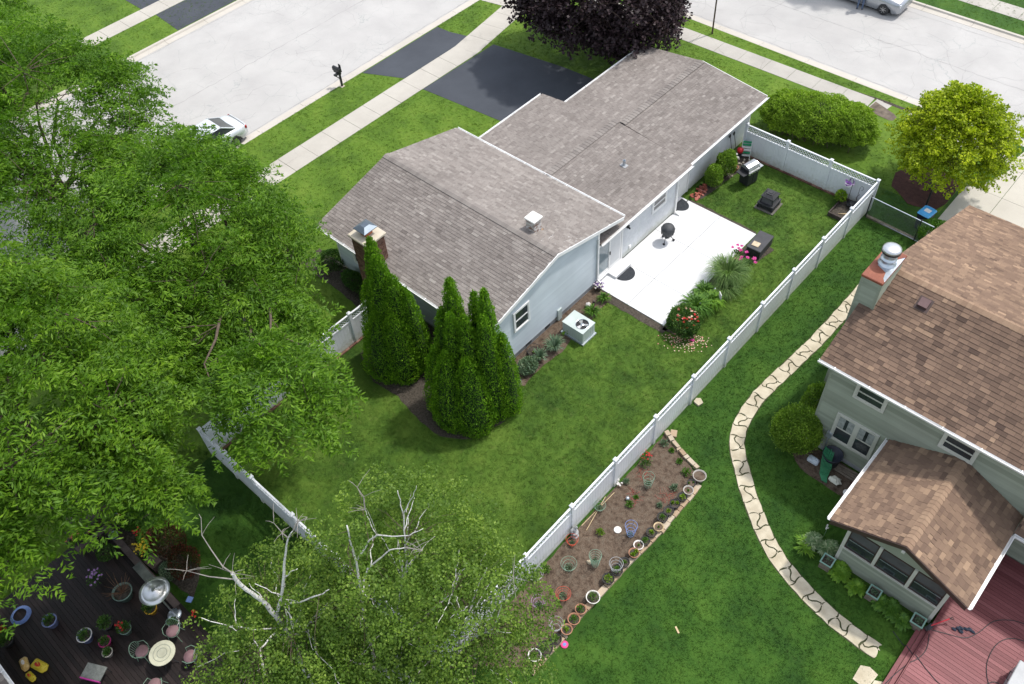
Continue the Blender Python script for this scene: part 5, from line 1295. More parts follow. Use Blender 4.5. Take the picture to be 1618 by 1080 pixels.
def leaves_blob(name, parent_t, c, r, n, L, W, mat, up=.5):
    """a loose clump of leaves as a child part (thing-local coordinates)"""
    d = rdir(n); d[:, 2] = np.abs(d[:, 2]) * 1.1 - .15; P = np.array(c) + d * np.array(r) * NR.uniform(.25, 1, (n, 1))
    D = d + np.array([0, 0, up]) + NR.normal(size=(n, 3)) * .35; N = np.array([0, 0, 1.0]) + NR.normal(size=(n, 3)) * .6
    return leaf_part(name, parent_t, mat, P, D, N, L * NR.uniform(.6, 1.3, n), W * NR.uniform(.7, 1.3, n), .5 + NR.normal(size=n) * .22)
G_ = 'pots lined up on the stone edging of the garden bed'
PEWT = M('pot_grey_rim', (.36, .33, .30), (.45, .42, .38), 6, .7); PBLK = M('pot_black', (.02, .02, .02), (.04, .04, .04), 6, .6); PTAN = M('pot_tan', (.48, .36, .20), (.56, .44, .27), 6, .7); PWHT = M('pot_white', (.66, .64, .60), (.74, .72, .68), 6, .6); PGRN = M('pot_sage', (.10, .16, .13), (.15, .22, .18), 5, .6)
POTS = [  # x, y, r, h, material, plant (0 none), text
 (2.26, 7.10, .25, .30, PEWT, 0, 'largest grey-rimmed pot of bare soil at the far corner of the bed'),
 (2.20, 6.66, .16, .22, PBLK, .05, 'dark pot with a tiny seedling between two grey-rimmed pots'),
 (2.30, 6.33, .19, .26, PEWT, .06, 'grey-rimmed pot with a small sprout, second big one from the far corner'),
 (2.28, 5.98, .18, .22, PBLK, .22, 'dark pot with bright yellow-green leaves below the second grey-rimmed pot'),
 (2.24, 5.58, .19, .22, PBLK, .14, 'dark pot with yellow-green tufts at two sides, next to the bright leafy one'),
 (2.24, 5.20, .19, .22, PBLK, .12, 'dark pot with one bright sprig at its edge, far from the lawn frisbee'),
 (2.22, 4.84, .20, .22, PBLK, .18, 'black pot full of grey-green seedlings above the tan-rimmed pot'),
 (2.34, 4.44, .18, .22, PTAN, .05, 'tan-rimmed pot of soil on the stone edging'),
 (2.28, 4.10, .19, .22, PBLK, .14, 'dark pot with a round lime green seedling beside the tan-rimmed pot'),
 (2.30, 3.70, .17, .20, PBLK, .24, 'small black pot with a leaning green plant above the white ring pot'),
 (2.22, 3.42, .18, .20, PWHT, .05, 'white-rimmed pot of soil next to the orange clay pot'),
 (2.29, 3.06, .19, .24, TERRA, .18, 'orange clay pot with two lime green tufts'),
 (2.24, 2.58, .18, .20, PBLK, .12, 'dark pot half behind a wire cage, below the orange clay pot'),
 (2.24, 2.16, .20, .24, PBLK, .26, 'dark pot with a wire cage and green plant on the edging'),
 (2.20, 1.72, .21, .24, PBLK, .28, 'dark pot with broad light green leaves next to the bare edging stretch'),
 (2.22, .86, .24, .28, PWHT, .30, 'large white pot with leafy green plant standing alone on the edging'),
 (2.17, .26, .19, .24, TERRA, .28, 'clay pot with tall green plant below the large white pot'),
 (2.22, -.16, .21, .26, TERRA, .24, 'clay pot with dense green plant, third up from the lawn frisbee'),
 (2.26, -.58, .19, .24, TERRA, .14, 'clay pot with small lime sprout, second up from the lawn frisbee'),
 (2.20, -1.06, .19, .22, PBLK, .26, 'dark pot full of green leaves closest to the pink frisbee'),
 (2.12, -1.52, .26, .26, PBLK, .34, 'wide dark pot with bushy plant near the birch twigs'),
 (2.02, -1.92, .22, .24, PWHT, .10, 'white ring pot at the near end of the edging under the birch twigs')]
for x, y, r, h, m, pl_, txt in POTS:
    t = pot(txt, x, y, .0 if r > .23 else .04, r, h, m, MULCH if pl_ < .07 else SOIL, group=G_)
    if pl_ > .0:
        k = 'two' in txt
        for c in (((-.08, .03), (.09, .02)) if k else ((0, 0),)):
            leaves_blob('seedling', t, (c[0], c[1], h * .85 + pl_ * .25), (r * (.45 if k else .75) * min(1, pl_ * 5), r * (.45 if k else .75) * min(1, pl_ * 5), pl_ * .7), int(30 + pl_ * 260), .075, .035, L_YOUNG if ('lime' in txt or 'bright' in txt or 'yellow' in txt or 'light' in txt) else L_LILY)
def cage(label, x, y, r, h, mat, rings=4, legs=4, lean=0, plant=None, cat='plant cage', inv=True):
    t = thing('plant_cage', label, cat, (x, y, .01), rnd.uniform(0, 6))
    for k in range(rings):
        z = .12 + (h - .12) * k / (rings - 1); rr = r * (.55 + .45 * k / (rings - 1))
        part('ring', MB().tube([(rr * math.cos(a) + lean * z, rr * math.sin(a), z) for a in [j * PI / 9 for j in range(19)]], .008, 5), mat, t)
    for k in range(legs):
        a = 2 * PI * k / legs; part('wire', MB().tube([(r * .5 * math.cos(a), r * .5 * math.sin(a), -.03), (r * math.cos(a) + lean * h, r * math.sin(a), h)], .006, 5), mat, t)
    if plant: leaves_blob('plant', t, (0, 0, plant * .4), (r * .6, r * .6, plant * .6), 140, .07, .03, L_SILV)
    return t
W_GRN = M('wire_green', (.14, .24, .17), (.20, .30, .22), 5, .5); W_BLU = M('wire_blue', (.12, .20, .45), (.18, .26, .52), 5, .5); W_RED = M('wire_red', (.42, .06, .03), (.50, .09, .05), 5, .5); W_GAL = M('wire_grey', (.30, .31, .32), (.40, .41, .42), 5, .5)
cage('pale green wire cage over a leafy tomato plant in the upper part of the bed', 1.0, 5.62, .22, .75, W_GRN, 4, 4, 0, .45)
cage('blue wire cage with three rings in the middle of the bed', 1.72, 3.62, .22, .75, W_BLU, 4, 4, 0, .2)
cage('tall green wire cage full of leaves beside a small stone', 1.48, 1.90, .22, .8, W_GRN, 6, 5, 0, .6)
cage('wide green wire cage with low sprouts nearer the fence', .86, 1.22, .28, .4, W_GRN, 3, 5, 0, .15)
cage('red wire cage over a bushy plant in the lower part of the bed', 1.42, .25, .26, .42, W_RED, 4, 5, 0, .45)
cage('red wire cage beneath the grey squirrel statue', .36, 2.0, .22, .42, W_RED, 3, 4, 0, .25)
cage('grey wire cage over dense leaves right against the fence in birch shade', .22, .18, .28, .45, W_GAL, 3, 4, 0, .5)
cage('faint lilac wire cage with small plant at the shaded end of the bed', .95, -.50, .24, .4, M('wire_lilac', (.28, .2, .32), (.34, .25, .38), 5, .5), 3, 4, 0, .15)
cage('grey wire cage standing over the dark leafy pot below the orange clay pot', 2.16, 2.20, .24, .62, W_GAL, 4, 4)
cage('grey wire cage leaning behind the clay pot with small sprout', 1.92, -.72, .24, .5, W_GAL, 3, 4)
cage('grey wire cage with blue-green leaves behind the fence stakes', .24, 3.72, .22, .35, W_GRN, 3, 4, 0, .3)
for lb, x, y, r, h, m in [('pale green sprouting plant nearest the stone corner by the fence', .36, 7.55, .2, .16, L_SILV), ('small green sprout second along the far stones', .76, 7.48, .12, .12, L_LILY), ('small green plant in the middle of the far stones', 1.28, 7.27, .14, .16, L_LILY),
        ('green plant tucked behind the largest grey-rimmed pot', 1.76, 7.02, .2, .2, L_LILY), ('dark green leafy perennial close to the fence at the far end', .36, 6.35, .28, .26, L_DARK), ('small blue-green plant beside white flowers at the fence', .28, 5.25, .15, .18, L_SILV),
        ('blue-green leafy plant just left of the dark seedling pots', 1.80, 6.20, .18, .2, L_SILV), ('small green plant next to the grey ball ornament', .95, 4.58, .16, .2, L_LILY), ('small grey-green plant beside the black pot full of seedlings', 1.80, 5.26, .13, .15, L_SILV),
        ('bright green pepper plant beside the white disc', .85, 2.98, .17, .24, L_YOUNG), ('green seedling at the foot of the lowest fence post of the bed', .30, .65, .2, .2, L_LILY), ('low sprout in red netting near the bamboo stakes', .95, 5.0, .1, .06, L_LILY)]:
    t = thing('garden_plant', lb, 'plant', (x, y, .01), 0, 'small plants set out in the garden bed')
    leaves_blob('leaves', t, (0, 0, h * .4), (r, r, h * .7), int(80 + r * 500), .08, .035, m)
    part('stem', MB().tube([(0, 0, -.02), (.01, .01, h * .7)], .006, 5), W_GRN, t)
wf = thing('flower_plant', 'small cluster of white flowers against the white fence', 'flower', (.12, 5.02, .01), 0); part('petals', flowers([(rnd.uniform(-.1, .1), rnd.uniform(-.12, .12), rnd.uniform(.06, .16)) for _ in range(9)], .05), F_WHITE, wf, kind='stuff')
rf = thing('flower_plant', 'low red-stemmed perennial at the far fence end of the bed', 'flower', (.14, 6.62, .01), 0); part('petals', flowers([(rnd.uniform(-.2, .2), rnd.uniform(-.2, .2), rnd.uniform(.06, .16)) for _ in range(16)], .045), F_RED, rf, kind='stuff'); leaves_blob('leaves', rf, (0, 0, .06), (.24, .24, .1), 90, .06, .03, L_LILY)
for i, (x, y, lb) in enumerate([(.9, 4.95, 'red netting spread on mulch left of the grey ball ornament'), (1.72, 5.75, 'red netting spread on mulch beside the dark seedling pots'), (.55, 5.9, 'faint red netting on mulch close to the far fence')]):
    mb = MB()
    for k in range(26):
        a = rnd.uniform(0, PI); c = Vector((x + rnd.uniform(-.28, .28), y + rnd.uniform(-.3, .3), .025)); e = Vector((math.cos(a), math.sin(a), 0)) * rnd.uniform(.06, .2)
        mb.tube([c - e, c + Vector((0, 0, .02)), c + e], .004, 4)
    solo('netting', mb, M('netting_red', (.32, .08, .06), (.38, .11, .08), 5, .7), lb, 'netting')
st_ = thing('bamboo_stake', 'longer of two thin bamboo stakes lying near the fence', 'stake', (.2, 3.7, .03), world=True); part('cane', MB().tube([(.22, 4.62, .05), (.16, 2.78, .05)], .014, 6), PTAN, st_)
st_ = thing('bamboo_stake', 'shorter of two thin bamboo stakes lying near the fence', 'stake', (.2, 3.5, .03), world=True); part('cane', MB().tube([(.09, 4.26, .08), (.40, 2.76, .03)], .014, 6), PTAN, st_)
dsc = thing('white_disc', 'round white garden disc lying on the mulch', 'disc', (1.24, 3.50, .0), 0); part('disc', MB().lathe([(.13, .02), (.14, .03), (.13, .045), (.07, .05), (.065, .045)], 24), PWHT, dsc)
gb = thing('ball_ornament', 'grey gazing ball ornament on the mulch beside a small plant', 'ornament', (.76, 4.72, 0), 0); part('ball', MB().blob((0, 0, .09), .085, 14, 10, 0), GALV, gb, True); part('stand', MB().lathe([(.05, 0), (.03, .03)], 12), PBLK, gb)
solo('garden_rock', MB().blob((1.26, 1.86, .04), (.10, .08, .07), 9, 6, .18), PATHS, 'small pale rock beside the tall green wire cage', 'rock')
sq_ = thing('squirrel_statue', 'grey squirrel statue on a round stone pedestal against the white fence', 'statue', (.20, 2.34, 0), 0)
part('pedestal', MB().lathe([(.14, 0), (.15, .03), (.11, .06), (.10, .22), (.14, .25), (.14, .28)], 18), STONEC if False else FOUND, sq_)
sb_ = MB().blob((0, 0, .40), (.07, .09, .12), 12, 9, .02).blob((.03, .05, .55), (.05, .06, .055), 12, 8, .02).blob((0, -.02, .30), (.075, .085, .05), 12, 8, .02)
part('body', sb_, FOUND, sq_, True); part('tail', MB().tube([(-.02, -.09, .32), (-.03, -.15, .42), (-.03, -.14, .55), (-.02, -.09, .62)], [.035, .05, .05, .02], 10), FOUND, sq_, True)
for s in (-1, 1): part('ear', MB().blob((.03 + s * .025, .04, .61), (.012, .012, .022), 8, 6, 0), FOUND, sq_)
fr_ = thing('frisbee', 'pink frisbee with blue centre lying on the grass by the edging', 'frisbee', (2.47, -.95, .01), 0); part('disc', MB().lathe([(.125, .0), (.13, .02), (.11, .03), (.02, .032)], 22), M('frisbee_pink', (.65, .04, .20), (.7, .06, .25), 5, .4), fr_); part('centre', MB().lathe([(.06, .033), (.055, .036)], 16), W_BLU, fr_)
solo('wood_stick', MB().box(4.86, 1.84, .0, 5.10, 1.90, .03, Matrix.Rotation(-.5, 3, 'Z')), PTAN, 'small tan wood offcut lying on the side lawn', 'stick')
# ================================================================== curving stone path
pth = thing('stone_path', None, None, (3, 10, 0), world=True); props(pth, kind='structure')
CP = [(2.24, 21.2), (2.26, 19.4), (2.24, 17.5), (2.20, 15.7), (2.08, 14.2), (1.97, 12.9), (1.90, 11.8), (1.98, 10.8), (2.14, 10.0), (2.45, 9.35), (2.85, 8.85), (3.34, 8.40), (3.85, 7.88), (4.39, 7.42), (4.98, 6.95), (5.62, 6.50), (6.3, 6.15), (7.1, 5.87), (7.9, 5.66), (8.72, 5.52), (9.6, 5.46), (10.80, 5.50)]
def path_pt(s):
    i = 0; acc = 0
    for i in range(len(CP) - 1):
        L = math.dist(CP[i], CP[i + 1])
        if acc + L >= s or i == len(CP) - 2: break
        acc += L
    t = min(1, (s - acc) / L); a, b = Vector(CP[i]), Vector(CP[i + 1]); p = a.lerp(b, t)
    d0 = (Vector(CP[min(i + 1, len(CP) - 1)]) - Vector(CP[max(i, 0)])).normalized(); d1 = (Vector(CP[min(i + 2, len(CP) - 1)]) - Vector(CP[min(i + 1, len(CP) - 2)])).normalized()
    d = d0.lerp(d1, t * .5).normalized(); return p, Vector((-d.y, d.x))
PL = sum(math.dist(CP[i], CP[i + 1]) for i in range(len(CP) - 1)); PW = .62
def uv2w(s, u):
    p, n = path_pt(max(0.0, min(PL, s))); q = p + n * u * PW / 2; return (q.x, q.y)
def stone_poly(out, shrink=.052):
    out = [p for k, p in enumerate(out) if math.dist(p, out[k - 1]) > .012]
    ar = sum(out[k - 1][0] * p[1] - p[0] * out[k - 1][1] for k, p in enumerate(out)); sg = 1 if ar > 0 else -1; res = []
    for i, p in enumerate(out):
        a = Vector(out[i - 1]); b = Vector(out[(i + 1) % len(out)]); t = (b - a).normalized(); n = Vector((-t.y, t.x)) * sg
        res.append(Vector(p) + n * shrink * .5)
    return [(p.x, p.y) for p in res]
s = 0.0; seg = .56; i = 0
def joint(s0, amp):   # wavy joint across the path from u=-1 to 1
    return [(s0 + amp * math.sin(PI * (u)) * .9, u) for u in (-1, -.6, -.2, .2, .6, 1)]
js = []
while s < PL: js.append(joint(s, .055 * (1 if i % 2 else -1))); s += seg * rnd.uniform(.9, 1.1); i += 1
for i in range(len(js) - 1):
    A, B = js[i], js[i + 1]; s0 = (A[0][0] + A[-1][0]) / 2; s1 = (B[0][0] + B[-1][0]) / 2
    if i % 2 == 0:
        polys = [A + [((s0 + s1) / 2, 1.0)] + B[::-1] + [((s0 + s1) / 2, -1.0)]]
    else:
        f = 1 if (i // 2) % 2 else -1
        mid = [(s0 + .0 + (s1 - s0) * t, (.30 * math.sin(2 * PI * t) + .15 * (1 - 2 * t)) * f) for t in (0, .2, .4, .6, .8, 1)]
        def cut(J, um, side): return [q for q in J if (q[1] - um) * side > .02]
        L_ = cut(A, mid[0][1], -1) + mid + cut(B, mid[-1][1], -1)[::-1] + [((s0 + s1) / 2, -1.0)]
        R_ = [q for q in mid[::-1]] + cut(A, mid[0][1], 1) + [((s0 + s1) / 2, 1.0)] + cut(B, mid[-1][1], 1)[::-1]
        polys = [L_, R_]
    for P in polys:
        w = stone_poly([uv2w(a + rnd.uniform(-.012, .012), u + (rnd.uniform(-.09, .05) * (1 if u > 0 else -1) if abs(u) > .9 else 0)) for a, u in P]); z = .022 + rnd.uniform(0, .012)
        part('paving_stone', MB().prism(w, -.04, z), PATHS, pth)
for a in ((10.35, 4.5), (10.9, 4.35)):
    part('paving_stone', MB().prism([(a[0] - .28, a[1] - .33), (a[0] + .2, a[1] - .36), (a[0] + .26, a[1] + .30), (a[0] - .05, a[1] + .36), (a[0] - .3, a[1] + .22)], -.04, .025), PATHS, pth)
struct('path_joint_soil', MB().add([(*uv2w(k * .5, u), .004) for k in range(int(PL / .5)) for u in (-1.0, 1.0)], [(2 * k, 2 * k + 1, 2 * k + 3, 2 * k + 2) for k in range(int(PL / .5) - 1)]), M('joint_moss', (.035, .05, .018), (.075, .075, .035), 9, .95))

# ================================================================== red deck of the green house
dk = thing('red_deck', 'red stained wooden deck with a step along its edge beside the screened porch', 'deck', (13, 8, 0), world=True)
w_ = .138
y = 3.0; DTX = 11.16
def deck_x0(y): return 11.16 if y < 7.2 else 11.12
cuts = (13.6, 15.9)
while y < 11.12:
    x0 = deck_x0(y); ends = [x0, cuts[int(y * 7) % 2], 17.0]
    for a, b in zip(ends[:-1], ends[1:]):
        mb = MB(); mb.val = rnd.random(); mb.box(a + .003, y, .30, b - .003, min(y + w_ - .010, 11.13), .335 + rnd.uniform(0, .003)); part('deck_board', mb, DECKR, dk)
    y += w_
part('joist_frame', MB().box(11.2, 3.05, .0, 16.9, 11.1, .292), BROWNT, dk)
part('fascia_board', MB().box(11.125, 3.0, .02, 11.155, 7.2, .31), DECKR, dk)
for k, (x, wv) in enumerate([(10.83, .135), (10.98, .135)]):
    mb = MB(); mb.val = .2 + .5 * k; mb.box(x, 3.6, .15, x + wv, 7.05, .185); part('step_board', mb, DECKR, dk)
part('step_riser', MB().box(10.835, 3.62, .0, 10.86, 7.03, .148), DECKR, dk)
for k in range(3):
    mb = MB(); mb.val = .4; mb.box(10.84 + .003 * k, 3.60 - .15 * k - .15, .15, 13.5, 3.592 - .15 * k, .185); part('step_board', mb, DECKR, dk)
for nm, pts in (('black cable snaking from the porch corner across the red deck towards the right edge', [(11.05, 7.0), (11.6, 7.25), (12.1, 7.5), (12.35, 7.95), (12.55, 8.6), (12.95, 9.0), (13.4, 9.2), (14.2, 9.6)]),
                ('black cable looping across the lower part of the red deck beside the white box', [(10.3, 6.4), (10.85, 6.15), (11.25, 5.95), (11.7, 5.75), (12.2, 5.62), (12.7, 5.8), (13.1, 6.3), (13.35, 6.75), (13.6, 6.75), (13.55, 6.5), (13.25, 6.6), (12.95, 7.2), (12.95, 8.0), (13.3, 8.5), (14.0, 8.7)]),
                ('thin black cable running down over the deck step onto the path stones', [(11.2, 6.9), (11.35, 6.4), (11.3, 5.95), (11.1, 5.5), (10.95, 4.9), (10.85, 4.2)])):
    P = []
    for i in range(len(pts) - 1):
        p0, p1, p2, p3 = [Vector(pts[max(0, min(len(pts) - 1, i + j))]) for j in (-1, 0, 1, 2)]
        for k in range(6):
            t = k / 6; q = .5 * ((2 * p1) + (p2 - p0) * t + (2 * p0 - 5 * p1 + 4 * p2 - p3) * t * t + (3 * p1 - p0 - 3 * p2 + p3) * t ** 3)
            P.append((q.x, q.y, .35 if q.x > 11.14 else .198 if q.x > 10.84 and q.y > 3.6 else .03))
    solo('cable', MB().tube(P, .013, 6), BLACKP, nm, 'cable')
gl = MB()
for k, (x, y) in enumerate([(11.72, 7.55), (11.80, 7.65), (11.92, 7.60), (11.88, 7.72), (12.0, 7.80), (12.1, 7.86), (12.2, 7.84)]): gl.blob((x, y, .37), (.08, .05, .035), 8, 5, .3)
solo('work_gloves', gl, M('glove_dark', (.02, .03, .05), (.035, .045, .07), 9, .8), 'dark crumpled work gloves lying on the red deck', 'gloves')
sv = thing('shovel', 'shovel with red shaft and black grip leaning at the porch corner', 'shovel', (11.15, 7.2, 0), world=True)
part('shaft', MB().tube([(11.12, 7.15, .42), (11.45, 7.62, .62)], .018, 8), M('shaft_red', (.6, .03, .05), (.65, .05, .07), 5, .4), sv)
part('grip', MB().tube([(11.45, 7.62, .62), (11.50, 7.74, .64), (11.56, 7.68, .65), (11.46, 7.63, .62)], .016, 6), BLACK, sv)
part('blade', MB().add([(10.98, 7.02, .30), (11.14, 6.95, .28), (11.2, 7.18, .40), (11.08, 7.24, .42), (11.02, 7.10, .31)], [(0, 1, 2, 3, 4)]), BLACK, sv)
wb = thing('white_cabinet', 'white box on the deck cut off by the right edge', 'cabinet', (13.95, 7.0, .335), 0)
part('box_body', MB().bevel_box(-.35, -.45, 0, .35, .45, .75, .03), M('cabinet_pale_grey', (.34, .35, .36), (.40, .41, .42), 4, .5), wb); part('box_lid', MB().bevel_box(-.38, -.48, .75, .38, .48, .80, .02), M('cabinet_pale_grey', ()), wb); part('handle', MB().tube([(-.36, -.2, .5), (-.42, -.2, .55), (-.42, .1, .55), (-.36, .1, .5)], .012, 6), BLACK, wb)
mt = solo('deck_skirt_mulch', MB().prism([(4.4, 11.1), (4.4, 11.15), (4.5, 11.15)], 0, .01), MULCH, 'strip', 'mulch'); bpy.data.objects.remove(mt)

# planters and hostas at the porch front
def square_planter(label, x, y, rot, plant):
    t = thing('square_planter', label, 'planter', (x, y, 0), rot, 'square wooden planters along the porch wall')
    for sx, sy, wx_, wy_ in ((-1, 0, .03, .19), (1, 0, .03, .19), (0, -1, .19, .03), (0, 1, .19, .03)):
        for k in range(3): mb = MB(); mb.val = rnd.random(); mb.box(sx * .17 - wx_ / 2 - (.0), sy * .17 - wy_, .02 + k * .13, sx * .17 + wx_ / 2, sy * .17 + wy_, .14 + k * .13) if sx else mb.box(-wx_ + .02, sy * .17 - .015, .02 + k * .13, wx_ - .02, sy * .17 + .015, .14 + k * .13); part('slat', mb, WOODG, t)
    part('rim', MB().box(-.21, -.21, .41, .21, -.165, .435).box(-.21, .165, .41, .21, .21, .435).box(-.21, -.165, .41, -.165, .165, .435).box(.165, -.165, .41, .21, .165, .435), M('rim_teal', (.16, .30, .24), (.24, .38, .31), 5, .7), t)
    part('soil', MB().box(-.155, -.155, .05, .155, .155, .36), SOIL, t)
    if plant: leaves_blob('leaves', t, (0, 0, .42), (.13, .13, .10), plant, .06, .03, L_SILV)
square_planter('green-rimmed wooden planter box at the left front corner of the porch', 7.50, 7.04, .05, 60)
square_planter('green-rimmed wooden planter box between the two hosta clumps', 9.22, 7.02, .03, 120)
square_planter('green-rimmed wooden planter box with white flowers next to the red deck', 10.74, 7.05, .04, 150)
def hosta(label, x, y, rx, ry, n, mat, group=None, L=.24, W=.11):
    t = thing('hosta_plant', label, 'plant', (x, y, .0), 0, group); nc = max(2, int(rx * 4))
    Ps = []; Ds = []; Ns = []
    for c in range(nc * 2):
        cx = NR.uniform(-rx, rx) * .85; cy = NR.uniform(-ry, ry) * .7; m = n // (nc * 2)
        a = NR.uniform(0, 2 * PI, m); q = NR.uniform(.15, 1, m); e = np.stack([np.cos(a), np.sin(a), np.zeros(m)], 1)
        P = np.array([cx, cy, .12]) + e * (q * .27)[:, None]; P[:, 2] += .26 - q * .20
        D = e.copy(); D[:, 2] = .5 - q * .95; Ps.append(P); Ds.append(D); Ns.append(np.array([0, 0, 1.0]) + e * .35 + NR.normal(size=(m, 3)) * .18)
    P = np.concatenate(Ps); k = len(P)
    leaf_part('leaves', t, mat, P, np.concatenate(Ds), np.concatenate(Ns), L * NR.uniform(.7, 1.2, k), W * NR.uniform(.7, 1.2, k), .55 + NR.normal(size=k) * .2)
    return t
hosta('bright green hosta clump between the left and middle planter boxes', 8.45, 7.08, .70, .26, 700, L_HOSTA, L=.28, W=.13)
hosta('deeper green hosta clump between the middle and right planter boxes', 10.0, 7.02, .66, .28, 700, L_LILY, L=.28, W=.13)
hosta('large white-edged variegated hosta clump at the left side of the porch', 7.0, 7.62, .42, .45, 620, L_VAR, L=.26, W=.08)
hosta('yellow-green spiky hosta patch below the variegated clump', 6.62, 7.15, .22, .22, 160, L_HOSTA, L=.26, W=.05)
wfl = thing('flower_spike', 'thin white flower spike above the variegated hosta', 'flower', (6.9, 8.0, 0), 0); part('petals', flowers([(rnd.uniform(-.05, .05), rnd.uniform(-.05, .05), .55 + k * .04) for k in range(5)], .035), F_WHITE, wfl, kind='stuff'); part('stem', MB().tube([(0, 0, 0), (0, 0, .7)], .006, 5), W_GRN, wfl)
# clutter at the green house wall
hr_ = thing('garden_hose', 'green garden hose heaped over a dark bin by the green wall', 'hose', (5.45, 10.45, 0), world=True)
for k in range(9):
    o_ = k * .045; part('hose_loop', MB().tube([(5.20 + o_, 10.85 + rnd.uniform(-.05, .05), .72), (5.26 + o_, 10.62, .70 - .02 * k), (5.36 + o_ * 1.1, 10.40, .42), (5.52 + o_ * .8, 10.12, .12), (5.72 + o_ * .5, 9.95, .04)], .018, 6), M('hose_green', (.02, .16, .07), (.04, .22, .10), 5, .5), hr_)
db = thing('dark_tub', 'round dark plastic tub standing under the hose by the green wall', 'tub', (5.55, 10.8, 0), 0)
part('tub_wall', MB().lathe([(.28, 0), (.36, .60), (.38, .64), (.35, .64), (.33, .5)], 22), M('tub_navy', (.02, .025, .04), (.035, .04, .055), 5, .5), db, True)
bag = thing('soil_bag', 'crumpled pale plastic bag in the mulch beneath the round bush', 'bag', (5.05, 10.5, 0), 0); part('bag_body', MB().bevel_box(-.22, -.14, .02, .22, .14, .16, .05).blob((.05, .0, .15), (.16, .10, .06), 9, 6, .25), M('bag_pale', (.42, .50, .56), (.55, .60, .66), 5, .35), bag)
pk = thing('plank_pile', 'weathered grey planks lying along the base of the green wall', 'planks', (6.2, 10.75, 0), world=True)
for k in range(4): part('plank', MB().box(5.75, 10.62 + k * .10, .04 + .02 * (k % 2), 7.0, 10.70 + k * .10, .08 + .02 * (k % 2), Matrix.Rotation(.03 * k, 3, 'Z')), WOODG, pk)
solo('white_tarp', MB().blob((6.10, 10.22, .10), (.22, .16, .10), 12, 6, .3), M('tarp_offwhite', (.52, .52, .44), (.62, .62, .54), 5, .7), 'crumpled off-white tarp on the mulch below the planks', 'tarp')
gn = thing('garden_ball', 'small white round lantern globe beside the porch gutter', 'ornament', (6.66, 9.95, 0), 0); part('ball', MB().blob((0, 0, .2), .12, 14, 10, 0), F_WHITE, gn, True); part('stand', MB().tube([(0, 0, -.02), (0, 0, .12)], .03, 8), BLACK, gn)
bush('red_shrub', 'small dark red-leaved shrub beside the porch gutter', 'shrub', (6.85, 10.35, 0), (.25, .28, .45), 900, .07, .04, leaf_mat('leaf_burgundy', (.05, .008, .012), (.12, .015, .02), (.2, .03, .035), .2))

# ================================================================== dark deck at the lower left, with its garden clutter
dd = thing('dark_deck', 'dark brown stained deck in deep tree shade at the lower left', 'deck', (-9.5, -11, 0), world=True)
y = -13.9; k = 0
while y < -8.62:
    for a, b in ((-13.4, -9.9 + (k % 3) * .6), (-9.9 + (k % 3) * .6, -4.4)):
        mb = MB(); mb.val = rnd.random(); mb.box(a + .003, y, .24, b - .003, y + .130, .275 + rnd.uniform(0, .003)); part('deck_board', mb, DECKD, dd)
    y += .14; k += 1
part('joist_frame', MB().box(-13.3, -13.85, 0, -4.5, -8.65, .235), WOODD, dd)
part('rail_bench', MB().box(-12.9, -8.86, .62, -8.2, -8.62, .67), WOODD, dd)
part('rail_bench', MB().box(-12.92, -9.95, .62, -12.68, -8.865, .668), WOODD, dd)
for x in (-12.8, -11.6, -10.4, -9.2, -8.3): part('rail_post', MB().box(x - .05, -8.80, .24, x + .05, -8.70, .618), WOODD, dd)
part('rail_post', MB().box(-12.85, -9.9, .24, -12.75, -9.8, .618), WOODD, dd)
part('bench_seat', MB().box(-10.6, -8.98, .68, -9.2, -8.66, .72), WOODG if False else M('bench_green_grey', (.05, .06, .052), (.08, .09, .08), 5, .8), dd)
dz = .28
ht = thing('patio_heater', 'patio heater with round silver reflector on its slim pole', 'heater', (-8.24, -8.97, dz), 0)
part('base', MB().lathe([(.24, 0), (.24, .03), (.20, .06), (.08, .09)], 24), GALV, ht, True); part('pole', MB().tube([(0, 0, .08), (0, 0, 1.8)], .028, 10), STEEL, ht)
part('burner', MB().lathe([(.07, 1.70), (.09, 1.74), (.09, 1.92), (.06, 1.96)], 18), STEEL, ht, True)
part('reflector', MB().lathe([(.50, 1.90), (.505, 1.915), (.36, 1.97), (.22, 2.00), (.20, 2.02), (.12, 2.03), (.11, 2.05), (.02, 2.055)], 36), STEEL, ht, True)
tb = thing('garden_table', 'round cream garden table with ring pattern on the dark deck', 'table', (-7.0, -10.0, dz), 0)
part('table_top', MB().lathe([(.02, .70), (.42, .70), (.43, .72), (.42, .735), (.02, .737)], 36), M('table_cream', (.50, .49, .36), (.58, .57, .44), 8, .5, mottle=.1), tb)
for r in (.16, .28): part('ring_inlay', MB().tube([(r * math.cos(a), r * math.sin(a), .738) for a in [j * PI / 18 for j in range(37)]], .010, 5), M('inlay_grey', (.26, .28, .22), (.3, .32, .26), 5, .6), tb)
for k in range(4): a = k * PI / 2 + .6; part('leg', MB().tube([(.1 * math.cos(a), .1 * math.sin(a), .70), (.06 * math.cos(a), .06 * math.sin(a), .35), (.32 * math.cos(a), .32 * math.sin(a), .01)], .014, 6), BLACK, tb)
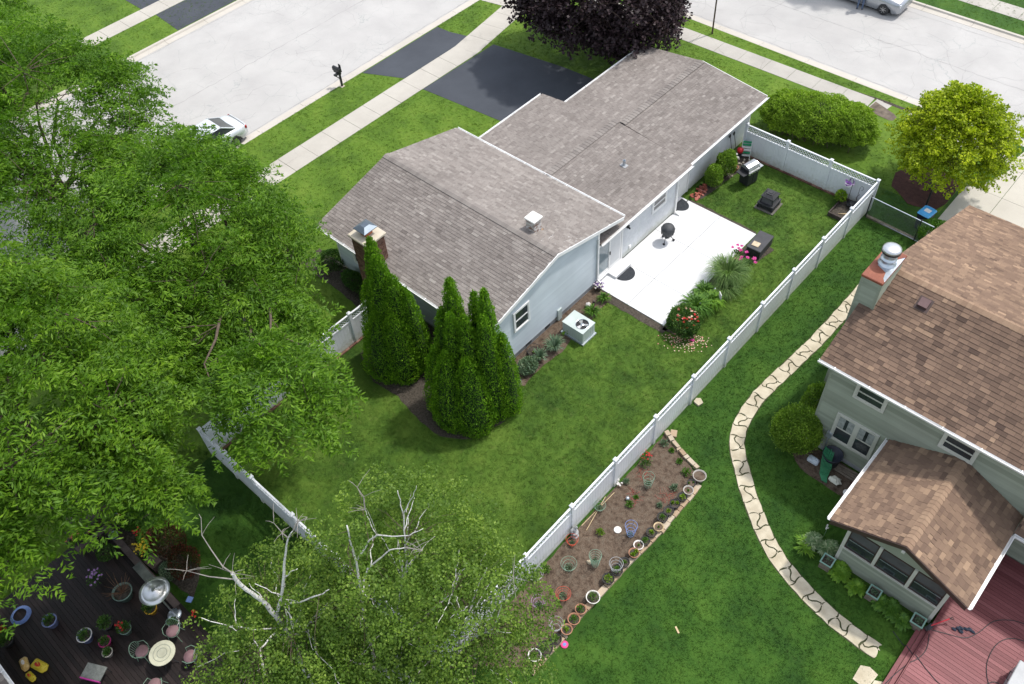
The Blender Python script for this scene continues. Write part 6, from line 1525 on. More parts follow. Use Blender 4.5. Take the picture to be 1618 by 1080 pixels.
def bistro_chair(label, x, y, rot):
    t = thing('garden_chair', label, 'chair', (x, y, dz), rot, 'wire chairs round the cream garden table')
    part('cushion', MB().lathe([(.02, .44), (.19, .44), (.215, .46), (.21, .49), (.02, .50)], 24), M('cushion_mauve', (.18, .10, .11), (.23, .14, .15), 6, .85), t, True)
    part('seat_frame', MB().tube([(.215 * math.cos(a), .215 * math.sin(a), .435) for a in [j * PI / 10 for j in range(21)]], .010, 6), W_GRN, t)
    bk = [(-.20 * math.cos(a) - .06 if False else -.22 - .05 * math.sin(a), .24 * math.cos(a), .45 + .42 * math.sin(a)) for a in [j * PI / 10 for j in range(11)]]
    part('back_frame', MB().tube(bk, .011, 6), W_GRN, t)
    for j in range(1, 10): q = bk[j]; part('back_rod', MB().tube([(-.20, q[1] * .75, .45), (q[0], q[1], q[2])], .006, 5), W_GRN, t)
    part('arm', MB().tube([(-.22, -.23, .60), (-.02, -.30, .64), (.16, -.22, .62), (.16, -.18, .44)], .010, 6), W_GRN, t); part('arm', MB().tube([(-.22, .23, .60), (-.02, .30, .64), (.16, .22, .62), (.16, .18, .44)], .010, 6), W_GRN, t)
    for sx in (-1, 1):
        for sy in (-1, 1): part('leg', MB().tube([(sx * .15, sy * .15, .43), (sx * .21, sy * .21, .0)], .010, 6), W_GRN, t)
    return t
bistro_chair('green wire chair with mauve cushion on the left of the cream table', -7.72, -10.42, .55)
bistro_chair('green wire chair with mauve cushion below the cream table at the bottom edge', -6.45, -10.75, 2.3)
bistro_chair('wire chair with mauve cushion above the cream table, half under birch twigs', -7.52, -9.35, -.8)
bistro_chair('wire chair right of the cream table, mostly hidden by birch leaves', -6.35, -9.45, -2.4)
P_BLUE = M('pot_blue', (.20, .24, .46), (.27, .31, .54), 5, .4); P_MAG = M('pot_magenta', (.32, .02, .12), (.40, .03, .16), 5, .4); P_YEL = M('pot_yellow', (.55, .30, .02), (.62, .36, .03), 5, .4)
DP = [(-11.18, -11.95, .24, .34, P_BLUE, .20, 'blue pot with trailing plant below the edge of the big tree crown'), (-9.78, -11.42, .25, .34, P_BLUE, .18, 'blue pot with bold white rim in the middle of the dark deck'),
      (-9.12, -11.08, .20, .24, P_MAG, .14, 'magenta-rimmed pot with small plant beside the white-rimmed one'), (-8.74, -11.22, .17, .22, PEWT, .16, 'small grey pot just below the magenta-rimmed pot'),
      (-10.12, -9.72, .34, .40, PGRN, 0, 'large sage green pot of dry twigs under the tree edge'), (-8.92, -9.40, .21, .26, P_YEL, .42, 'yellow pot with leafy plant left of the patio heater'),
      (-7.88, -9.16, .18, .24, P_BLUE, .2, 'blue pot with white rim at the foot of the patio heater'), (-9.60, -10.72, .20, .24, PBLK, .50, 'dark pot with wide green foliage above the white-rimmed pot'),
      (-8.96, -10.38, .20, .26, PGRN, .36, 'green pot with red-tinged flowering plant in the deck centre'), (-11.72, -13.30, .22, .26, PBLK, .34, 'dark pot with leafy plant at the far left edge of the deck')]
for x, y, r, h, m, pl_, txt in DP:
    t = pot(txt, x, y, dz, r, h, m, rim=.018, rimmat=F_WHITE if 'white' in txt and 'rimmed one' not in txt and 'above' not in txt else None)
    if pl_: leaves_blob('plant', t, (0, 0, h + pl_ * .3), (r * .8 + pl_ * .25, r * .8 + pl_ * .25, pl_ * .6), int(80 + pl_ * 500), .09, .045, L_DARK)
    else:
        mb = MB()
        for k in range(26): a = rnd.uniform(0, 6.3); e = Vector((math.cos(a) * .5, math.sin(a) * .5, rnd.uniform(.3, .7))); mb.tube([(0, 0, h * .8), tuple(e * .5 + Vector((0, 0, h * .9))), tuple(e * rnd.uniform(.8, 1.1) + Vector((rnd.uniform(-.1, .1), 0, h * .9)))], [.012, .008, .004], 4)
        part('twigs', mb, M('twig_rust', (.10, .05, .03), (.16, .09, .05), 6, .9), t)
    if 'red-tinged' in txt: part('flowers', flowers([(rnd.uniform(-.15, .15), rnd.uniform(-.15, .15), h + rnd.uniform(.2, .4)) for _ in range(8)], .05), F_RED, t)
t = pot('green pot standing on the corner of the dark deck rail', -12.15, -8.74, .67, .16, .2, PGRN)
leaves_blob('plant', t, (0, 0, .2), (.1, .1, .06), 40, .06, .03, L_LILY)
for nm, lb, x, y, z, m, n, r, hm in (('flower_plant', 'orange-pink flowering plant at the corner of the dark deck', -13.45, -9.55, .28, F_SALMON, 34, .32, L_DARK), ('flower_plant', 'red flower cluster outside the dark deck rail', -11.9, -8.05, .0, F_RED, 14, .18, L_LILY),
        ('flower_plant', 'bright yellow flower cluster in the box by the dark deck rail', -11.05, -8.28, .35, F_YEL, 46, .28, L_LILY), ('flower_plant', 'lilac flowers on a low shrub under the tree edge', -11.45, -10.1, .28, F_LIL, 20, .30, L_DARK),
        ('flower_plant', 'red flowers at the very left edge of the deck', -12.15, -13.2, .3, F_RED, 16, .16, L_DARK), ('flower_plant', 'small red flower cluster right of the patio heater', -7.4, -8.5, .6, F_RED, 8, .09, L_DARK)):
    t = thing(nm, lb, 'flower', (x, y, z), 0); leaves_blob('leaves', t, (0, 0, .18), (r * 1.1, r * 1.1, .18), 260, .08, .035, hm)
    part('petals', flowers([(rnd.gauss(0, r * .5), rnd.gauss(0, r * .5), .34 + rnd.uniform(-.06, .06)) for _ in range(n)], .05), m, t, kind='stuff')
mg = thing('magenta_box', 'grey-topped table with a bright magenta edge on the dark deck', 'table', (-8.35, -11.85, dz), .5)
part('top', MB().bevel_box(-.36, -.24, .42, .36, .24, .46, .01), M('table_grey', (.10, .11, .10), (.18, .19, .18), 14, .5), mg); part('edge', MB().box(-.36, -.275, .36, .36, -.245, .47), M('edge_magenta', (.42, .03, .24), (.5, .05, .3), 5, .4), mg)
for sx in (-1, 1):
    for sy in (-1, 1): part('leg', MB().tube([(sx * .3, sy * .2, .42), (sx * .34, sy * .22, 0)], .012, 6), BLACK, mg)
BAGY = M('bag_yellow', (.55, .42, .02), (.62, .50, .05), 3, .35); BAGO = M('bag_orange', (.52, .32, .08), (.60, .44, .20), 3, .35)
for lb, x, y, r, m, rot in (('bright yellow garden soil bag, farthest of the three bags', -10.2, -13.0, (.27, .20, .12), BAGY, .3), ('orange and cream garden bag beside the bright yellow one', -10.65, -13.3, (.22, .16, .12), BAGO, -.2), ('small yellow bag lying nearest the gutter corner', -10.12, -13.38, (.19, .13, .08), BAGY, .1)):
    t = thing('soil_bag', lb, 'bag', (x, y, dz), rot, 'garden soil bags near the gutter corner'); part('bag_body', MB().bevel_box(-r[0], -r[1] * .8, .01, r[0], r[1] * .8, r[2] * 1.1, .05).blob((r[0] * .1, 0, r[2] * .95), (r[0] * .85, r[1] * .7, r[2] * .6), 12, 6, .22).blob((r[0] * 1.02, 0, r[2] * .5), (.07, r[1] * .7, .04), 9, 5, .3), m, t); part('print_patch', MB().blob((0, 0, r[2] * 1.50), (r[0] * .45, r[1] * .35, r[2] * .08), 9, 5, .12), F_RED if m is BAGY else F_WHITE, t)
hs = thing('hose_coil', 'coiled blue garden hose half under the tree at the left edge', 'hose', (-12.35, -12.55, dz), 0)
for k in range(5): part('hose_loop', MB().tube([((.34 - k * .025) * math.cos(a) + k * .01, (.34 - k * .025) * math.sin(a), .02 + k * .028 + .01 * math.sin(3 * a)) for a in [j * PI / 14 for j in range(29)]], .014, 6), W_BLU, hs)
fl = thing('garden_flag', 'small stars and stripes garden flag beside the tree trunk', 'flag', (-13.1, -8.2, 0), .3)
part('pole', MB().tube([(0, 0, 0), (0, 0, .75)], .008, 6), BLACK, fl)
for k in range(7): part('stripe', MB().box(0, -.004, .45 + k * .035, .34, .004, .45 + (k + 1) * .035), F_RED if k % 2 == 0 else F_WHITE, fl)
part('canton', MB().box(-.001, -.006, .555, .15, .006, .696), W_BLU, fl)
solo('blue_book', MB().box(-8.15, -8.42, .68, -7.95, -8.22, .71, Matrix.Rotation(.5, 3, 'Z')), W_BLU, 'small blue slab by the deck rail right of the heater', 'box')
bx_ = thing('grey_crate', 'grey wooden crate on the ground outside the bench', 'crate', (-10.45, -8.35, 0), .1)
for k in range(4): part('slat', MB().box(-.25, -.2, .05 + k * .11, .25, .2, .14 + k * .11) if k < 3 else MB().box(-.26, -.21, .42, .26, .21, .45), WOODD, bx_)
bush('round_shrub', 'blue-green round shrub next to the grey crate', 'shrub', (-9.75, -8.15, 0), (.38, .36, .65), 1400, .06, .03, L_SILV)
bush('round_shrub', 'small dark shrub inside the corner of the deck rail', 'shrub', (-12.05, -9.3, .28), (.34, .34, .4), 1100, .06, .03, L_DARK)
bush('azalea_shrub', 'large azalea with dark red blossom masses outside the deck rail', 'shrub', (-10.7, -7.55, 0), (.75, .55, 1.1), 5200, .055, .035, L_REDL, lumpy=.2)
bush('azalea_shrub', 'second red azalea, right of the larger one, reaching to the birch twigs', 'shrub', (-9.6, -7.65, 0), (.62, .5, .85), 3600, .055, .035, L_REDL, lumpy=.2)
bush('fern_plant', 'feathery light green fern beside the garden flag', 'fern', (-12.75, -7.95, 0), (.55, .4, .5), 1500, .14, .03, L_LILY)
bush('fern_plant', 'feathery green fern between the red flowers and the azalea', 'fern', (-11.5, -7.9, 0), (.5, .4, .5), 1300, .14, .03, L_LILY)

# ================================================================== foundation planting behind the pale blue house
def strap(name, label, x, y, r, h, n, w, mat, arch=1.0, z=0.0):
    t = thing(name, label, 'plant', (x, y, z), rnd.uniform(0, 6)); part('blades', blades((0, 0, 0), r, h, n, w, arch), mat, t); return t
bush('leafy_perennial', 'broad mounded green perennial near the near end of the house bed', 'plant', (-6.10, 6.95, 0), (.40, .48, .5), 2400, .08, .05, L_SILV)
strap('iris_plant', 'grey-green iris clump between the mounded perennial and the wire basket', -6.05, 7.62, .35, .5, 90, .04, L_SILV, .5)
strap('iris_plant', 'blue-green iris clump in front of the air conditioner bed', -5.92, 8.45, .45, .55, 120, .045, L_SILV, .5)
strap('iris_plant', 'iris clump at the corner by the evergreens', -5.88, 5.85, .32, .5, 90, .045, L_SILV, .5)
bush('low_shrub', 'small dark shrub at the house corner by the evergreens', 'shrub', (-6.12, 5.95, 0), (.24, .3, .4), 900, .05, .03, L_DARK)
strap('daylily_plant', 'green daylily clump behind the air conditioner', -5.95, 11.02, .4, .38, 110, .035, L_LILY, 1.0)
strap('daylily_plant', 'green daylily clump at the patio corner below the flower basket', -6.05, 11.95, .34, .36, 90, .035, L_LILY, 1.0)
hosta('light green leafy plant against the wall left of the air conditioner', -6.08, 9.0 + .6, .18, .2, 70, L_HOSTA, L=.2, W=.09)
wbk = thing('wire_basket', 'round dark wire basket holding a small yellow-green plant', 'basket', (-6.45, 7.72, 0), 0)
for z, r in ((.05, .20), (.18, .26), (.32, .31)): part('ring', MB().tube([(r * math.cos(a), r * math.sin(a), z) for a in [j * PI / 12 for j in range(25)]], .010, 6), BLACK, wbk)
for k in range(14): a = k * PI / 7; part('wire', MB().tube([(.20 * math.cos(a), .20 * math.sin(a), 0), (.31 * math.cos(a), .31 * math.sin(a), .32)], .006, 4), BLACK, wbk)
part('soil', MB().lathe([(.19, .02), (.25, .17), (.02, .19)], 16), SOIL, wbk); leaves_blob('plant', wbk, (.05, -.05, .22), (.08, .08, .05), 30, .06, .03, L_YOUNG)
mb = MB().blob((-6.35, 11.25, .12), (.13, .12, .13), 9, 7, .15); solo('garden_rock', mb, F_WHITE, 'round whitish rock in the bed near the patio corner', 'rock')
mb = MB().tube([(-6.18, 11.35, 0), (-6.16, 11.40, .40)], [.07, .055], 10); solo('garden_stump', mb, WOODD, 'short brown post stub beside the whitish rock', 'stump')
fb = thing('flower_basket', 'pot of pink and white flowers at the patio corner by the house', 'flower pot', (-6.62, 12.32, 0), 0)
part('basket', MB().lathe([(.10, 0), (.15, .22), (.14, .22), (.02, .2)], 16), WOODD, fb); leaves_blob('leaves', fb, (0, 0, .28), (.2, .2, .1), 120, .06, .03, L_LILY)
part('petals', flowers([(rnd.gauss(0, .11), rnd.gauss(0, .11), .36 + rnd.uniform(-.05, .05)) for _ in range(22)], .05), F_WHITE, fb, kind='stuff'); part('petals', flowers([(rnd.gauss(0, .12), rnd.gauss(0, .12), .36 + rnd.uniform(-.05, .05)) for _ in range(22)], .05), F_PURP, fb, kind='stuff')
# right side of the patio
rb = bush('rose_bush', 'dense rose bush with red and pink blooms at the patio corner', 'rose bush', (-2.42, 12.80, 0), (.70, .66, 1.0), 8500, .08, .042, L_DARK, lumpy=.12, squash=.8)
pts_ = []
for k in range(44):
    a = rnd.uniform(0, 2 * PI); e = rnd.uniform(.1, .62) if k % 3 else .2; el = rnd.uniform(.35, 1.2)
    pts_.append((-2.42 + .66 * math.cos(a) * math.cos(el), 12.80 + .62 * math.sin(a) * math.cos(el), .52 + .52 * math.sin(el)))
CORAL = M('petal_coral', (.6, .16, .16), (.66, .26, .24), 5, .6)
for i, q in enumerate(pts_): part('bloom', flowers([q], .07 if i < 16 else .055), F_RED if i < 16 else CORAL if i < 28 else F_FALL, rb)
mb = MB(); mb2 = MB()
for k in range(230):
    a = rnd.uniform(-2.2, .4); r = abs(rnd.gauss(.72, .25)); x = -2.30 + r * math.cos(a) * 1.05; y = 12.7 + r * math.sin(a) * .9
    m_ = mb if k % 4 else mb2; s = rnd.uniform(.018, .035); q = rnd.uniform(0, 6); c, d = math.cos(q) * s, math.sin(q) * s
    m_.add([(x - c, y - d, .022), (x + d, y - c, .026), (x + c, y + d, .03), (x - d, y + c, .024)], [(0, 1, 2, 3)])
solo('fallen_petals', mb, F_FALL, 'pale petals scattered on the grass below the rose bush', 'petals', kind='stuff')
solo('fallen_petals', mb2, M('petal_coral', ()), 'coral pink petals scattered on the soil below the rose bush', 'petals', kind='stuff')
fbm = thing('fallen_bloom', 'single pink bloom lying on the grass below the rose bush', 'flower', (-1.78, 12.48, .02), 0); part('petals', flowers([(0, 0, .02), (.05, .03, .02)], .08, 9), F_PINK, fbm, kind='stuff')
t = strap('daylily_plant', 'wide patch of daylilies between the rose bush and the ornamental grass', -2.60, 13.95, .72, .62, 520, .045, L_LILY, 1.0)
strap('daylily_plant', 'lighter daylily clump beside the small garden sign', -2.30, 14.6, .6, .58, 360, .042, L_HOSTA, 1.0)
strap('daylily_plant', 'daylilies spilling over the patio edge', -2.80, 14.9, .6, .55, 320, .042, L_LILY, 1.0)
strap('ornamental_grass', 'large fountain of fine ornamental grass spilling over the patio edge', -2.58, 16.25, 1.0, 1.05, 1100, .016, L_GRASS, .8)
strap('ornamental_grass', 'lower tuft of fine grass on the lawn side of the large one', -2.2, 15.6, .7, .6, 420, .016, L_GRASS, .9)
for lb, x, y in (('left bunch of magenta peonies on the patio side of the storage box', -2.98, 17.75), ('right bunch of magenta peonies on the lawn side near the storage box', -2.30, 17.55)):
    t = thing('peony_plant', lb, 'flower', (x, y, 0), 0); leaves_blob('leaves', t, (0, 0, .3), (.3, .3, .3), 260, .12, .04, L_DARK)
    [part('bloom', flowers([(rnd.gauss(0, .2), rnd.gauss(0, .2), .66 + rnd.uniform(-.05, .08))], .095, 9), F_PINK, t) for _ in range(7)]
gs = thing('garden_sign', 'small upright white garden sign with dark figure among the daylilies', 'sign', (-2.02, 14.85, 0), .9)
part('plate', MB().box(-.012, -.13, .30, .012, .13, .80), F_WHITE, gs); part('figure', MB().box(.013, -.05, .44, .018, .05, .62).blob((.015, 0, .68), (.006, .04, .05), 8, 6, 0), BLACK, gs); part('stake', MB().tube([(0, 0, 0), (0, 0, .3)], .01, 6), BLACK, gs)
mb = MB().tube([(0, 0, 0), (0, 0, .45)], .006, 5).blob((0, 0, .48), .045, 9, 6, 0)
for x, y, lb in ((-2.55, 13.55, 'solar light ball on a stem, the lower one beside the daylilies'), (-2.5, 14.1, 'solar light ball on a stem, the middle one among the daylilies'), (-2.5, 15.2, 'solar light ball on a stem, the upper one near the ornamental grass')):
    t = thing('solar_light', lb, 'garden light', (x, y, 0), 0, 'solar light balls beside the patio'); part('stem', MB().tube([(0, 0, 0), (0, 0, .45)], .007, 5), BLACK, t); part('globe', MB().blob((0, 0, .48), .05, 10, 7, 0), GALV, t, True)
# garage wall side bed
bush('round_shrub', 'rounded shrub against the garage wall nearest the brick pile', 'shrub', (-6.62, 21.25, 0), (.44, .48, 1.25), 3600, .075, .045, L_BUSH, lumpy=.16)
bush('round_shrub', 'taller shrub against the garage wall next to the garden tools', 'shrub', (-6.60, 22.25, 0), (.48, .54, 1.6), 4600, .08, .048, L_BUSH, lumpy=.2)
bp = thing('brick_pile', 'loose pile of red bricks by the patio corner', 'bricks', (-6.85, 20.45, 0), world=True)
bme = [mesh_of('brick', (lambda m: (setattr(m, 'val', v), m.bevel_box(-.10, -.05, -.03, .10, .05, .03, .006))[1])(MB()), BRICKR) for v in (.1, .5, .9)]
for k in range(26):
    u = k / 26; x = -6.88 + rnd.uniform(-.14, .22); y = 19.95 + u * 1.15 + rnd.uniform(-.05, .05); z = .035 + (.062 if k % 3 == 0 else 0) + (.06 if k % 7 == 0 else 0)
    piece('brick', bme[k % 3], bp, Matrix.Translation((x, y, z)) @ Matrix.Rotation(rnd.choice((0, 1.57)) + rnd.uniform(-.35, .35), 4, 'Z') @ Matrix.Rotation(rnd.uniform(-.12, .12), 4, 'X'))
for lb, x, y in (('black-handled garden tool leaning on the garage wall, left one', -7.12, 23.55), ('black-handled garden tool leaning on the garage wall, right one', -7.08, 23.85)):
    t = thing('garden_tool', lb, 'garden tool', (x, y, 0), 0); part('shaft', MB().tube([(.18, 0, .02), (-.18, .03, 1.25)], .014, 6), BLACK, t); part('grip', MB().blob((-.21, .03, 1.33), (.05, .06, .12), 8, 6, 0), BLACK, t)
bk_ = thing('red_bucket', 'red round container beside the garden tools', 'bucket', (-6.86, 24.0, .3), 0); part('ball', MB().lathe([(.12, .0), (.16, .08), (.165, .2), (.10, .27), (.02, .28)], 18), M('bucket_red', (.5, .02, .03), (.56, .03, .04), 5, .4), bk_, True); part('stand', MB().box(-.14, -.14, -.3, .14, .14, -.001), BLACKP, bk_)
fr = thing('folding_chair', 'white and green folded lawn chair leaning in the fence corner', 'chair', (-6.62, 24.15, 0), .5)
for sx in (-1, 1): part('rail', MB().bar((sx * .22, -.10, 0), (sx * .22, .12, .95), .035), TRIM, fr)
for k in range(6): part('strap', MB().box(-.21, -.085 + k * .032, .14 + k * .14, .21, -.06 + k * .032, .235 + k * .14), M('strap_green', (.02, .30, .14), (.04, .36, .18), 5, .6) if k in (1, 4, 5) else TRIM, fr)
mb = MB()
for k in range(24): mb.blob((-6.55 + rnd.uniform(-.3, .3), 22.9 + rnd.uniform(-.6, 1.2), .04), (rnd.uniform(.04, .09), rnd.uniform(.04, .08), .05), 7, 5, .2)
solo('rock_border', mb, STONEC, 'small pale rocks scattered beneath the garden tools', 'rocks', kind='stuff')
pot('brown clay pot standing by the rocks near the shrub', -6.42, 22.95, 0, .15, .26, TERRA)
mb = MB()
for k in range(10): mb.blob((-6.72 + rnd.uniform(-.15, .15), 23.45 + rnd.uniform(-.25, .25), .35 + rnd.uniform(-.1, .15)), (.07, .06, .05), 7, 5, .3)
solo('white_ornaments', mb, F_WHITE, 'cluster of white garden ornaments next to the red container', 'ornaments')
# raised bed with shepherd hook
rz = thing('raised_bed', 'small timber raised bed with dark soil in the fence corner', 'planter', (-.75, 23.6, 0), .0)
for a in ((-.55, -.75, .55, -.69), (-.55, .60, .55, .66), (-.55, -.69, -.49, .60), (.49, -.69, .55, .60)): part('board', MB().box(a[0], a[1], 0, a[2], a[3], .22), WOODD, rz)
part('soil', MB().box(-.48, -.68, 0, .48, .59, .14), SOIL, rz)
bush('young_tree', 'small yellow-green tree seedling at the raised bed', 'plant', (-1.28, 23.9, .15), (.26, .26, .65), 500, .12, .05, L_YOUNG)
hk = thing('shepherd_hook', 'black shepherd hook stand with curled arms at the raised bed', 'hook', (-.95, 24.0, 0), 0)
part('rod', MB().tube([(0, 0, 0), (0, 0, 1.5), (-.06, 0, 1.62), (-.16, 0, 1.60), (-.18, 0, 1.50)], .012, 6), BLACK, hk); part('rod', MB().tube([(.35, .1, 0), (.35, .1, 1.2), (.40, .1, 1.34), (.50, .1, 1.32), (.52, .1, 1.2), (.45, .1, 1.1)], .010, 6), BLACK, hk)
part('vine', MB().tube([(.35, .1, .1), (.40, .05, .35), (.30, .12, .6), (.42, .1, .85)], .012, 5), TWIG, hk)
hb = thing('hanging_basket', 'white hanging basket of purple flowers on the shepherd hook', 'flower basket', (-1.13, 24.0, 1.02), 0); part('basket', MB().lathe([(.05, 0), (.15, .12), (.16, .2), (.02, .19)], 16), TRIM, hb)
for k in range(3): a = k * 2.09; part('hanger', MB().tube([(.15 * math.cos(a), .15 * math.sin(a), .2), (0, 0, .48)], .004, 4), BLACK, hb)
part('petals', flowers([(rnd.gauss(0, .11), rnd.gauss(0, .11), .25 + rnd.uniform(-.05, .07)) for _ in range(28)], .05), F_PURP, hb, kind='stuff'); part('petals', flowers([(rnd.gauss(0, .12), rnd.gauss(0, .12), .25 + rnd.uniform(-.05, .05)) for _ in range(8)], .05), F_LIL, hb, kind='stuff')
bbg = thing('black_bag', 'heap of black plastic bag lying in the raised bed', 'bag', (-.60, 23.95, .14), 0); part('bag_body', MB().blob((0, 0, .12), (.30, .24, .16), 14, 8, .2), BLACKP, bbg)
dw = MB()
for k in range(5): dw.tube([(-.9 + k * .05, 23.1 + k * .04, .16), (-.5 + k * .03, 23.3 + k * .05, .19)], .012, 5)
solo('dry_sticks', dw, PTAN, 'few pale dry sticks lying in the raised bed', 'sticks')
# left of the pale house
bush('dark_shrub', 'low dark shrub at the left foot of the pale blue house', 'shrub', (-15.2, 5.45, 0), (.8, .40, 1.0), 4200, .07, .04, L_DARK)
bush('dark_shrub', 'dark shrub beside the fence end and the brick chimney', 'shrub', (-14.1, 5.3, 0), (.4, .4, .9), 2600, .07, .04, L_DARK)
bush('dark_shrub', 'spreading dark shrub at the outer corner of the front bed', 'shrub', (-17.1, 5.7, 0), (.7, .6, .9), 3600, .07, .04, L_DARK)
mb = MB()
for k in range(16): mb.blob((-17.2 + k * .16, 5.9 + rnd.uniform(-.05, .05) + .3 * math.sin(k * .25), .06), (.09, .08, .07), 8, 5, .15)
solo('rock_border', mb, STONEC, 'row of pale rocks edging the front bed left of the house', 'rocks', kind='stuff')
bush('round_bush', 'large clipped round bush at the left corner of the green house', 'bush', (4.05, 10.72, 0), (.90, .92, 1.85), 30000, .06, .034, L_BUSH, lumpy=.07, k=4)
bush('leafy_shrub', 'bright green shrub where the chain link fence meets the green house', 'shrub', (3.3, 24.0, 0), (.85, .8, 1.2), 5200, .09, .05, L_LILY, lumpy=.15)
bush('leafy_shrub', 'low leafy shrub along the left wall beside the sage chimney', 'shrub', (3.6, 20.2, 0), (.5, 1.6, .9), 5200, .08, .045, L_BUSH, lumpy=.2)
bush('leafy_shrub', 'tall shrub hugging the left wall between chimney and round bush', 'shrub', (3.85, 12.35, 0), (.42, .65, 1.7), 4200, .08, .045, L_BUSH, lumpy=.2)
mb = MB()
for k in range(9): mb.blob((2.8 + rnd.uniform(-.1, .1), 21.9 + k * .16, .06), (.11, .09, .08), 8, 5, .15)
solo('rock_border', mb, PATHS, 'pale rocks edging the strip left of the green house', 'rocks', kind='stuff')

# ================================================================== hedge, arborvitae, trees
def hedge(name, label, c, r, n, rot):
    t = thing(name, label, 'hedge', (c[0], c[1], 0), 0, None, world=True)
    d = rdir(int(n * 1.5)); d = d[d[:, 2] > -.35][:n]; m = len(d)
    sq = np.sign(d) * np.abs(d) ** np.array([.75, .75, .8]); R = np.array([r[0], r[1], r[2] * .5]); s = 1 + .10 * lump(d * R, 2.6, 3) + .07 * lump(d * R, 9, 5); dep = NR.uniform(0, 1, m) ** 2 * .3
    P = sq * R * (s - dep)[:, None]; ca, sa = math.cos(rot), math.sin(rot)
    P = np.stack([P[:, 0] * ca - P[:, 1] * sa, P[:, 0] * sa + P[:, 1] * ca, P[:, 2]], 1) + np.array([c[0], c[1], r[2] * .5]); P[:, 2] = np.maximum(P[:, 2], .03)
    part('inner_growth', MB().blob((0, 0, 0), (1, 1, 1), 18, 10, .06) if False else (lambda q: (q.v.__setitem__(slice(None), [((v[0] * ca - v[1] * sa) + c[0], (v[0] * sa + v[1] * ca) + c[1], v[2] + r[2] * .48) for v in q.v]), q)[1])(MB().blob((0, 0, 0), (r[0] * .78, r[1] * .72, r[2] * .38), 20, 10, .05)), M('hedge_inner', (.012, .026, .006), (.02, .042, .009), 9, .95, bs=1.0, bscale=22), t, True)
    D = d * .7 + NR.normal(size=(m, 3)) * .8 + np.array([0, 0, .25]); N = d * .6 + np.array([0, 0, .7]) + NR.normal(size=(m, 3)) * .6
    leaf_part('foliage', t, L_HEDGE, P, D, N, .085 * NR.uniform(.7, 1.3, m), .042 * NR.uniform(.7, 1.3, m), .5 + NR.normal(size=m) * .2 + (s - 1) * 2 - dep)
    mb = MB()
    for k in range(70):
        a, b = rnd.uniform(-.8, .8) * r[0], rnd.uniform(-.6, .6) * r[1]; x = c[0] + a * ca - b * sa; y = c[1] + a * sa + b * ca
        limb(mb, (x, y, -.02), (x + rnd.uniform(-.3, .3), y + rnd.uniform(-.3, .3), r[2] * .75), .02, .006, 4, 3, 0)
    part('stem', mb, TWIG, t, kind='stuff')
hedge('hedge', 'long rounded green hedge behind the far white fence', (-4.75, 27.75), (2.85, 1.25, 2.2), 62000, .30)
def arborvitae(label, base, spires, leaf_n):
    """clump of spires: (x, y, height, radius)"""
    t = thing('arborvitae', label, 'evergreen tree', (base[0], base[1], 0), 0, 'pointed evergreens behind the pale blue house', world=True)
    area = [h * r for x, y, h, r in spires]; tot = sum(area); Ps, Ds, Ns, Vs = [], [], [], []
    core = MB(); tr = MB()
    for i, (x, y, h, r) in enumerate(spires):
        n = int(leaf_n * area[i] / tot); z = NR.uniform(0, 1, n) ** 1.25; a = NR.uniform(0, 2 * PI, n)
        prof = lambda z: np.minimum(1, (1 - z) ** .50 * 1.12) * (.80 + .20 * np.minimum(1, z * 6))
        e = np.stack([np.cos(a), np.sin(a)], 1)
        Q = np.stack([e[:, 0] * r, e[:, 1] * r, z * h], 1)
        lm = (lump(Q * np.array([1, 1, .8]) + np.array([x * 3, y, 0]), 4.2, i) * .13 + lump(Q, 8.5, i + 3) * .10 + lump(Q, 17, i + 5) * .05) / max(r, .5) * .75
        r = r * 1.16; rr = r * prof(z) * (1 + lm) - NR.uniform(0, 1, n) ** 2.2 * .16 + (NR.uniform(0, 1, n) > .93) * NR.uniform(0, .09, n)
        P = np.stack([x + e[:, 0] * rr, y + e[:, 1] * rr, z * h + .05 + lm * .5], 1)
        keep = np.ones(n, bool)
        for j, (x2, y2, h2, r2) in enumerate(spires):
            if j != i: zz = P[:, 2] / h2; keep &= ~((zz < .97) & (np.hypot(P[:, 0] - x2, P[:, 1] - y2) < r2 * prof(np.clip(zz, 0, 1)) * .78))
        P, e, lm2 = P[keep], e[keep], lm[keep]; m = len(P)
        D = np.stack([e[:, 0] * .35, e[:, 1] * .35, np.ones(m)], 1) + NR.normal(size=(m, 3)) * .38
        N = np.stack([e[:, 0], e[:, 1], np.full(m, .35)], 1) + NR.normal(size=(m, 3)) * .45
        Ps.append(P); Ds.append(D); Ns.append(N); Vs.append(.48 + lm2 * 1.5 + NR.normal(size=m) * .20)  # tone follows the lumps: new growth lighter, shade of hollows put into leaf colour
        core.lathe([(r * .60, .1), (r * .66, h * .15), (r * .62, h * .35), (r * .48, h * .6), (r * .26, h * .82), (r * .04, h * .94)], 12, (x, y, 0))
        tr.tube([(x, y, -.05), (x, y, h * .5)], [.09, .04], 8)
    P = np.concatenate(Ps); m = len(P)
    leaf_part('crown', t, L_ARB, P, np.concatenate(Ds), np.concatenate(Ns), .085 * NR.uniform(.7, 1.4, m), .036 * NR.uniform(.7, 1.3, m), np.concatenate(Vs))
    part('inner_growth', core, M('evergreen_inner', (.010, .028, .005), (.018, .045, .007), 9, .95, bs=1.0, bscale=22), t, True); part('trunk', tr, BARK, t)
arborvitae('dark evergreen clump with several tips standing before the brick chimney', (-10.7, 3.9), [(-11.0, 4.05, 6.7, .60), (-10.55, 3.8, 6.2, .80), (-10.1, 3.95, 5.4, .78), (-9.75, 4.2, 4.7, .62), (-11.25, 3.7, 4.6, .62), (-10.5, 3.25, 3.6, .85), (-9.85, 3.5, 3.8, .70)], 90000)
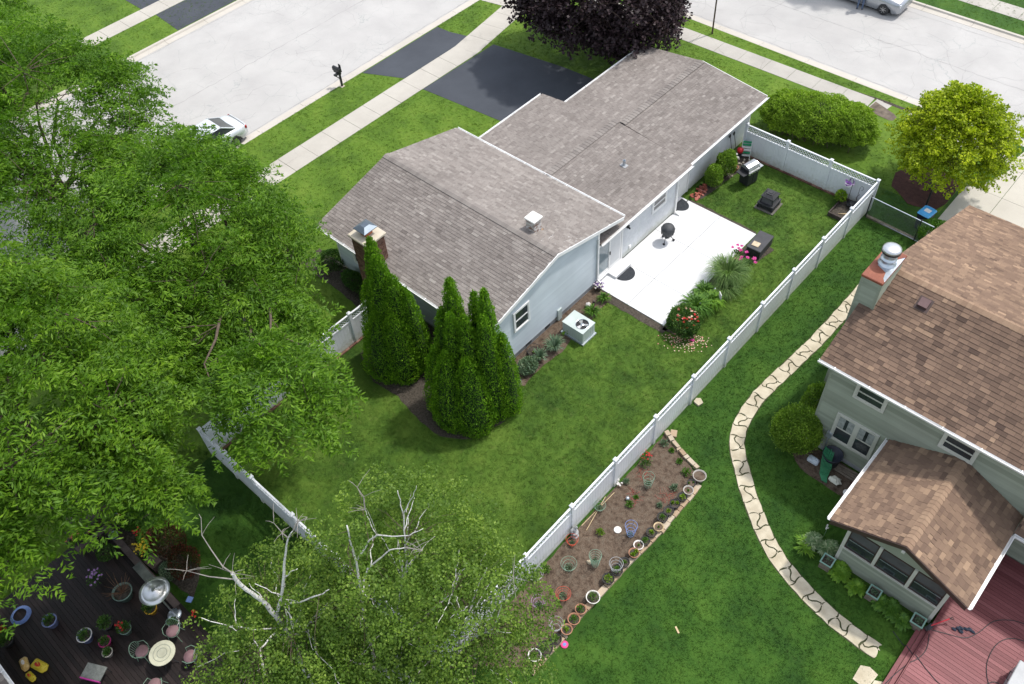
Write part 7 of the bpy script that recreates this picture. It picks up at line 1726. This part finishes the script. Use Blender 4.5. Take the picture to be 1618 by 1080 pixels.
arborvitae('front evergreen clump with the tallest double tips at the house corner', (-6.7, 4.3), [(-7.35, 4.60, 6.5, .52), (-7.05, 4.25, 6.9, .56), (-7.2, 3.85, 5.7, .58), (-6.65, 3.75, 5.9, .58), (-6.15, 3.95, 5.9, .58), (-6.5, 4.85, 6.2, .50), (-5.85, 4.75, 6.8, .56), (-5.65, 4.40, 5.9, .58), (-5.35, 4.95, 4.6, .50), (-6.6, 3.25, 4.2, .80), (-5.85, 3.55, 4.2, .76), (-7.3, 3.35, 3.9, .62)], 140000)

tree('purple_maple', 'large dark purple-leaved maple shading the driveway beside the low roof', 'tree', (-17.8, 27.6, 0), .24, 1.6,
     [((-18.2, 27.2, 4.5), (4.6, 4.7, 3.3)), ((-19.9, 26.3, 4.2), (3.4, 3.4, 2.7)), ((-16.5, 27.2, 3.6), (3.1, 3.2, 2.5))], 2300, 26, .8, .40, .20, .14, L_MAPLE, low=-.75, nlimb=12, droop=.35, flat=.3, jitter=.7)
tree('lime_tree', 'bright yellow-green young maple in a red mulch ring beside the concrete drive', 'tree', (1.5, 27.6, 0), .10, 1.1,
     [((1.75, 27.6, 2.9), (2.6, 2.5, 2.1)), ((1.6, 27.5, 3.9), (1.7, 1.6, 1.6)), ((1.5, 27.5, 4.6), (.85, .8, 1.0))], 760, 72, .75, .26, .115, .085, L_LIME, low=-.55, nlimb=14, droop=.15, flat=.3, jitter=.8, flare=1.1, twigs=300)

big = dict(mat=L_TREE, droop=.35, flat=.62, twigs=260)
tree('shade_tree', 'big light green shade tree with flared trunk beside the dark deck', 'tree', (-14.2, -9.3, 0), .42, 3.0,
     [((-13.2, -8.6, 8.6), (6.0, 4.2, 4.0)), ((-14.5, -10.5, 9.0), (4.5, 3.6, 4.0)), ((-13.0, -6.6, 7.6), (4.3, 2.6, 2.8)), ((-10.6, -11.3, 8.4), (3.2, 2.0, 2.6)), ((-9.2, -7.2, 6.8), (2.4, 1.4, 1.6))], 1800, 88, 1.35, .42, .19, .058, L_TREE2, low=-.35, nlimb=18, droop=.35, flat=.62, twigs=260)
tree('shade_tree', 'wide light green tree reaching over the left fence towards the house', 'tree', (-16.6, .3, 0), .34, 2.6,
     [((-16.8, -.1, 6.2), (5.2, 4.2, 3.0)), ((-13.9, -1.4, 5.5), (3.7, 3.2, 2.3)), ((-19.2, 1.0, 6.0), (3.9, 3.5, 2.7)), ((-15.5, -3.8, 6.0), (4.2, 3.0, 2.6)), ((-10.8, -1.0, 5.6), (2.2, 2.0, 1.5)), ((-7.0, -3.1, 8.0), (2.3, 1.9, 1.3))], 1800, 80, 1.25, .42, .19, .056, L_TREE, low=-.35, nlimb=18, group=None, droop=.35, flat=.62, twigs=260)
tree('shade_tree', 'tall light green street tree at the upper left covering the pale road', 'tree', (-27.0, -1.2, 0), .32, 2.8,
     [((-27.0, -.6, 7.2), (5.2, 4.6, 3.6)), ((-23.8, -1.9, 6.6), (3.6, 3.4, 2.8)), ((-29.8, 1.4, 7.0), (3.4, 2.8, 2.8)), ((-22.8, -5.0, 7.0), (4.2, 3.6, 3.0)), ((-31.5, -3.5, 6.4), (4.5, 3.5, 3.0)), ((-27.0, 2.6, 6.8), (3.0, 2.2, 2.2))], 1900, 74, 1.25, .42, .19, .056, L_TREE, low=-.35, nlimb=16, droop=.35, flat=.62, twigs=240)
tree('shade_tree', 'farthest light green tree in the top left corner beyond the street', 'tree', (-43.0, 2.0, 0), .30, 2.8,
     [((-43.0, 2.2, 6.4), (5.0, 4.8, 3.6)), ((-38.0, -.5, 6.4), (4.4, 3.6, 2.8)), ((-47.5, 3.0, 6.8), (4.5, 4.5, 3.4)), ((-35.5, 1.2, 6.6), (3.4, 2.8, 2.4))], 1200, 60, 1.3, .46, .22, .07, L_TREE, low=-.35, nlimb=14, droop=.35, flat=.62, twigs=160)

# birches: white limbs followed one by one
def birch(label, paths, twigs, ells, nspray, m):
    b = paths[0][0][0]
    t = thing('birch_tree', label, 'tree', (b[0], b[1], 0), 0, None, world=True)
    nodes = []
    for k, (pts, r0, r1) in enumerate(paths):
        n = len(pts); P = [Vector(p) for p in pts]; Q = []
        for i in range(n - 1):
            for j in range(3):
                q = P[i].lerp(P[i + 1], j / 3); Q.append(q + Vector((rnd.uniform(-.02, .02), rnd.uniform(-.02, .02), 0)))
        Q.append(P[-1]); nodes += Q
        part('trunk' if k == 0 else 'limb', MB().tube(Q, [.64 * (r0 + (r1 - r0) * i / (len(Q) - 1)) for i in range(len(Q))], 10, True, .12), BIRCH, t, True)
    mb = MB()
    for pts in twigs:
        mb.tube(pts, [.022 - .014 * i / (len(pts) - 1) for i in range(len(pts))], 5)
        for k in range(9):
            i = rnd.randrange(len(pts)); q = Vector(pts[i]); e = Vector((rnd.uniform(-1, 1), rnd.uniform(-1, 1), rnd.uniform(-.1, .7))) * rnd.uniform(.25, .7); mb.tube([q, q + e * .5 + Vector((0, 0, .04)), q + e], [.008, .006, .003], 4)
    if mb.f: part('dead_twigs', mb, BRANCHG, t, kind='stuff')
    P0, D0 = sample_crown(ells, nspray, -.75, .25)
    NA = np.array([tuple(q) for q in nodes]); mb = MB()
    for j in range(len(P0)):
        k = int(np.linalg.norm(NA - P0[j], axis=1).argmin())
        if np.linalg.norm(NA[k] - P0[j]) < 2.0 and j % 5 == 0: limb(mb, NA[k], P0[j], .011, .003, 4, 3, .12)
    part('branch', mb, TWIG, t, kind='stuff')
    up_ = [j for j in range(len(P0)) if D0[j][2] > -.1]
    for j in rnd.sample(up_, 24):
        k = int((np.linalg.norm(NA - P0[j], axis=1) + np.where(NA[:, 2] > P0[j][2] - .3, 3, 0)).argmin())
        if np.linalg.norm(NA[k] - P0[j]) < 2.9: m2 = MB(); limb(m2, NA[k], P0[j], .019, .005, 6, 6, .06); part('limb', m2, BIRCH, t, True)
    A = D0 * np.array([1, 1, .3]) + NR.normal(size=D0.shape) * .4; A[:, 2] -= .35
    res = sprays(P0, A, m, .75, .27, .55, .088, .062, .25, .9, .8)
    leaf_part('crown', t, L_BIRCH, *res)
B1 = [([(-2.81, -7.3, -.05), (-2.76, -7.25, 2.0), (-2.81, -7.11, 3.6), (-2.9, -7.11, 4.4), (-3.03, -7.09, 5.0), (-3.21, -7.15, 5.8), (-3.33, -7.26, 6.3), (-3.54, -7.37, 7.1), (-3.51, -7.35, 7.5)], .15, .07),
      ([(-3.03, -7.09, 5.0), (-2.93, -6.74, 5.7), (-2.92, -6.35, 6.7), (-2.86, -6.02, 7.6), (-2.74, -5.84, 8.2), (-2.58, -5.69, 8.6)], .085, .02),
      ([(-2.94, -6.82, 5.4), (-2.34, -6.47, 5.9), (-1.82, -6.07, 6.4), (-1.6, -5.84, 6.7)], .05, .018), ([(-2.93, -6.42, 6.4), (-2.73, -6.2, 6.8), (-2.56, -6.06, 7.0)], .04, .016),
      ([(-2.93, -6.68, 5.8), (-3.06, -6.84, 6.1), (-3.39, -7.04, 6.5)], .032, .014), ([(-2.9, -7.11, 4.4), (-2.73, -7.53, 4.8), (-2.63, -7.97, 4.9), (-2.79, -7.96, 5.3)], .05, .025),
      ([(-2.81, -7.04, 3.8), (-2.37, -6.86, 4.3), (-2.22, -6.56, 4.8)], .045, .02), ([(-2.9, -7.11, 4.4), (-3.18, -7.78, 5.0), (-3.5, -8.21, 5.6), (-3.89, -8.58, 6.2)], .035, .014), ([(-2.87, -6.81, 5.4), (-2.39, -6.89, 5.5), (-2.17, -7.14, 5.2)], .03, .012)]
T1 = [[(-3.51, -7.35, 7.5), (-3.73, -7.42, 7.7), (-4.12, -7.37, 8.1), (-4.38, -7.32, 8.5), (-4.53, -7.08, 8.9)], [(-2.74, -5.84, 8.2), (-2.8, -5.9, 8.5), (-2.95, -5.93, 8.9)], [(-2.58, -5.69, 8.6), (-2.5, -5.5, 8.9), (-2.3, -5.3, 9.1)], [(-3.54, -7.37, 7.1), (-4.1, -7.8, 7.2), (-4.7, -8.1, 7.2)]]
birch('lower left birch with thick white limb and bare upper twigs by the deck edge', B1, T1,
      [((-3.0, -6.9, 4.4), (2.2, 2.2, 2.0)), ((-2.7, -8.5, 3.9), (1.6, 1.6, 1.6)), ((-1.6, -7.2, 4.5), (2.0, 1.8, 1.8)), ((-3.6, -5.6, 3.6), (2.2, 1.5, 1.4)), ((-1.6, -8.8, 4.2), (1.6, 1.4, 1.5))], 700, 48)
B2 = [([(-.33, -5.59, -.05), (-.6, -5.7, 1.5), (-.82, -5.83, 2.6), (-1.05, -5.62, 4.0), (-1.23, -5.28, 5.5), (-1.31, -5.08, 6.4), (-1.4, -4.93, 7.2), (-1.46, -4.82, 8.2), (-1.45, -4.75, 8.9)], .10, .03),
      ([(-.33, -5.59, -.05), (-.55, -5.36, 1.4), (-.69, -5.16, 2.4), (-.83, -4.82, 3.6), (-.78, -4.43, 4.8), (-.75, -4.12, 5.6), (-.68, -3.88, 6.4)], .08, .035), ([(-1.24, -5.09, 6.2), (-1.19, -4.81, 6.8), (-.92, -4.53, 7.3), (-.64, -4.21, 7.8), (-.25, -4.0, 8.1)], .05, .018),
      ([(-1.4, -4.93, 7.2), (-1.16, -4.47, 8.0), (-.99, -4.29, 8.3), (-.49, -4.12, 8.6), (-.04, -3.89, 8.9), (.24, -3.63, 9.2)], .045, .012), ([(-.99, -4.29, 8.3), (-1.22, -4.24, 8.8), (-1.27, -4.22, 9.2)], .022, .01),
      ([(-.68, -3.88, 6.4), (-.79, -3.64, 7.4), (-.88, -3.43, 8.3), (-1.0, -3.33, 8.8), (-1.04, -3.3, 9.2)], .035, .014), ([(-.88, -3.43, 8.3), (-.79, -3.26, 8.7), (-.67, -3.11, 9.1), (-.61, -2.98, 9.5)], .020, .008), ([(-.61, -5.19, 2.6), (-.34, -4.85, 3.6), (0.0, -4.41, 4.5), (.42, -3.98, 5.4), (.75, -3.57, 6.1)], .05, .018)]
birch('middle birch with slender white stems rising over the near fence corner', B2, [[(-.25, -4.0, 8.1), (0, -3.9, 8.2), (.2, -3.8, 8.2)], [(-1.27, -4.22, 9.2), (-1.35, -4.1, 9.6), (-1.5, -4.1, 9.9)]],
      [((-1.3, -4.2, 6.2), (2.3, 2.1, 2.7)), ((.4, -3.6, 6.0), (2.1, 2.0, 2.3)), ((-.8, -2.4, 6.0), (2.1, 1.4, 1.9)), ((-.6, -5.4, 4.0), (2.2, 1.8, 2.0)), ((-2.2, -2.9, 5.4), (1.6, 1.5, 1.5))], 700, 46)
B3 = [([(.31, -5.3, -.05), (.03, -5.33, 1.6), (-.1, -5.44, 2.2), (-.32, -5.83, 3.0), (-.59, -6.24, 3.8), (-.92, -6.6, 4.4)], .09, .03), ([(-.1, -5.44, 2.2), (.49, -5.0, 2.9), (.69, -4.77, 3.5), (.82, -4.61, 4.0)], .055, .02),
      ([(.31, -5.3, -.05), (.58, -4.89, 1.4), (.87, -4.59, 2.4), (1.11, -4.21, 3.4), (1.48, -3.81, 4.4), (1.84, -3.32, 5.2)], .08, .025), ([(1.48, -3.81, 4.4), (1.95, -3.33, 5.0), (1.94, -2.97, 5.8), (1.96, -2.82, 6.4)], .035, .012), ([(1.11, -4.21, 3.4), (1.12, -3.47, 5.0), (1.12, -2.99, 6.0), (1.25, -2.65, 6.8)], .035, .012)]
birch('right birch with forked white stems above the near end of the garden bed', B3, [[(1.96, -2.82, 6.4), (2.0, -2.7, 6.8), (2.1, -2.5, 7.1)]],
      [((1.6, -4.0, 4.0), (2.2, 2.0, 2.0)), ((2.6, -4.6, 3.6), (1.9, 1.8, 1.8)), ((.6, -5.9, 3.4), (2.2, 1.8, 1.7)), ((1.2, -2.4, 4.6), (1.5, 1.1, 1.4))], 580, 46)

# a street tree beyond the minivan throws the shade seen on the road at the top
tree('shade_tree', 'street tree on the verge beyond the silver minivan, just past the top edge', 'tree', (-11.5, 44.4, 0), .16, 2.2,
     [((-11.5, 44.4, 5.4), (3.4, 2.8, 2.3))], 420, 60, 1.2, .42, .2, .08, L_TREE, nlimb=8, twigs=60)
# long seams and patched cracks of the old road surface
def seam(pts, w, name='road_seam'):
    mb = MB(); vs = []
    P = []
    for i in range(len(pts) - 1):
        a, b = Vector(pts[i]), Vector(pts[i + 1]); n = max(2, int((b - a).length / .35))
        for k in range(n): q = a.lerp(b, k / n); P.append((q.x + rnd.gauss(0, .03), q.y + rnd.gauss(0, .03)))
    for i in range(len(P) - 1):
        a, b = Vector(P[i]), Vector(P[i + 1]); t = (b - a).normalized(); n = Vector((-t.y, t.x)) * w * rnd.uniform(.4, 1.3)
        vs += [(a.x - n.x, a.y - n.y, roadz + .003), (a.x + n.x, a.y + n.y, roadz + .003)]
    mb.add(vs, [(2 * k, 2 * k + 1, 2 * k + 3, 2 * k + 2) for k in range(len(vs) // 2 - 1)])
    struct(name, mb, M('crack_grey', (.25, .245, .24), (.36, .35, .34), 4, .9))
seam([(-34.3, -30), (-34.4, 0), (-34.2, 60)], .022)
seam([(-28.82, -30), (-28.8, 30)], .03); seam([(-40.2, -30), (-40.2, 30)], .02)
seam([(-25, 38.1), (0, 38.0), (20, 38.1)], .02); seam([(-22, 34.02), (12, 34.02)], .022); seam([(-30, 41.7), (12, 41.9)], .02)
for _ in range(80):
    if rnd.random() < .5: x, y = rnd.uniform(-40, -29), rnd.uniform(5, 32)
    else: x, y = rnd.uniform(-20, 6), rnd.uniform(34.3, 41.5)
    a = rnd.uniform(0, 6.28); pts = [(x, y)]
    for k in range(rnd.randint(3, 8)):
        a += rnd.gauss(0, .7); x += math.cos(a) * rnd.uniform(.4, .9); y += math.sin(a) * rnd.uniform(.4, .9)
        if not ((-40 < x < -29) or (34 < y < 42)): break
        pts.append((x, y))
    if len(pts) > 2: seam(pts, .010)
# grass: short tufts over every lawn, scattered as instances
def in_poly(X, Y, poly):
    c = np.zeros(len(X), bool); n = len(poly)
    for i in range(n):
        x0, y0 = poly[i - 1]; x1, y1 = poly[i]
        if y0 == y1: continue
        c ^= ((y0 > Y) != (y1 > Y)) & (X < (x1 - x0) * (Y - y0) / (y1 - y0) + x0)
    return c
def box_poly(x0, y0, x1, y1): return [(x0, y0), (x1, y0), (x1, y1), (x0, y1)]
pathL = [uv2w(k * .4, -.94) for k in range(int(PL / .4) + 1)]; pathR = [uv2w(k * .4, .94) for k in range(int(PL / .4) + 1)]
BLOCK = NOGRASS + [pathL + pathR[::-1], box_poly(-16.6, 5.9, -6.85, 12.6), box_poly(-15.4, 12.4, -6.95, 19.7), box_poly(-14, 19.3, -7.4, 25.6), box_poly(-6.95, 12.4, -3.14, 19.68), box_poly(4.3, 11.1, 30, 24), box_poly(7.55, 7.3, 30, 11.3), box_poly(10.8, 2.9, 18, 11.2),
    box_poly(-13.4, -14, -4.4, -8.55), box_poly(-18, -21, -8.2, -14), box_poly(-25.6, -30, -24.0, 22.6), [(-25.6, 22.5), (-24.0, 22.5), (-24.9, 28.4), (-26.6, 28.4)], box_poly(-22.5, 30.95, 4, 32.55), [(-28.3, 17.2), (-27.3, 17.55), (-25.6, 18.35), (-25.6, 23.8), (-27.0, 23.45), (-28.3, 23.4)],
    [(-24.1, 18.25), (-14.0, 19.2), (-14.0, 25.0), (-19, 24.75), (-24.0, 24.05)], [(2.75, 21.5), (12, 21.5), (12, 33.4), (3.9, 33.4), (3.2, 31), (2.75, 28.9)], [(-28, 27.3), (-25, 28.5), (-24.0, 30.9), (-22.5, 31.0), (-22.5, 33.3), (-24, 33.3), (-28, 31)],
    [(-3.9, 31.2), (-1.9, 31.2), (-1.9, 32.7), (-3.9, 32.7)], box_poly(.1, 23.7, 2.7, 24.0), box_poly(2.15, -2.5, 2.6, 7.2)]
def lawn_grass(name, regions, mat, dens, h):
    X = []; Y = []
    for x0, y0, x1, y1 in regions:
        n = int((x1 - x0) * (y1 - y0) * dens); X.append(NR.uniform(x0, x1, n)); Y.append(NR.uniform(y0, y1, n))
    X = np.concatenate(X); Y = np.concatenate(Y); keep = np.ones(len(X), bool)
    for P in BLOCK: keep &= ~in_poly(X, Y, P)
    keep &= ((X + 23.25) ** 2 + (Y - 28.45) ** 2 < 4.9 ** 2) | (X > -23.25) | (Y < 28.45)
    X, Y = X[keep], Y[keep]; n = len(X)
    me = bpy.data.meshes.new(name); me.vertices.add(n); me.vertices.foreach_set('co', np.stack([X, Y, np.full(n, .0)], 1).ravel().astype(np.float32))
    o = bpy.data.objects.new(name, me); COL.objects.link(o); o['kind'] = 'stuff'
    src = MB()
    for k in range(7):
        a = rnd.uniform(0, 6.28); e = Vector((math.cos(a), math.sin(a), 0)); b = Vector((rnd.uniform(-.05, .05), rnd.uniform(-.05, .05), -.004)); s_ = Vector((-e.y, e.x, 0)) * .006; hh = h * rnd.uniform(.6, 1.2); ln = rnd.uniform(.3, 1.1) * h
        src.add([b - s_, b + s_, b + e * ln * .5 + s_ * .8 + Vector((0, 0, hh * .75)), b + e * ln * .5 - s_ * .8 + Vector((0, 0, hh * .75)), b + e * ln + Vector((0, 0, hh))], [(0, 1, 2, 3), (3, 2, 4)])
    tm = mesh_of('grass_tuft', src, mat)
    g = bpy.data.node_groups.new(name, 'GeometryNodeTree'); g.interface.new_socket('Geometry', in_out='INPUT', socket_type='NodeSocketGeometry'); g.interface.new_socket('Geometry', in_out='OUTPUT', socket_type='NodeSocketGeometry')
    N_ = g.nodes; gi = N_.new('NodeGroupInput'); go = N_.new('NodeGroupOutput'); ip = N_.new('GeometryNodeInstanceOnPoints'); mp = N_.new('GeometryNodeMeshToPoints')
    rv_ = N_.new('FunctionNodeRandomValue'); rv_.data_type = 'FLOAT_VECTOR'; rv_.inputs[0].default_value = (-.2, -.2, 0); rv_.inputs[1].default_value = (.2, .2, 6.28)
    rs = N_.new('FunctionNodeRandomValue'); rs.data_type = 'FLOAT'; rs.inputs[2].default_value = .6; rs.inputs[3].default_value = 1.35
    tuft = bpy.data.objects.new('grass_tuft', tm)
    oi = N_.new('GeometryNodeObjectInfo'); oi.inputs[0].default_value = tuft; oi.transform_space = 'ORIGINAL'
    g.links.new(gi.outputs[0], mp.inputs[0]); g.links.new(mp.outputs[0], ip.inputs['Points']); g.links.new(oi.outputs['Geometry'], ip.inputs['Instance'])
    g.links.new(rv_.outputs[0], ip.inputs['Rotation']); g.links.new(rs.outputs[1], ip.inputs['Scale']); g.links.new(ip.outputs[0], go.inputs[0])
    md = o.modifiers.new('scatter', 'NODES'); md.node_group = g
    o['label'] = {'grass': 'short mown grass of the lawns'}.get(name, 'grass'); o['category'] = 'grass'
    return o
ga = lawn_grass('grass', [(-12.75, -4.0, -.1, 24.3)], LAWN, 150, .034); ga['label'] = 'mown grass inside the white fence behind the pale blue house'
gb_ = lawn_grass('grass', [(-28.1, -2, -12.95, 33.1), (-12.95, 24.55, 2.5, 33.2)], LAWN_F, 60, .036); gb_['label'] = 'bright mown grass of the front lawn and verges by the streets'
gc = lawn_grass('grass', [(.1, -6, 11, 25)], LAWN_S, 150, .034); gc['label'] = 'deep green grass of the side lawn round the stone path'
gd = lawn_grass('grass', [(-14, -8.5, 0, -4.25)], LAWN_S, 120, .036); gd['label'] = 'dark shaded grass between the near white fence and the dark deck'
ge = lawn_grass('grass', [(-52, 5, -45.2, 22), (-43.8, 5, -41, 20), (-12, 43, 4, 49)], LAWN_F, 30, .036); ge['label'] = 'grass of the lawns across both streets'
